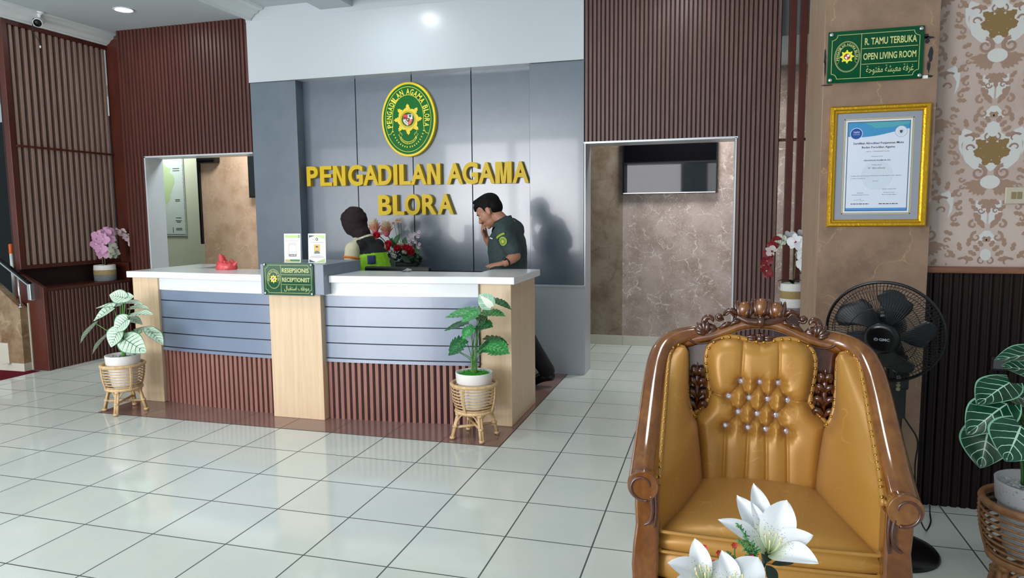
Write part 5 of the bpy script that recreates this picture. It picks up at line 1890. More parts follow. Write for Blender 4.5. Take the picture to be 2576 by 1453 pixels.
for k in range(5):
    a0 = 2 * PI * k / 5 + 1.02
    rows = []
    for i in range(13):
        t_ = i / 12
        r = lerp(.028, .190, t_)
        hw = lerp(.34, .54, sm(t_ * 1.3)) * (1 - .25 * max(0, t_ - .8) / .2)
        row = []
        for j in range(9):
            u = -1 + 2 * j / 8
            ang = a0 + u * hw + .35 * t_ ** 1.3 - .12 * u * t_
            rr = r * (1 + .04 * u * t_) - (.02 * (u * u) if t_ > .9 else 0)
            row.append(fp(rr * math.cos(ang), rr * math.sin(ang), .024 * u + .006 * math.cos(u)))
        rows.append(row)
    mb = MB(); mb.grid(rows, 0, True)
    part('blade', mb, M['fan_blade'], fan, thick=.002)
mb = MB(); mb.tube(spline([(4.07, -.875, .62), (4.11, -.86, .56), (4.155, -.84, .48), (4.16, -.80, .35), (4.19, -.74, .15), (4.25, -.66, .012), (4.3, -.55, .006), (4.32, -.46, .01), (4.322, -.44, .05)], 50), .0035, 6)
part('cord', mb, M['black'], fan)


# ------------------------------------------------------------------ foliage helpers
def leaf_mat(name, body, body2, vein, mid=.05, sv=.035, freq=7.0, slant=2.2, edge=None, rough=.38, speck=None, back=None):
    """leaf tinted from its own length (u) and width (v) coordinates"""
    mm = mat(name, body, rough, spec=.45, sub=.0)
    t = NT(mm)
    at = t.node('ShaderNodeAttribute', attribute_name='leaf_uv')
    sp = t.node('ShaderNodeSeparateXYZ'); t.link(at.outputs['Vector'], sp.inputs[0])
    u, v = sp.outputs['X'], sp.outputs['Y']
    av = t.math('ABSOLUTE', v)
    nz = t.noise(t.coord(), 30, 3, .6)
    wob = t.math('MULTIPLY', t.math('SUBTRACT', nz.outputs['Fac'], .5), .25)
    f = t.math('FRACT', t.math('ADD', t.math('SUBTRACT', t.math('MULTIPLY', u, freq), t.math('MULTIPLY', av, slant)), t.math('ADD', wob, 20)))
    d = t.math('MINIMUM', f, t.math('SUBTRACT', 1, f))
    side = t.math('LESS_THAN', d, t.math('MULTIPLY', t.math('SUBTRACT', 1.25, av), sv * freq))
    midm = t.math('LESS_THAN', av, t.math('MULTIPLY', t.math('SUBTRACT', 1.15, u), mid))
    vm = t.math('MAXIMUM', side, midm)
    c = t.ramp(nz.outputs['Fac'], [(.38, lin(body)), (.62, lin(body2))])
    if speck:
        n2 = t.noise(t.coord(), 160, 2, .6)
        c = t.mix(t.ramp(n2.outputs['Fac'], [(.56, (0, 0, 0, 1)), (.64, (.8, .8, .8, 1))]), c, lin(speck))
    c = t.mix(vm, c, lin(vein))
    if edge: c = t.mix(t.math('GREATER_THAN', av, .92), c, lin(edge))
    t.link(c, t.b.inputs['Base Color'])
    t.link(c, t.b.inputs['Base Color'])
    return mm


class Leaf(MB):
    pass


def leaf_mesh(base, tip, width, up=(0, -.45, 1), shape='heart', droop=.18, fold=.25, lobes=0, N=18, K=10, curl_=0.0, twist=0.0):
    """one leaf blade from base to tip; returns MB with leaf_uv"""
    b, t = Vector(base), Vector(tip)
    ax = t - b; L = ax.length; ax.normalize()
    upv = Vector(up); nrm = (upv - ax * upv.dot(ax)).normalized()
    if twist: nrm = Quaternion(ax, twist) @ nrm
    sd = ax.cross(nrm)
    mb = MB(); mb.a = []
    rows = []
    for i in range(N + 1):
        u = i / N
        if shape == 'heart':
            w = (math.sin(PI * min(1, u * .93 + .07)) ** .75) * (1.0 if u > .25 else 1.0) * (1 - .48 * u) * 1.25
            uo = -.14
        elif shape == 'oval': w = math.sin(PI * u) ** .8; uo = 0
        elif shape == 'strap': w = math.sin(PI * (u * .92 + .04)) ** .5; uo = 0
        else: w = math.sin(PI * min(1, u * .95 + .05)) ** .7 * (1 - .25 * u) * 1.15; uo = -.08
        if lobes:
            w *= .62 + .44 * abs(math.sin(u * PI * lobes)) ** .7
        row = []
        for k in range(K + 1):
            v = -1 + 2 * k / K
            sx = v * w * width / 2
            uu = u
            back_ = uo * max(0, (1 - u / .35)) * (abs(v) ** 1.2) if uo else 0
            if lobes: uu = u + .05 * abs(v) * math.cos(u * PI * lobes * 2)
            h = fold * abs(v) * w * width / 2 - droop * L * (u * u) + curl_ * L * math.sin(PI * u)
            p = b + ax * (L * (uu + back_)) + sd * sx + nrm * (h + .012 * L * math.sin(7 * u + 3 * v))
            row.append(p); mb.a.append((u, v, 0))
        rows.append(row)
    mb.grid(rows, 0, True)
    return mb


def leaf_part(name, mb, mats, parent):
    o = part(name, mb, mats, parent, thick=0.0)
    at = o.data.attributes.new('leaf_uv', 'FLOAT_VECTOR', 'POINT')
    if len(o.data.vertices) == len(mb.a):
        at.data.foreach_set('vector', [c for q in mb.a for c in q])
    return o


M['cane'] = wood_material('rattan_cane', '#C4A06E', '#DEC093', (6, 6, 2), 8, .45, bump=.2)
M['cane_dk'] = wood_material('rattan_cane_brown', '#7E5737', '#9C7048', (6, 6, 2), 8, .45, bump=.2)
M['pot_white'] = mat('white_pot', '#EEECEA', .35)
M['stem'] = mat('green_stem', '#5C9440', .45)


def rattan_stand(label, c, rz, mats, s=1.0, group='rattan plant stands'):
    t = thing('rattan_plant_stand', label, 'plant stand', c, 0, group)
    rt, rb, zt, zb = .150 * s, .118 * s, .365 * s, .185 * s
    cx, cy = c[0], c[1]

    def ringp(r, z, n=36, off=0.0): return [(cx + r * math.cos(q), cy + r * math.sin(q), z) for q in [2 * PI * i / n + off for i in range(n)]]

    mb = MB()
    mb.tube(ringp(rt, zt), .0115 * s, 8, closed=True)
    part('top_ring', mb, mats, t)
    mb = MB(); mb.tube(ringp(rb + .004 * s, zb), .0125 * s, 8, closed=True)
    part('base_ring', mb, mats, t)
    mb = MB()
    for k in range(8):
        u = (k + .6) / 8.4
        r = lerp(rt, rb, u) + .010 * s * math.sin(PI * u)
        mb.tube(ringp(r, lerp(zt, zb, u)), .0042 * s, 6, closed=True)
    for k in range(4):
        a = rz + PI / 4 + k * PI / 2
        for da in (-.035, .035):
            pth = [(cx + (lerp(rt, rb, u) + .010 * s * math.sin(PI * u) + .005 * s) * math.cos(a + da), cy + (lerp(rt, rb, u) + .010 * s * math.sin(PI * u) + .005 * s) * math.sin(a + da), lerp(zt, zb - .015 * s, u)) for u in [i / 8 for i in range(9)]]
            mb.tube(pth, .0045 * s, 6)
    # wrapped ribs
        for i in range(14):
            u = i / 13
            r = lerp(rt, rb, u) + .010 * s * math.sin(PI * u) + .003 * s
            p0 = Vector((cx + r * math.cos(a - .06), cy + r * math.sin(a - .06), lerp(zt, zb, u)))
            p1 = Vector((cx + (r + .006 * s) * math.cos(a), cy + (r + .006 * s) * math.sin(a), lerp(zt, zb, u) - .004 * s))
            p2 = Vector((cx + r * math.cos(a + .06), cy + r * math.sin(a + .06), lerp(zt, zb, u)))
            mb.tube([p0, p1, p2], .003 * s, 5)
    for q in (0, PI / 2):
        mb.tube([(cx + rb * math.cos(rz + q), cy + rb * math.sin(rz + q), zb - .004 * s), (cx - rb * math.cos(rz + q), cy - rb * math.sin(rz + q), zb - .004 * s)], .008 * s, 7)
    part('basket', mb, mats, t)
    feet = []
    for k in range(4):
        a = rz + k * PI / 2
        top = Vector((cx + .108 * s * math.cos(a), cy + .108 * s * math.sin(a), zb + .008 * s)); ft = Vector((cx + .158 * s * math.cos(a), cy + .158 * s * math.sin(a), .001))
        feet.append((top, ft, a))
        mb = MB()
        tn = Vector((-math.sin(a), math.cos(a), 0)) * .011 * s
        mb.tube([top - tn * .6, ft - tn * .6 + Vector((0, 0, .001))], .0108 * s, 8)
        mb.tube([top + tn * .7, top.lerp(ft, .97) + tn * .9], .0085 * s, 8)
        for u in (.12, .55, .93):
            p = top.lerp(ft, u)
            mb.tube([p + Vector((0, 0, .008 * s)), p - Vector((0, 0, .008 * s))], .0185 * s, 10)
        part('leg', mb, mats, t)
    mb = MB()
    for k in range(4):
        (ta, fa, a), (tb, fb, b) = feet[k], feet[(k + 1) % 4]
        pa, pb = ta.lerp(fa, .5), tb.lerp(fb, .5)
        mid = (ta + tb) / 2; mid.z = zb - .016 * s
        out = Vector((mid.x - cx, mid.y - cy, 0)).normalized() * .02 * s
        mb.tube(spline([pa, ta.lerp(tb, .18) + Vector((0, 0, -.03 * s)) + out, mid + out, tb.lerp(ta, .18) + Vector((0, 0, -.03 * s)) + out, pb], 18), .0055 * s, 6)
    part('arch_brace', mb, mats, t)
    mb = MB()
    for k in (0, 1):
        p0 = feet[k][0].lerp(feet[k][1], .58); p1 = feet[k + 2][0].lerp(feet[k + 2][1], .58)
        mb.tube([p0 + Vector((0, 0, .006 * k)), p1 + Vector((0, 0, .006 * k))], .0095 * s, 8)
    part('stretcher', mb, mats, t)
    return t


def pot_parts(t, c, s, fill, z0=.20, mats=None, squat=1.0):
    cx, cy = c[0], c[1]
    pr = [(.078, z0), (.082, z0 + .004)]
    n = 7
    for i in range(n):
        za, zb_ = lerp(z0 + .01, z0 + .165, i / n), lerp(z0 + .01, z0 + .165, (i + 1) / n)
        r = lerp(.084, .108, (i + .5) / n)
        pr += [(r - .002, za + .002), (r + .003, lerp(za, zb_, .35)), (r + .003, lerp(za, zb_, .7)), (r - .002, zb_ - .001)]
    pr += [(.115, z0 + .172), (.118, z0 + .18), (.122, z0 + .235), (.123, z0 + .242), (.116, z0 + .243), (.112, z0 + .225), (.001, z0 + .222)]
    mb = MB(); mb.lathe([(r * s, z * s if False else z0 + (z - z0) * s) for r, z in pr], (cx, cy, 0), 36)
    part('pot', mb, mats or M['pot_white'], t)
    fill(t, cx, cy, z0 + .2255 * s, .108 * s)


def fill_pebble(mm):
    def f(t, cx, cy, z, r):
        mb = MB(); R_ = random.Random(2)
        for k in range(60):
            a = R_.uniform(0, 2 * PI); q = math.sqrt(R_.random()) * r * .9
            mb.ell((cx + q * math.cos(a), cy + q * math.sin(a), z), (R_.uniform(.008, .016), R_.uniform(.008, .014), .007), 7, 5, 0)
        o = part('pebbles', mb, mm, t); o['kind'] = 'stuff'
    return f


def fill_moss(t, cx, cy, z, r):
    mb = MB(); R_ = random.Random(4)
    rows = []
    for i in range(10):
        q = r * (1 - i / 10)
        rows.append([(cx + q * math.cos(a), cy + q * math.sin(a), z + .012 * (1 - (q / r) ** 2) + .004 * noise.noise((q * 60 * math.cos(a), q * 60 * math.sin(a), 0))) for a in [2 * PI * k / 28 for k in range(28)]])
    mb.grid(rows, 0, True, closed=True); mb.add(rows[-1], [tuple(range(28))])
    for k in range(420):
        a = R_.uniform(0, 2 * PI); q = math.sqrt(R_.random()) * r * .96
        p = Vector((cx + q * math.cos(a), cy + q * math.sin(a), z + .008)); d = Vector((R_.uniform(-1, 1), R_.uniform(-1, 1), R_.uniform(.6, 1.6))).normalized() * R_.uniform(.006, .014)
        w = d.cross(Vector((R_.uniform(-1, 1), R_.uniform(-1, 1), 0))).normalized() * .0022
        mb.add([p - w, p + w, p + d], [(0, 1, 2)])
    o = part('moss', mb, speckled('bright_moss', '#1F8A1E', '#4CC02E', 120, .8), t); o['kind'] = 'stuff'


def stems(t, root, ends, mm, r=.0035, spread=.02):
    for i, e in enumerate(ends):
        e = Vector(e); a = i * 2.4
        r0 = Vector(root) + Vector((spread * .6 * math.cos(a), spread * .6 * math.sin(a), 0))
        m1 = r0.lerp(e, .45) + Vector((-(e.x - r0.x) * .28, -(e.y - r0.y) * .28, .02))
        mb = MB(); mb.tube(spline([r0, m1, e], 12), [lerp(r * 1.25, r * .8, k / 11) for k in range(12)], 6)
        part('stem', mb, mm, t)


# caladium by the left end of the desk
rattan_stand('rattan stand under the pale caladium at the left end of the desk', (-1.03, .10, .0005), .35, M['cane'])
t = thing('potted_plant', 'pale white green caladium in a white pot in a rattan stand', 'plant', (-1.025, .10, .20))
pot_parts(t, (-1.025, .10), 1.0, fill_pebble(speckled('grey_white_pebbles', '#5A6068', '#E6E8EA', 40, .6)), .196)
LM = leaf_mat('caladium_leaf', '#BFD8C2', '#D6E6D2', '#2E5A40', .035, .012, 7, 1.6, edge='#3E7A50', speck='#8FB898')
LL = [((-0.965, 0.1, 0.87), (-1.075, 0.06, 0.902), .13, (0, -.9, .55)), ((-0.988, 0.1, 0.866), (-0.905, 0.12, 0.885), .10, (0, -.9, .6)), ((-1.031, 0.12, 0.815), (-1.253, 0.1, 0.806), .10, (0, -.35, 1)), ((-1.05, 0.16, 0.832), (-0.868, 0.16, 0.834), .09, (0, -.3, 1)), ((-1.057, 0.08, 0.799), (-1.232, 0.04, 0.71), .17, (-.3, -.7, .7)),
      ((-0.925, 0.1, 0.743), (-0.684, 0.05, 0.784), .13, (.1, -.35, 1)), ((-0.98, 0.16, 0.787), (-0.833, 0.18, 0.800), .11, (0, -.3, 1)), ((-0.905, 0.05, 0.719), (-0.998, 0.0, 0.638), .18, (.3, -.8, .75)), ((-1.013, 0.15, 0.716), (-0.869, 0.15, 0.677), .10, (.2, -.4, 1)), ((-1.24, 0.08, 0.673), (-1.362, 0.03, 0.536), .12, (-.7, -.25, .5)),
      ((-0.975, 0.04, 0.645), (-1.02, -0.02, 0.520), .19, (0, -.9, .45)), ((-1.15, 0.1, 0.59), (-1.275, 0.05, 0.454), .13, (-.7, -.3, .5)), ((-0.934, 0.03, 0.575), (-0.713, -0.01, 0.499), .20, (.15, -.85, .65)), ((-0.927, 0.13, 0.62), (-0.68, 0.1, 0.65), .11, (.1, -.4, 1)), ((-0.79, 0.12, 0.640), (-0.623, 0.08, 0.547), .12, (.6, -.4, .8))]
stems(t, (-1.015, .10, .425), [l[0] for l in LL], M['stem'], .0036)
for b, e, w, up in LL:
    leaf_part('leaf', leaf_mesh(b, e, w * .88, up, 'heart', .10, .22), LM, t)

# split leaf philodendron by the right end of the desk
rattan_stand('rattan stand under the split leaf plant by the right oak pillar', (1.782, .16, .0005), .62, M['cane'])
t = thing('potted_plant', 'split leaf green plant in a white pot with moss by the right oak pillar', 'plant', (1.782, .16, .20))
pot_parts(t, (1.782, .16), 1.0, fill_moss, .199)
PG = [leaf_mat('philodendron_leaf', '#2C7A3C', '#3E9A4A', '#7CC486', .03, .010, 6, 1.2), leaf_mat('philodendron_dark_leaf', '#124A26', '#1E6A34', '#4C9A5A', .03, .008, 6, 1.2), leaf_mat('variegated_leaf', '#8FBFA2', '#A8D0B4', '#F0F4E6', .5, .02, 3, 1.2)]
RL = [((1.821, 0.18, 0.845), (1.597, 0.14, 0.826), .15, 0, (0, -.5, 1)), ((1.848, 0.1, 0.852), (1.732, 0.06, 0.800), .13, 0, (0, -.6, 1)), ((1.912, 0.16, 0.876), (1.835, 0.13, 0.955), .11, 2, (0, -1, .2)), ((1.886, 0.22, 0.924), (2.033, 0.2, 0.874), .10, 1, (.2, -.3, 1)), ((1.826, 0.21, 0.834), (1.988, 0.18, 0.834), .12, 0, (0, -.4, 1)),
      ((1.784, 0.24, 0.801), (1.857, 0.22, 0.772), .10, 1, (0, -.3, 1)), ((1.738, 0.19, 0.765), (1.575, 0.16, 0.726), .12, 1, (-.1, -.4, 1)), ((1.801, 0.1, 0.755), (1.74, 0.05, 0.685), .14, 0, (-.3, -.6, .8)), ((1.815, 0.14, 0.755), (1.927, 0.1, 0.766), .13, 1, (0, -.7, 1)), ((1.74, 0.12, 0.665), (1.632, 0.07, 0.575), .18, 1, (-.3, -.8, .8)),
      ((1.843, 0.22, 0.662), (2.005, 0.2, 0.640), .11, 1, (0, -.4, 1)), ((1.96, 0.16, 0.655), (1.807, 0.13, 0.591), .15, 1, (0, -.6, 1)), ((1.90, 0.09, 0.635), (2.05, 0.06, 0.610), .16, 0, (.1, -.7, .9))]
stems(t, (1.782, .16, .43), [l[0] for l in RL] + [(1.70, .05, .60), (1.69, .12, .575), (1.86, .08, .60)], M['stem'], .0024, .03)
for b, e, w, mi, up in RL:
    leaf_part('leaf', leaf_mesh(b, e, w, (up[0], up[1] * .7, up[2]), 'arrow', .12, .06, lobes=0 if mi == 2 else 7, N=48, K=10), PG[mi], t)

# zebra alocasia cut off by the right edge of the photograph
SC = 1.22


def away(p): return tuple(CAM_POS[i] + SC * (p[i] - CAM_POS[i]) for i in range(3))


CP = (4.435, -1.31)
rattan_stand('brown rattan stand under the dark veined plant beside the dado', (CP[0], CP[1], .0005), .5, M['cane_dk'], 1.15)
t = thing('potted_plant', 'dark green alocasia with white veins in a speckled white pot', 'plant', (CP[0], CP[1], .22))
pot_parts(t, CP, 1.13, fill_pebble(speckled('pale_pebbles', '#8A9490', '#DDE4E0', 40, .6)), .225, speckled('speckled_pot', '#B9BDBF', '#6C7276', 70, .5, lo=.60, hi=.70))
AM = leaf_mat('alocasia_leaf', '#0D3A28', '#154A34', '#B4D8C2', .045, .010, 5.5, 1.7, edge='#7FB898', rough=.3)
AL = [((4.232, -1.83, 1.060), (4.083, -1.88, 1.052), .085, (0, -.5, 1)), ((4.24, -1.78, 0.991), (4.125, -1.81, 1.016), .07, (0, -.8, .7)), ((4.146, -1.81, 0.962), (4.042, -1.88, 0.915), .115, (-.3, -.6, .8)), ((4.125, -1.86, 0.910), (4.010, -1.91, 0.832), .13, (-.4, -.7, .7)), ((4.093, -1.83, 0.835), (4.060, -1.88, 0.720), .135, (-.35, -.9, .4)),
      ((4.137, -1.93, 0.866), (4.091, -1.98, 0.778), .15, (0, -.95, .45)), ((4.169, -1.75, 0.914), (4.245, -1.78, 0.890), .11, (.2, -.5, 1)), ((4.17, -1.73, 0.93), (4.09, -1.73, 0.916), .09, (0, -.5, 1)), ((4.215, -1.78, 0.845), (4.31, -1.83, 0.80), .13, (.4, -.7, .6)), ((4.2, -1.88, 0.956), (4.31, -1.93, 0.95), .13, (.1, -.6, 1)), ((4.24, -1.85, 0.90), (4.30, -1.95, 0.84), .13, (.3, -.9, .5))]
root = (CP[0] - .04, CP[1], .485)
stems(t, root, [away(l[0]) for l in AL], mat('dark_stem', '#2E5A2A', .45), .0048, .025)
for b, e, w, up in AL:
    leaf_part('leaf', leaf_mesh(away(b), away(e), w * SC, up, 'heart', .08, .18, N=20, K=12), AM, t)


# ------------------------------------------------------------------ orchids
def petal(mb, c, ax, nrm, L, W, cup=.2, mi=0, N=6, K=5, tipw=.8, frill=0.0):
    ax = Vector(ax).normalized(); nrm = Vector(nrm); nrm = (nrm - ax * nrm.dot(ax)).normalized(); sd = ax.cross(nrm)
    rows = []
    for i in range(N + 1):
        u = i / N
        w = math.sin(PI * (u * tipw + (1 - tipw) * .35)) ** .8 * W / 2
        if i == N: w *= .55 if tipw < .97 else .12
        rows.append([Vector(c) + ax * (L * u) + sd * (w * v) + nrm * (cup * L * (u * u - .4 * u) + .15 * w * abs(v) + frill * math.sin(5 * v + 9 * u)) for v in [-1 + 2 * k / (K - 1) for k in range(K)]])
    mb.grid(rows, mi, True)


def orchid_flower(t, c, facing, s, mats, spin=0.0, lip=1):
    f = Vector(facing).normalized()
    up = Vector((0, 0, 1)); up = (up - f * up.dot(f)).normalized(); up = Quaternion(f, spin) @ up
    rt = up.cross(f)
    mb = MB()
    def dr(a): return rt * math.cos(a) + up * math.sin(a)
    for a in (PI / 2, -PI / 2 - .75, -PI / 2 + .75): petal(mb, c, dr(a) + f * .12, f, s * .55, s * .36, .05, 0)
    for a in (.12, PI - .12): petal(mb, Vector(c) + f * .004, dr(a) + f * .1, f, s * .56, s * .62, .06, 0, tipw=.86)
    petal(mb, Vector(c) + f * .006, -up * .7 + f, up, s * .24, s * .2, .3, lip)
    mb.ell(Vector(c) + f * .010, s * .05, 8, 5, lip)
    return part('flower', mb, mats, t)


def woven_basket(t, c, r, h, bands, mm):
    rows_r = []
    n = 26
    for i in range(n + 1):
        u = i / n
        rows_r.append((r * (1 + .04 * math.sin(PI * u)) + (.0018 if i % 2 else -.0006), c[2] + h * u))
    lim = 0
    for (u0, u1), m_, nm in zip(bands, mm, ('lower_band', 'middle_band', 'upper_band')):
        pr = [p for i, p in enumerate(rows_r) if u0 - 1e-6 <= i / n <= u1 + 1e-6]
        mb = MB()
        if u0 == 0: pr = [(.001, pr[0][1])] + pr
        if u1 == 1: pr = pr + [(pr[-1][0] - .008, pr[-1][1] + .002), (pr[-1][0] - .012, pr[-1][1] - .02), (.001, pr[-1][1] - .022)]
        mb.lathe(pr, (c[0], c[1], 0), 30)
        part(nm, mb, m_, t)


W1_ = speckled('white_woven_rope', '#D9DAD4', '#EEEEEA', 90, .85, (1, 1, 6), .4)
W2_ = speckled('seagrass_woven', '#8F7748', '#B39C6A', 90, .85, (1, 1, 6), .6)
W3_ = speckled('grey_woven', '#62686A', '#878C8C', 90, .85, (1, 1, 6), .6)
M['dk_leaf'] = mat('dark_strap_leaf', '#16241E', .3)

oc = Vector((-3.04, 1.935, .8005))
t = thing('orchid_arrangement', 'pink orchid in a white brown and grey woven basket on the left planter', 'flowers', oc)
woven_basket(t, oc, .104, .170, ((0, 10 / 26), (10 / 26, 18 / 26), (18 / 26, 1)), (W3_, W2_, W1_))
pk = [mat('orchid_pink', '#D9A4C8', .5, sub=.1), mat('orchid_lip', '#F0DCE4', .5)]
pl = [mat('orchid_pale', '#C8D0BE', .5), mat('orchid_pale_lip', '#A89A78', .5)]
sp_ = [mat('orchid_blush', '#DCC3CC', .5), mat('orchid_rose', '#B87C86', .5)]
for i, c in enumerate([(-2.95, 1.784, 1.286), (-2.94, 1.868, 1.315), (-3.0, 1.97, 1.322), (-2.91, 1.815, 1.250), (-2.92, 1.895, 1.245), (-2.96, 1.765, 1.205), (-2.93, 1.795, 1.155), (-2.95, 1.830, 1.095), (-2.955, 1.93, 1.285)]):
    orchid_flower(t, c, (.75, -.55 + .1 * (i % 3), -.05 + .12 * (i % 2)), .115, pk, .3 * ((i % 3) - 1))
for c in [(-3.02, 2.03, 1.232), (-3.0, 2.02, 1.155), (-3.0, 1.985, 1.09), (-3.0, 2.05, 1.085)]:
    orchid_flower(t, c, (.4, -.8, .2), .10, pl, .8)
for i, c in enumerate([(-2.98, 2.07, 1.322), (-2.96, 2.12, 1.315), (-2.93, 2.15, 1.262), (-2.88, 2.19, 1.245), (-2.88, 2.17, 1.195), (-2.86, 2.20, 1.175), (-2.85, 2.21, 1.13)]):
    orchid_flower(t, c, (.5, -.8, -.2 + .2 * (i % 2)), .085, sp_, .9 * i)
mb = MB(); mb.tube(spline([oc + Vector((.01, 0, .15)), (-3.03, 1.93, 1.1), (-3.02, 1.93, 1.24), (-3.0, 1.97, 1.32), (-2.95, 2.09, 1.33), (-2.87, 2.19, 1.22), (-2.85, 2.215, 1.08), (-2.85, 2.215, 1.02)], 40), .004, 6)
mb.tube(spline([oc + Vector((.0, -.02, .15)), (-3.03, 1.90, 1.12), (-3.0, 1.86, 1.28), (-2.95, 1.80, 1.26), (-2.95, 1.78, 1.13)], 30), .004, 6)
for k in range(5): mb.ell((-2.85 + .012 * (k % 2), 2.205 + .012 * ((k + 1) % 2), 1.07 - .016 * k), .009, 8, 5)
part('stem', mb, mat('orchid_stem', '#6C7444', .5), t)
for e, w in (((-2.99, 2.10, .93), .06), ((-2.96, 1.86, .99), .05), ((-3.1, 2.05, .99), .05)):
    leaf_part('leaf', leaf_mesh((-3.03, 1.94, .97), e, w, (0, 0, 1), 'strap', .12, .2), M['dk_leaf'], t)

oc = Vector((3.862, 1.62, .7385))
t = thing('orchid_arrangement', 'white and dark red orchids in a white banded basket behind the column', 'flowers', oc)
woven_basket(t, oc, .083, .185, ((0, 10 / 26), (10 / 26, 18 / 26), (18 / 26, 1)), (W1_, W2_, W1_))
wt = [mat('orchid_white', '#ECF0F2', .45, sub=.1), mat('orchid_magenta', '#A84A6C', .45)]
gr = [mat('orchid_grey', '#A9A9AE', .5), mat('orchid_mauve', '#8C7C88', .5)]
for c, f in (((3.872, 1.555, 1.245), (-.3, -.9, .05)), ((3.925, 1.54, 1.215), (-.05, -.95, -.05)), ((3.932, 1.6, 1.14), (-.6, -.6, -.3)), ((3.94, 1.6, 1.075), (-.5, -.7, -.3)), ((3.98, 1.57, 1.17), (.2, -.9, 0))):
    orchid_flower(t, c, f, .115, wt, .15)
for c in ((3.832, 1.63, 1.275), (3.925, 1.65, 1.285)): orchid_flower(t, c, (-.1, -.9, .4), .10, gr, .5)
rd = [mat('cymbidium_red', '#7E1C26', .45), mat('cymbidium_white', '#D8CFCB', .45)]
for i, c in enumerate([(3.715, 1.6, 1.215), (3.700, 1.58, 1.175), (3.680, 1.6, 1.140), (3.672, 1.57, 1.10), (3.662, 1.6, 1.065), (3.672, 1.58, 1.025), (3.688, 1.6, 1.0), (3.735, 1.6, 1.245)]):
    o = orchid_flower(t, c, (-.5 + .5 * (i % 2), -.8, -.2), .085, [rd[i % 2], rd[1 - i % 2]] if i in (1, 4, 6) else rd, 1.1 * i)
for c in ((3.754, 1.6, 1.262), (3.785, 1.6, 1.250), (3.76, 1.6, 1.22)): orchid_flower(t, c, (-.2, -.8, .3), .07, pl, 1.2)
mb = MB(); mb.tube(spline([oc + Vector((.005, 0, .165)), (3.862, 1.62, 1.1), (3.86, 1.62, 1.2), (3.82, 1.61, 1.25), (3.75, 1.60, 1.25), (3.70, 1.6, 1.18), (3.67, 1.6, 1.05), (3.685, 1.6, .985)], 40), .0035, 6)
mb.tube(spline([oc + Vector((.012, 0, .165)), (3.88, 1.62, 1.1), (3.89, 1.61, 1.24), (3.93, 1.58, 1.22), (3.945, 1.6, 1.08)], 30), .0035, 6)
part('stem', mb, bpy.data.materials['orchid_stem'], t)
for e, w in (((3.755, 1.60, .945), .05), ((3.80, 1.55, .955), .055), ((3.96, 1.6, 1.03), .06), ((3.95, 1.55, .95), .05)):
    leaf_part('leaf', leaf_mesh((3.862, 1.62, .92), e, w, (0, 0, 1), 'strap', .05, .2, curl_=.12), M['dk_leaf'], t)

# ------------------------------------------------------------------ flower arrangement behind the counter
fc = Vector((.42, 2.0, .9305))
t = thing('flower_arrangement', 'mixed arrangement of peach proteas, red roses and white carnations behind the counter', 'flowers', fc)
mb = MB(); mb.lathe([(.12, 0), (.15, .01), (.175, .09), (.165, .10), (.001, .095)], fc, 28, squash=.7); part('pot', mb, mat('dark_pot', '#1C1E20', .4), t)
GL = mat('arrangement_leaf', '#2F6A34', .45); GD = mat('arrangement_dark_leaf', '#1C3A26', .5)
pr_m = [mat('protea_peach', '#E8A488', .5), mat('protea_cream', '#EAD9B8', .5), mat('protea_pink', '#D9667A', .5)]
for (b, top, r) in (((.172, 1.98, 1.309), (.150, 1.975, 1.43), .058), ((.295, 1.96, 1.293), (.300, 1.94, 1.41), .066), ((.152, 1.93, 1.245), (.122, 1.91, 1.31), .045)):
    mb = MB(); b = Vector(b); ax = (Vector(top) - b); L = ax.length; ax.normalize()
    s1_ = ax.orthogonal().normalized(); s2_ = ax.cross(s1_)
    for ring in range(4):
        n = 14 - ring
        for k in range(n):
            a = 2 * PI * (k + .5 * (ring % 2)) / n
            rad = (s1_ * math.cos(a) + s2_ * math.sin(a))
            c0 = b + ax * (L * (.05 + .12 * ring)) + rad * (r * .35 * (1 - .15 * ring))
            petal(mb, c0, ax + rad * lerp(.75, .25, ring / 3), rad * -1 + ax * .3, L * lerp(.66, .78, ring / 3), r * .30, -.12, 0 if ring < 2 else 1, N=5, K=3, tipw=.98)
    mb.ell(b + ax * L * .25, (r * .55, r * .55, r * .8), 10, 7, 2)
    part('protea_flower', mb, pr_m, t)
    mb = MB(); mb.tube(spline([fc + Vector((-.08, 0, .09)), (b + fc) / 2 + Vector((0, 0, .06)), b], 8), .005, 6); mb.ell(b - ax * .005, .02, 8, 6); part('stem', mb, GL, t)
rs = mat('rose_red', '#B81B2E', .45); 
for c in ((.32, 1.9, 1.159), (.431, 1.9, 1.157), (.508, 1.92, 1.159), (.560, 1.92, 1.12), (.245, 1.92, 1.128), (.193, 1.96, 1.275), (.225, 1.95, 1.178), (.325, 1.93, 1.195), (.545, 1.91, 1.15), (.265, 1.88, 1.10)):
    mb = MB(); f = Vector((.25, -.8, .5)).normalized(); s1_ = f.orthogonal().normalized(); s2_ = f.cross(s1_)
    for ring, (rr, n) in enumerate(((.030, 6), (.020, 5), (.011, 4))):
        for k in range(n):
            a = 2 * PI * k / n + ring * .5; d = s1_ * math.cos(a) + s2_ * math.sin(a)
            petal(mb, Vector(c) + d * rr * .35 + f * .004 * ring, d * .8 + f * lerp(.5, 1.3, ring / 2), f - d * .3, .036 - .006 * ring, .040 - .009 * ring, .25, 0, N=5, K=5)
    mb.ell(c, (.018, .018, .018), 9, 6)
    part('rose', mb, rs, t)
wc = mat('carnation_white', '#E2E4DA', .6)
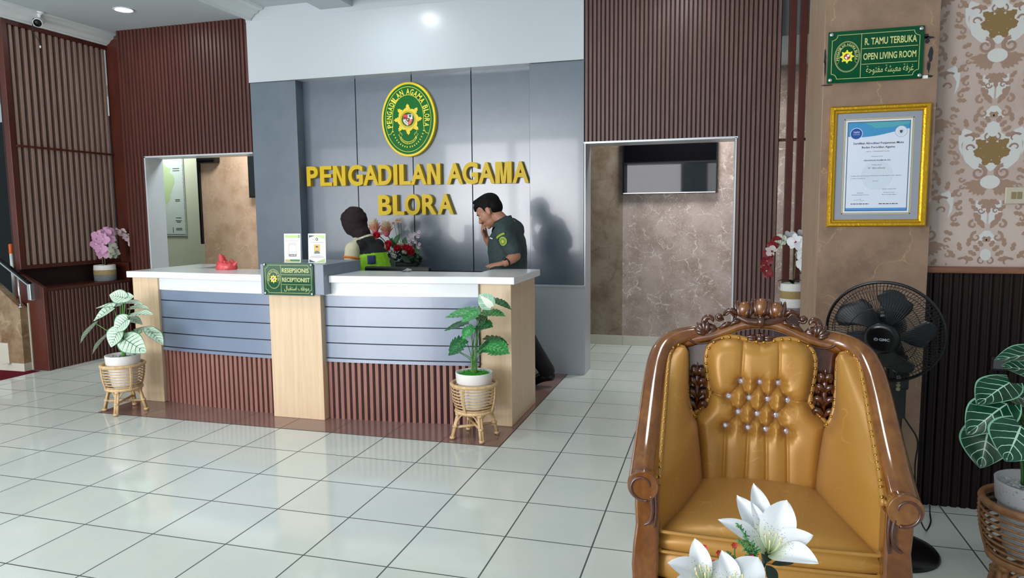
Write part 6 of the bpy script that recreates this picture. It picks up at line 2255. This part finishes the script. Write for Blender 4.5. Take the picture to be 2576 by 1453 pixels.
for i, c in enumerate([(0.408, 1.88, 1.09), (0.498, 1.9, 1.126), (0.458, 1.93, 1.192), (0.172, 1.94, 1.242), (0.3, 1.9, 1.094), (0.363, 1.9, 1.131), (0.33, 1.9, 1.057), (0.235, 1.98, 1.298)]):
    mb = MB(); R_ = random.Random(i)
    for k in range(16):
        d = Vector((R_.uniform(-1, 1), R_.uniform(-1, .2), R_.uniform(-.4, 1))).normalized()
        petal(mb, Vector(c), d, Vector((R_.uniform(-1, 1), -1, R_.uniform(-1, 1))), .026 if i else .03, .026, .1, 0, N=4, K=5, frill=.002)
    mb.ell(c, .013, 8, 6)
    part('carnation', mb, wc if i not in (2,) else mat('carnation_blush', '#DFC4B4', .6), t)
bm_ = mat('bell_lilac', '#CDBFCB', .5); bo = mat('bell_peach', '#E2B490', .5)
for i, c in enumerate([(0.62, 1.98, 1.314), (0.573, 1.98, 1.297), (0.61, 1.98, 1.272), (0.56, 1.98, 1.246), (0.514, 1.98, 1.258), (0.581, 1.98, 1.221), (0.623, 1.98, 1.201), (0.531, 1.98, 1.196), (0.494, 1.98, 1.212), (0.613, 1.98, 1.173), (.525, 1.97, 1.225), (0.401, 1.98, 1.419), (0.432, 1.98, 1.416), (0.363, 1.98, 1.394), (0.269, 1.9, 1.102)]):
    mb = MB()
    for k in range(5):
        a = 2 * PI * k / 5; d = Vector((math.cos(a), -.5, math.sin(a)))
        petal(mb, c, d, (0, -1, 0), .021, .018, .2, 0, N=4, K=3)
    mb.ell(c, .006, 6, 4, 1)
    part('bell_flower', mb, [bo if i in (11, 12, 13) else bm_, bpy.data.materials['orchid_rose']], t)
    if i % 2 == 0 or i in (11, 12, 13):
        mb = MB(); mb.tube(spline([(.45, 1.99, 1.05), (lerp(.45, c[0], .6), 1.985, lerp(1.05, c[2], .5)), (c[0], c[1] + .005, c[2])], 8), .002, 5); part('stem', mb, GL, t)
for b, e, w, mm in (((.335, 1.97, 1.16), (.432, 1.96, 1.300), .06, GL), ((.30, 1.98, 1.16), (.345, 1.97, 1.262), .055, GL), ((.45, 1.98, 1.18), (.487, 1.97, 1.268), .05, GL), ((.575, 1.94, 1.158), (.645, 1.93, 1.120), .045, GL), ((.47, 1.9, 1.09), (.57, 1.87, 1.035), .05, GD), ((.36, 1.9, 1.08), (.42, 1.86, .985), .05, GD), ((.26, 1.9, 1.1), (.20, 1.87, 1.03), .05, GD), ((.22, 1.95, 1.2), (.165, 1.93, 1.13), .05, GD),
                    ((.3, 1.95, 1.12), (.24, 1.9, 1.2), .05, GD), ((.4, 1.95, 1.12), (.40, 1.9, 1.22), .05, GD), ((.55, 1.95, 1.1), (.62, 1.9, 1.06), .05, GD), ((.34, 1.9, 1.05), (.30, 1.86, 1.0), .05, GD), ((.48, 1.93, 1.08), (.47, 1.88, 1.17), .05, GD), ((.5, 1.92, 1.07), (.60, 1.88, 1.09), .05, GD)):
    leaf_part('leaf', leaf_mesh(b, e, w, (0, -1, .3), 'oval', .08, .2, N=10, K=6), mm, t)
mb = MB()
R_ = random.Random(8)
for k in range(70):
    c = (R_.uniform(.2, .62), R_.uniform(1.92, 2.05), R_.uniform(1.0, 1.13)); mb.ell(c, (R_.uniform(.012, .03), .012, R_.uniform(.010, .022)), 7, 5)
o = part('foliage', mb, GD, t); o['kind'] = 'stuff'

# ------------------------------------------------------------------ lilies in front of the armchair, on a low table below the frame
lc = Vector((3.36, -2.97, .452))
t = thing('coffee_table', 'low wooden table in front of the armchair under the lilies', 'table', (3.36, -2.95, 0))
mb = MB(); mb.box(2.96, 3.76, -3.2, -2.72, .415, .45); part('top', mb, M['teak'], t, bevel=.01)
for x in (3.0, 3.72):
    for y in (-3.16, -2.76):
        mb = MB(); mb.box(x - .025, x + .025, y - .025, y + .025, .001, .4145); part('leg', mb, M['teak'], t, bevel=.006)
t = thing('lily_arrangement', 'white artificial lilies with small red flowers in front of the armchair', 'flowers', lc)
mb = MB(); mb.lathe([(.05, 0), (.06, .004), (.075, .06), (.07, .14), (.05, .20), (.055, .235), (.049, .236), (.045, .2), (.001, .19)], lc, 28); part('vase', mb, M['pot_white'], t)
LW = mat('lily_white', '#EEF2F6', .45, sub=.15)
tt = NT(LW); at = tt.node('ShaderNodeAttribute', attribute_name='leaf_uv'); spx = tt.node('ShaderNodeSeparateXYZ'); tt.link(at.outputs['Vector'], spx.inputs[0])
cc = tt.ramp(spx.outputs['X'], [(0.0, lin('#B9CC8E')), (.28, lin('#E4EBD6')), (.5, lin('#F1F4F8'))])
vo = tt.node('ShaderNodeTexVoronoi'); vo.inputs['Scale'].default_value = 260
tt.link(tt.coord(), vo.inputs['Vector'])
dots = tt.math('MULTIPLY', tt.math('LESS_THAN', vo.outputs['Distance'], .22), tt.ramp(spx.outputs['X'], [(.18, (0, 0, 0, 1)), (.25, (.8, .8, .8, 1)), (.48, (.6, .6, .6, 1)), (.58, (0, 0, 0, 1))]))
tt.link(tt.mix(dots, cc, lin('#5A5A52')), tt.b.inputs['Base Color'])


def lily(center, tips, s, face):
    c = Vector(center)
    f = Vector(face).normalized()
    mbs = []
    for tip, w in tips:
        tp = Vector(tip); ax = (tp - c)
        lf = leaf_mesh(c - f * .004, tp, w, f + Vector((0, 0, .2)), 'oval', -.06, .30, N=16, K=8, curl_=.10)
        leaf_part('petal', lf, LW, t)
    mb = MB()
    for k in range(6):
        a = 2 * PI * k / 6; d = (f + Vector((math.cos(a) * .3, 0, math.sin(a) * .3))).normalized()
        mb.tube([c, c + d * s * .35, c + d * s * .55 + Vector((0, 0, .006))], .0011, 5, 0); mb.ell(c + d * s * .56 + Vector((0, 0, .007)), (.0018, .0018, .0036), 6, 4, 1)
    part('stamens', mb, [mat('stamen_green', '#C9D8A0', .5), mat('anther_cream', '#E6D3A8', .5)], t)
    mb = MB(); mb.tube(spline([lc + Vector((0, 0, .21)), (lc + Vector((0, 0, .21))).lerp(c, .5) + Vector((0, 0, .04)), c - f * .01], 10), .0035, 6)
    mb.tube([c - f * .028, c - f * .01, c + f * .002], [.004, .009, .012], 8)
    part('stem', mb, mat('lily_stem', '#1E3A28', .5), t)


lily((3.404, -2.965, .893), [((3.318, -2.985, .950), .038), ((3.352, -2.90, .962), .042), ((3.381, -2.87, .975), .036), ((3.436, -2.91, .968), .058), ((3.476, -2.96, .930), .046), ((3.478, -3.02, .908), .050)], .08, (.15, -.6, .8))
lily((3.350, -3.06, .862), [((3.327, -3.02, .915), .034), ((3.386, -3.01, .905), .055), ((3.31, -3.10, .885), .04), ((3.424, -3.10, .892), .04), ((3.43, -3.05, .878), .035), ((3.36, -3.14, .85), .04)], .08, (.1, -.6, .8))
lily((3.305, -3.02, .853), [((3.284, -2.985, .915), .036), ((3.240, -3.045, .893), .046), ((3.25, -3.08, .86), .04), ((3.33, -3.1, .86), .04), ((3.34, -2.99, .885), .03), ((3.28, -3.1, .85), .035)], .07, (-.2, -.6, .8))
GS = mat('fern_green', '#4F8A4E', .5)
for (a, b) in (((3.384, -3.0, .905), (3.352, -3.005, .958)), ((3.38, -3.0, .90), (3.355, -3.01, .932)), ((3.361, -2.95, .846), (3.337, -2.95, .882))):
    mb = MB(); a = Vector(a); b = Vector(b); R_ = random.Random(int(a.x * 1000))
    mb.tube([a, b], .0012, 5)
    for k in range(46):
        u = R_.random(); p = a.lerp(b, u); d = Vector((R_.uniform(-1, 1), R_.uniform(-.6, .6), R_.uniform(-.2, 1))).normalized()
        mb.tube([p, p + d * lerp(.012, .005, u)], [.0016, .0009], 4)
    part('fern_sprig', mb, GS, t)
SR = mat('star_red', '#C8402E', .5)
for i, c in enumerate([(3.3, -2.95, 0.885), (3.325, -2.95, 0.878), (3.35, -2.95, 0.895), (3.375, -3.01, 0.905), (3.279, -3.01, 0.872), (3.301, -2.98, 0.866), (3.342, -2.95, 0.857), (3.318, -2.93, 0.85), (3.39, -3.0, 0.862), (3.289, -3.06, 0.868), (3.304, -3.04, 0.858)]):
    c = Vector(c); mb = MB()
    for k in range(6):
        a = 2 * PI * k / 6; d = Vector((math.cos(a), -.35, math.sin(a)))
        petal(mb, c, d, (0, -1, .4), .0065, .0045, .1, 0, N=3, K=3)
    mb.ell(c, .0018, 6, 4)
    part('star_flower', mb, SR, t)
    mb = MB(); q = lc + Vector((.01 * math.cos(i), .01 * math.sin(i), .22)); mb.tube(spline([q, q.lerp(c, .6) + Vector((0, 0, .02)), c], 9), .0011, 5); part('stem', mb, GS, t)
for b, e, w in (((3.40, -2.975, .868), (3.352, -2.98, .884), .016), ((3.40, -2.97, .875), (3.425, -2.965, .835), .026), ((3.41, -2.96, .872), (3.452, -2.93, .873), .014)):
    leaf_part('leaf', leaf_mesh(b, e, w, (0, -.6, 1), 'oval', .2, .2, N=10, K=6), bpy.data.materials['lily_stem'], t)

# ------------------------------------------------------------------ people
SKIN = speckled('skin', '#A9765C', '#B7856A', 14, .5)
tt = NT(SKIN); SKIN.node_tree.nodes['Principled BSDF'].inputs['Subsurface Weight'].default_value = .08
SKIN.node_tree.nodes['Principled BSDF'].inputs['Subsurface Radius'].default_value = (.02, .008, .004)


def limb(mb, pts, rad, n=14, flat=1.0, up=None):
    """tapering limb through joints"""
    P = spline(pts, 4 * len(pts)) if len(pts) > 2 else [Vector(p) for p in pts]
    R = [interp([(r,) for r in rad], i / (len(P) - 1))[0] for i in range(len(P))]
    mb.tube(P, R, n, flat=flat, up=up)
    mb.ell(P[0], R[0], 12, 8); mb.ell(P[-1], R[-1], 12, 8)


def hand(mb, wrist, d, nrm, side, curl=(.25, .3, .35, .45), spread=.08, thumb=(.7, .45), s=1.0):
    """palm, four fingers and a thumb. d: wrist to knuckles; nrm: back of the hand; side: +1 thumb towards d x nrm"""
    w = Vector(wrist); d = Vector(d).normalized(); nrm = Vector(nrm); nrm = (nrm - d * nrm.dot(d)).normalized(); ac = d.cross(nrm) * side
    Mx = Matrix((d, ac, nrm)).transposed().to_4x4()
    mb.ell(w + d * .045 * s, (.052 * s, .040 * s, .0155 * s), 14, 9, M=Mx)
    mb.ell(w + d * .02 * s, (.034 * s, .030 * s, .018 * s), 12, 8, M=Mx)
    mb.ell(w + d * .035 * s + ac * .022 * s - nrm * .008 * s, (.034 * s, .017 * s, .014 * s), 12, 8, M=Mx)
    for k, (off, L) in enumerate(((.028, .070), (.010, .079), (-.009, .073), (-.027, .057))):
        b = w + d * (.078 - .004 * abs(k - 1)) * s + ac * off * s
        dd = (d + ac * (off * spread / .02)).normalized()
        p = [b]; a = 0
        for seg_, fr in enumerate((.45, .32, .23)):
            a += curl[k] * (1.0 if seg_ else .7)
            p.append(p[-1] + (dd * math.cos(a) - nrm * math.sin(a)) * (L * fr * s))
        mb.tube([b - dd * .02 * s] + p, [.0092 * s, .0092 * s, .0085 * s, .0078 * s, .0062 * s], 9)
        mb.ell(p[-1], .0064 * s, 8, 6)
        mb.ell(p[1], .0086 * s, 8, 6)
    tb = w + d * .022 * s + ac * .026 * s - nrm * .006 * s
    td = (d * thumb[0] + ac * .75 - nrm * .25).normalized()
    t1 = tb + td * .036 * s; t2 = t1 + (td + d * thumb[1]).normalized() * .027 * s
    mb.tube([tb, t1, t2], [.0125 * s, .0100 * s, .0072 * s], 9); mb.ell(t2, .0074 * s, 8, 6)


def head(mb, H, f, u, s=1.0, neck_to=None):
    """skull, face, ears joined to the neck; returns the frame"""
    f = Vector(f).normalized(); u = Vector(u); u = (u - f * u.dot(f)).normalized(); l = u.cross(f)
    Mx = Matrix((f, l, u)).transposed().to_4x4()

    def P(x, y, z): return Vector(H) + (f * x + l * y + u * z) * s

    def E(x, y, z, a, b, c, n=16): mb.ell(P(x, y, z), (a * s, b * s, c * s), n, 11, M=Mx)
    E(-.012, 0, .040, .098, .077, .084, 22); E(.032, 0, -.008, .060, .063, .080); E(.030, 0, -.065, .052, .052, .045); E(.066, 0, -.092, .020, .024, .018)
    E(.060, .030, -.022, .030, .024, .028); E(.060, -.030, -.022, .030, .024, .028)
    E(.068, 0, .034, .026, .050, .026); E(.080, .024, .022, .012, .022, .008); E(.080, -.024, .022, .012, .022, .008)
    mb.tube([P(.084, 0, .014), P(.098, 0, -.008), P(.110, 0, -.030), P(.098, 0, -.040)], [.008 * s, .009 * s, .0115 * s, .008 * s], 10)
    E(.096, .012, -.034, .010, .008, .007); E(.096, -.012, -.034, .010, .008, .007)
    E(.086, 0, -.058, .012, .024, .006); E(.085, 0, -.068, .012, .021, .007)
    for q in (1, -1):
        E(-.005, q * .076, .0, .020, .007, .033); E(-.012, q * .080, .006, .012, .006, .022); E(.0, q * .075, -.024, .008, .006, .010)
    if neck_to is not None: limb(mb, [P(-.028, 0, -.05), P(-.04, 0, -.09), Vector(neck_to)], [.050 * s, .050 * s, .062 * s])
    return P, Mx


def eyes(t, P, Mx, closed=.5, s=1.0):
    mb = MB()
    for q in (1, -1):
        mb.ell(P(.0775, q * .031, .000), (.0105 * s, .0135 * s, .0065 * s), 12, 8, 0, Mx)
        mb.ell(P(.0845, q * .031, -.0025), (.0045 * s, .0060 * s, .0048 * s), 10, 7, 1, Mx)
    part('eyes', mb, [mat('eye_white', '#D8D2CA', .3), mat('iris', '#1A0F0A', .2)], t)


# ---- man in dark green uniform, stooping, one hand at his nose, the other on the counter
man = thing('person', 'man in dark green uniform shirt leaning on the counter with a hand at his nose', 'person', (1.78, 1.40, 0.0025))
H = Vector((1.535, 1.30, 1.492)); hf = Vector((-.83, -.10, -.55)); hu = Vector((-.55, 0, .83))
NB = Vector((1.655, 1.305, 1.385))
bd = MB()
P, Mx = head(bd, H, hf, hu, 1.06, NB)
LS, RS = Vector((1.700, 1.135, 1.330)), Vector((1.690, 1.475, 1.335))
LE, LWr = Vector((1.800, 1.115, 1.150)), Vector((1.742, 1.035, 1.098))
RE, RWr = Vector((1.555, 1.47, 1.135)), Vector((1.485, 1.36, 1.275))
PEL = Vector((1.690, 1.345, .93))
torso = [NB + Vector((.02, 0, -.03)), Vector((1.675, 1.305, 1.26)), Vector((1.680, 1.31, 1.12)), Vector((1.685, 1.33, 1.0)), PEL]
limb(bd, torso, [.095, .135, .13, .125, .13])
limb(bd, [LS + Vector((0, .09, .02)), LS], [.07, .062]); limb(bd, [RS - Vector((0, .09, -.02)), RS], [.07, .062])
limb(bd, [LS, LE], [.060, .044]); limb(bd, [LE, LE.lerp(LWr, .3), LWr], [.043, .044, .028])
limb(bd, [RS, RE], [.058, .044]); limb(bd, [RE, RE.lerp(RWr, .3), RWr], [.043, .043, .028])
hand(bd, LWr, (-.97, -.16, -.14), (-.1, -.25, 1), 1, (.10, .08, .1, .14), .10, (.8, .4))
hand(bd, RWr, (-.30, -.42, .86), (-.86, .05, -.50), -1, (.30, .45, .55, .65), .03, (.9, .5))
LH, RH = PEL + Vector((-.02, -.10, -.03)), PEL + Vector((.01, .10, -.03))
LK, LA = Vector((1.655, 1.27, .49)), Vector((1.69, 1.29, .09))
RK, RA = Vector((1.745, 1.52, .50)), Vector((1.925, 1.635, .135))
limb(bd, [LH, LK, LA], [.092, .060, .042]); limb(bd, [RH, RK, RA], [.092, .060, .042])
limb(bd, [LA, LA + Vector((-.10, 0, -.055))], [.042, .03]); limb(bd, [RA, RA + Vector((-.085, 0, -.075))], [.042, .03])
sk = union(bd, .0055, 4, .5)
body = part('body', sk, SKIN, man)
eyes(man, P, Mx, s=1.06)
# hair
hb = MB()
def EH(x, y, z, a, b, c): hb.ell(P(x, y, z), (a * 1.06, b * 1.06, c * 1.06), 18, 12, M=Mx)
EH(-.022, 0, .055, .098, .081, .082); EH(-.055, 0, .020, .062, .076, .075); EH(.030, 0, .085, .055, .066, .042); EH(.060, .0, .082, .032, .05, .026)
for q in (1, -1):
    EH(-.012, q * .070, .040, .03, .012, .035); EH(.010, q * .071, .03, .014, .008, .03)
R_ = random.Random(3)
for k in range(44):
    a = R_.uniform(-1.2, 1.2); x0 = R_.uniform(-.03, .03)
    p0 = P(x0, .06 * math.sin(a), .10 + .03 * math.cos(a) - .3 * abs(x0 - .01) * .3); p1 = P(x0 + R_.uniform(.010, .030), .066 * math.sin(a), .105 + .026 * math.cos(a)); p2 = P(x0 + R_.uniform(.02, .045), .066 * math.sin(a) + R_.uniform(-.01, .01), .100 + .020 * math.cos(a))
    hb.tube([p0, p1, p2], [.009, .007, .003], 6)
for k in range(22):
    a = R_.uniform(-.8, .8)
    hb.tube([P(.055, .06 * math.sin(a), .095), P(.082, .056 * math.sin(a), .078 + .006 * math.cos(a)), P(.092, .052 * math.sin(a) + R_.uniform(-.008, .008), R_.uniform(.056, .068))], [.009, .007, .003], 6)
HAIR = mat('black_hair', '#070607', .7, spec=.2)
hair = part('hair', union(hb, .005, 2), HAIR, man)
mb = MB()
for q in (1, -1): mb.tube([P(.090, q * .016, .022), P(.090, q * .034, .026), P(.078, q * .052, .018)], [.003, .0042, .002], 6)
part('eyebrows', mb, HAIR, man)
# shirt
UNI = speckled('dark_green_uniform', '#2B3C3C', '#334646', 40, .75)
sh = MB()
limb(sh, [NB + Vector((.012, 0, -.015))] + torso[1:-1] + [PEL + Vector((0, 0, .02))], [.092, .160, .158, .150, .150])
limb(sh, [LS + Vector((0, .10, .025)), LS], [.085, .080]); limb(sh, [RS - Vector((0, .10, -.025)), RS], [.085, .088])
limb(sh, [NB + Vector((.03, 0, -.05)), RS + Vector((.005, -.03, .0))], [.10, .092]); limb(sh, [NB + Vector((.03, 0, -.05)), LS + Vector((.0, .04, .0))], [.10, .086])
limb(sh, [LS, LS.lerp(LE, .74)], [.080, .070]); limb(sh, [RS, RS.lerp(RE, .72)], [.088, .074])
# open sleeve hems
shirt_mb = union(sh, .008, 5, .5)
for i, p in enumerate(shirt_mb.v):   # soft folds
    q = Vector(p); shirt_mb.v[i] = tuple(q + Vector((1, -.4, .2)) * (.006 * noise.noise(q * 14) + .004 * noise.noise(Vector((q.x * 30, q.y * 8, q.z * 22)))))
shirt = part('shirt', shirt_mb, UNI, man)
mb = MB()
for q in (1, -1):   # collar wings round the neck
    A = []; B = []
    for i in range(13):
        a = lerp(0, PI, i / 12)
        c = Vector((1.640 + .072 * math.cos(a) * .95, 1.305 + q * .068 * math.sin(a), 1.398 + .030 * math.cos(a)))
        A.append(c + Vector((.0, 0, .034))); B.append(c + Vector((.02 * math.cos(a), q * .018 * math.sin(a), -.012 - (.028 if i > 9 else 0))))
    mb.grid([A, B], 0, True)
part('collar', mb, UNI, shirt, thick=.006)
mb = MB()   # round patch and arched tab on the sleeve, both following it
def on_sleeve(du, dv, r=.0815):
    ax = (LE - LS).normalized(); out = Vector((-.35, -1, .25)); out = (out - ax * out.dot(ax)).normalized(); sd_ = ax.cross(out)
    a = dv / r
    return LS + ax * du + (out * math.cos(a) + sd_ * math.sin(a)) * r
def patch(cu, cv, ru, rv, r, n=20, mi=0):
    c = on_sleeve(cu, cv, r + .003)
    ring = [on_sleeve(cu + ru * math.cos(2 * PI * i / n), cv + rv * math.sin(2 * PI * i / n), r) for i in range(n)]
    mb.add([c] + ring, [(0, i + 1, (i + 1) % n + 1) for i in range(n)], mi, True)
patch(.075, .0, .036, .034, .0835, 22, 0); patch(.075, .0, .026, .024, .0855, 22, 1); patch(.078, 0, .012, .012, .0885, 12, 2)
A = [on_sleeve(.020 - .010 * math.cos(lerp(-1, 1, i / 10)) + .006, lerp(-.042, .042, i / 10), .0865) for i in range(11)]
B = [on_sleeve(.036 - .010 * math.cos(lerp(-1, 1, i / 10)) + .006, lerp(-.042, .042, i / 10), .0860) for i in range(11)]
mb.grid([A, B], 0, True)
part('sleeve_patch', mb, [mat('patch_lime', '#8FA62E', .6), mat('patch_green', '#5E8E2A', .6), mat('patch_gold', '#C9B040', .6)], shirt)
mb = MB()
c = Vector((1.585, 1.185, 1.285))
for dz, w in ((0, .05),):
    mb.box(c.x - .006, c.x + .018, c.y - .028, c.y - .020, c.z - .003, c.z + .004)
mb.xf(Matrix.Translation(c) @ Matrix.Rotation(.35, 4, 'Y') @ Matrix.Translation(-c))
part('name_bar', mb, mat('name_bar_white', '#E8E6E0', .4), shirt)
# trousers, belt, shoes
BLK = speckled('black_cloth', '#0E0F12', '#16171B', 30, .85)
tr = MB()
limb(tr, [PEL + Vector((-.005, 0, .05)), PEL], [.150, .148]); limb(tr, [LH, LK, LA], [.112, .082, .066]); limb(tr, [RH, RK, RA], [.112, .084, .068])
trm = union(tr, .009, 4)
for i, p in enumerate(trm.v):
    q = Vector(p); trm.v[i] = tuple(q + Vector((.5, -1, 0)) * (.006 * noise.noise(q * 12)))
part('trousers', trm, BLK, man)
SHO = mat('black_shoe', '#08080A', .3)
for A_, pitch in ((LA, 0.0), (RA, .32)):
    mb = MB()
    d = Vector((-1, -.05, 0)).normalized(); dn = Vector((d.x * math.cos(pitch), d.y, -math.sin(pitch)))
    hl = A_ + Vector((.035, 0, -.045)); toe = hl + dn * .25
    lim = MB(); limb(lim, [hl, hl.lerp(toe, .35) + Vector((0, 0, .015)), hl.lerp(toe, .7), toe], [.040, .045, .040, .030])
    limb(lim, [A_, A_ + Vector((.01, 0, -.03))], [.046, .044])
    u_ = union(lim, .007, 3)
    zmin = min(p[2] for p in u_.v)
    flo = .0045
    u_.v = [(p[0], p[1], max(p[2], flo)) for p in u_.v]
    part('shoe', u_, SHO, man)
mb = MB(); ax = (LWr - LE).normalized(); c = LE.lerp(LWr, .86); n1 = ax.orthogonal().normalized(); n2 = ax.cross(n1)
mb.tube([c + (n1 * math.cos(q) + n2 * math.sin(q)) * .031 for q in [2 * PI * i / 20 for i in range(20)]], .005, 6, closed=True, flat=1.6, up=tuple(ax))
mb.ell(c + Vector((-.01, -.024, .024)), (.016, .012, .012), 12, 8)
part('wristwatch', mb, M['black'], man)
mb = MB(); ax = (RWr - RE).normalized(); c = RE.lerp(RWr, .25); n1 = ax.orthogonal().normalized(); n2 = ax.cross(n1)
mb.tube([c + (n1 * math.cos(q) + n2 * math.sin(q)) * .046 for q in [2 * PI * i / 20 for i in range(20)]], .005, 6, closed=True)
part('bracelet', mb, M['black'], man)

# ---- woman in a maroon headscarf and a black and lime safety vest, turned away
wo = thing('person', 'woman in maroon headscarf and black and lime safety vest behind the counter', 'person', (.43, 1.42, 0.0025))
H = Vector((.265, 1.395, 1.405)); hf = Vector((-.80, .30, -.58)); hu = Vector((-.58, .10, .80))
NB = Vector((.335, 1.39, 1.265))
bd = MB()
P, Mx = head(bd, H, hf, hu, .98, NB)
LS, RS = Vector((.330, 1.235, 1.185)), Vector((.415, 1.545, 1.185))
LE, LWr = Vector((.315, 1.195, .95)), Vector((.10, 1.25, .865))
RE, RWr = Vector((.33, 1.60, .95)), Vector((.12, 1.52, .875))
PEL = Vector((.47, 1.42, .84))
torso = [NB + Vector((.02, 0, -.03)), Vector((.385, 1.395, 1.13)), Vector((.425, 1.405, 1.0)), PEL]
limb(bd, torso, [.075, .118, .108, .125])
limb(bd, [LS + Vector((.02, .08, .015)), LS], [.058, .052]); limb(bd, [RS + Vector((-.02, -.08, .015)), RS], [.058, .052])
for S_, E_, W_2, sd_ in ((LS, LE, LWr, 1), (RS, RE, RWr, -1)):
    limb(bd, [S_, E_], [.050, .038]); limb(bd, [E_, W_2], [.038, .025])
    hand(bd, W_2, (-.95, .1, -.2), (-.2, 0, 1), sd_, (.3, .35, .35, .4), .05, (.8, .4), .92)
LH, RH = PEL + Vector((-.02, -.09, -.02)), PEL + Vector((.02, .09, -.02))
LK, LA = Vector((.40, 1.32, .45)), Vector((.45, 1.33, .08)); RK, RA = Vector((.46, 1.52, .45)), Vector((.52, 1.53, .08))
limb(bd, [LH, LK, LA], [.088, .056, .038]); limb(bd, [RH, RK, RA], [.088, .056, .038])
limb(bd, [LA, LA + Vector((-.09, .02, -.05))], [.038, .026]); limb(bd, [RA, RA + Vector((-.09, .02, -.05))], [.038, .026])
part('body', union(bd, .006, 4), SKIN, wo)
eyes(wo, P, Mx)
hj = MB()
def EJ(x, y, z, a, b, c, n=20): hj.ell(P(x, y, z), (a, b, c), n, 13, M=Mx)
EJ(-.022, 0, .040, .112, .096, .098); EJ(-.055, 0, .010, .085, .094, .090); EJ(.010, 0, .070, .090, .082, .068); EJ(-.030, 0, -.055, .075, .082, .065); EJ(-.085, 0, .045, .055, .07, .06)
for q in (1, -1): EJ(.020, q * .058, -.01, .062, .042, .095)
limb(hj, [P(.0, 0, -.08), P(-.02, 0, -.12)], [.078, .074])
hm = union(hj, .007, 4)
for i, p in enumerate(hm.v):
    q = Vector(p); hm.v[i] = tuple(q + (q - H).normalized() * (.004 * noise.noise(Vector((q.x * 22, q.y * 22, q.z * 60)))))
part('headscarf', hm, speckled('maroon_scarf', '#1C0B0F', '#271115', 50, .85), wo)
BEI = speckled('beige_uniform', '#CFCBA8', '#DAD7B8', 30, .8)
sh = MB()
limb(sh, [NB + Vector((.01, 0, -.02))] + torso[1:], [.085, .134, .126, .138])
for S_, E_, W_2 in ((LS, LE, LWr), (RS, RE, RWr)):
    limb(sh, [S_.lerp(torso[0], .5), S_], [.072, .066]); limb(sh, [S_, E_], [.068, .058]); limb(sh, [E_, E_.lerp(W_2, .85)], [.056, .042])
sm_ = union(sh, .008, 5)
for i, p in enumerate(sm_.v):
    q = Vector(p); sm_.v[i] = tuple(q + Vector((.3, -1, .2)) * (.005 * noise.noise(q * 15)))
shirt = part('shirt', sm_, BEI, wo)
mb = MB()
ring = []
for i in range(25):
    a = 2 * PI * i / 24; ring.append((NB.x + .004 + .083 * math.cos(a), NB.y + .078 * math.sin(a), NB.z - .012 + .034 * math.cos(a)))
mb.tube(ring[:-1], .017, 8, closed=True, flat=1.5, up=(0, 0, 1)); part('collar', mb, BEI, shirt)
mb = MB(); ax = (LE - LS).normalized(); c = LS.lerp(LE, .30); n1 = ax.orthogonal().normalized(); n2 = ax.cross(n1)
mb.tube([c + (n1 * math.cos(q) + n2 * math.sin(q)) * .0675 for q in [2 * PI * i / 24 for i in range(24)]], .006, 6, closed=True, flat=1.7, up=tuple(ax))
part('armband', mb, mat('orange_band', '#D8791F', .6), shirt)
# vest: black yoke over lime body
vb = MB()
limb(vb, [NB + Vector((.03, 0, -.045))] + torso[1:] + [PEL + Vector((.0, 0, -.06))], [.106, .170, .164, .160, .155])
limb(vb, [LS.lerp(torso[1], .45) + Vector((.03, 0, .02)), LS.lerp(torso[1], .15) + Vector((.035, .02, .035))], [.07, .058])
limb(vb, [RS.lerp(torso[1], .45) + Vector((.02, 0, .02)), RS.lerp(torso[1], .15) + Vector((.02, -.02, .035))], [.07, .058])
vm = union(vb, .008, 5)
vm.m = [0 if (sum(vm.v[i][2] for i in f) / len(f) > 1.145 + .10 * (sum(vm.v[i][0] for i in f) / len(f) - .42)) else 1 for f in vm.f]
vest = part('vest', vm, [speckled('vest_black', '#101114', '#191B1F', 30, .8), speckled('vest_lime', '#8FD61A', '#A4E62C', 30, .6)], wo)
mb = MB()   # blue square badge on the lime back
c = Vector((.488, 1.262, 1.098)); nv = Vector((.55, -.80, .15)).normalized(); sx_ = Vector((0, 0, 1)).cross(nv).normalized(); sz_ = nv.cross(sx_)
g = []
for i in range(6):
    g.append([c + sx_ * lerp(-.034, .034, k / 5) + sz_ * lerp(-.036, .036, i / 5) + nv * (.012 - 4 * (lerp(-.034, .034, k / 5)) ** 2) for k in range(6)])
mb.grid(g, 0, True)
part('badge', mb, mat('badge_blue', '#2A3C6A', .6), vest, thick=.004)
tr = MB()
limb(tr, [LH, LK, LA], [.108, .080, .062]); limb(tr, [RH, RK, RA], [.108, .080, .062]); limb(tr, [PEL + Vector((0, 0, .03)), PEL], [.135, .14])
part('trousers', union(tr, .009, 4), BLK, wo)
for A_ in (LA, RA):
    lim = MB(); limb(lim, [A_ + Vector((.03, 0, -.045)), A_ + Vector((-.06, .01, -.035)), A_ + Vector((-.18, .03, -.05))], [.036, .040, .028]); limb(lim, [A_, A_ + Vector((0, 0, -.03))], [.042, .04])
    u_ = union(lim, .007, 3); u_.v = [(p[0], p[1], max(p[2], .0045)) for p in u_.v]
    part('shoe', u_, SHO, wo)
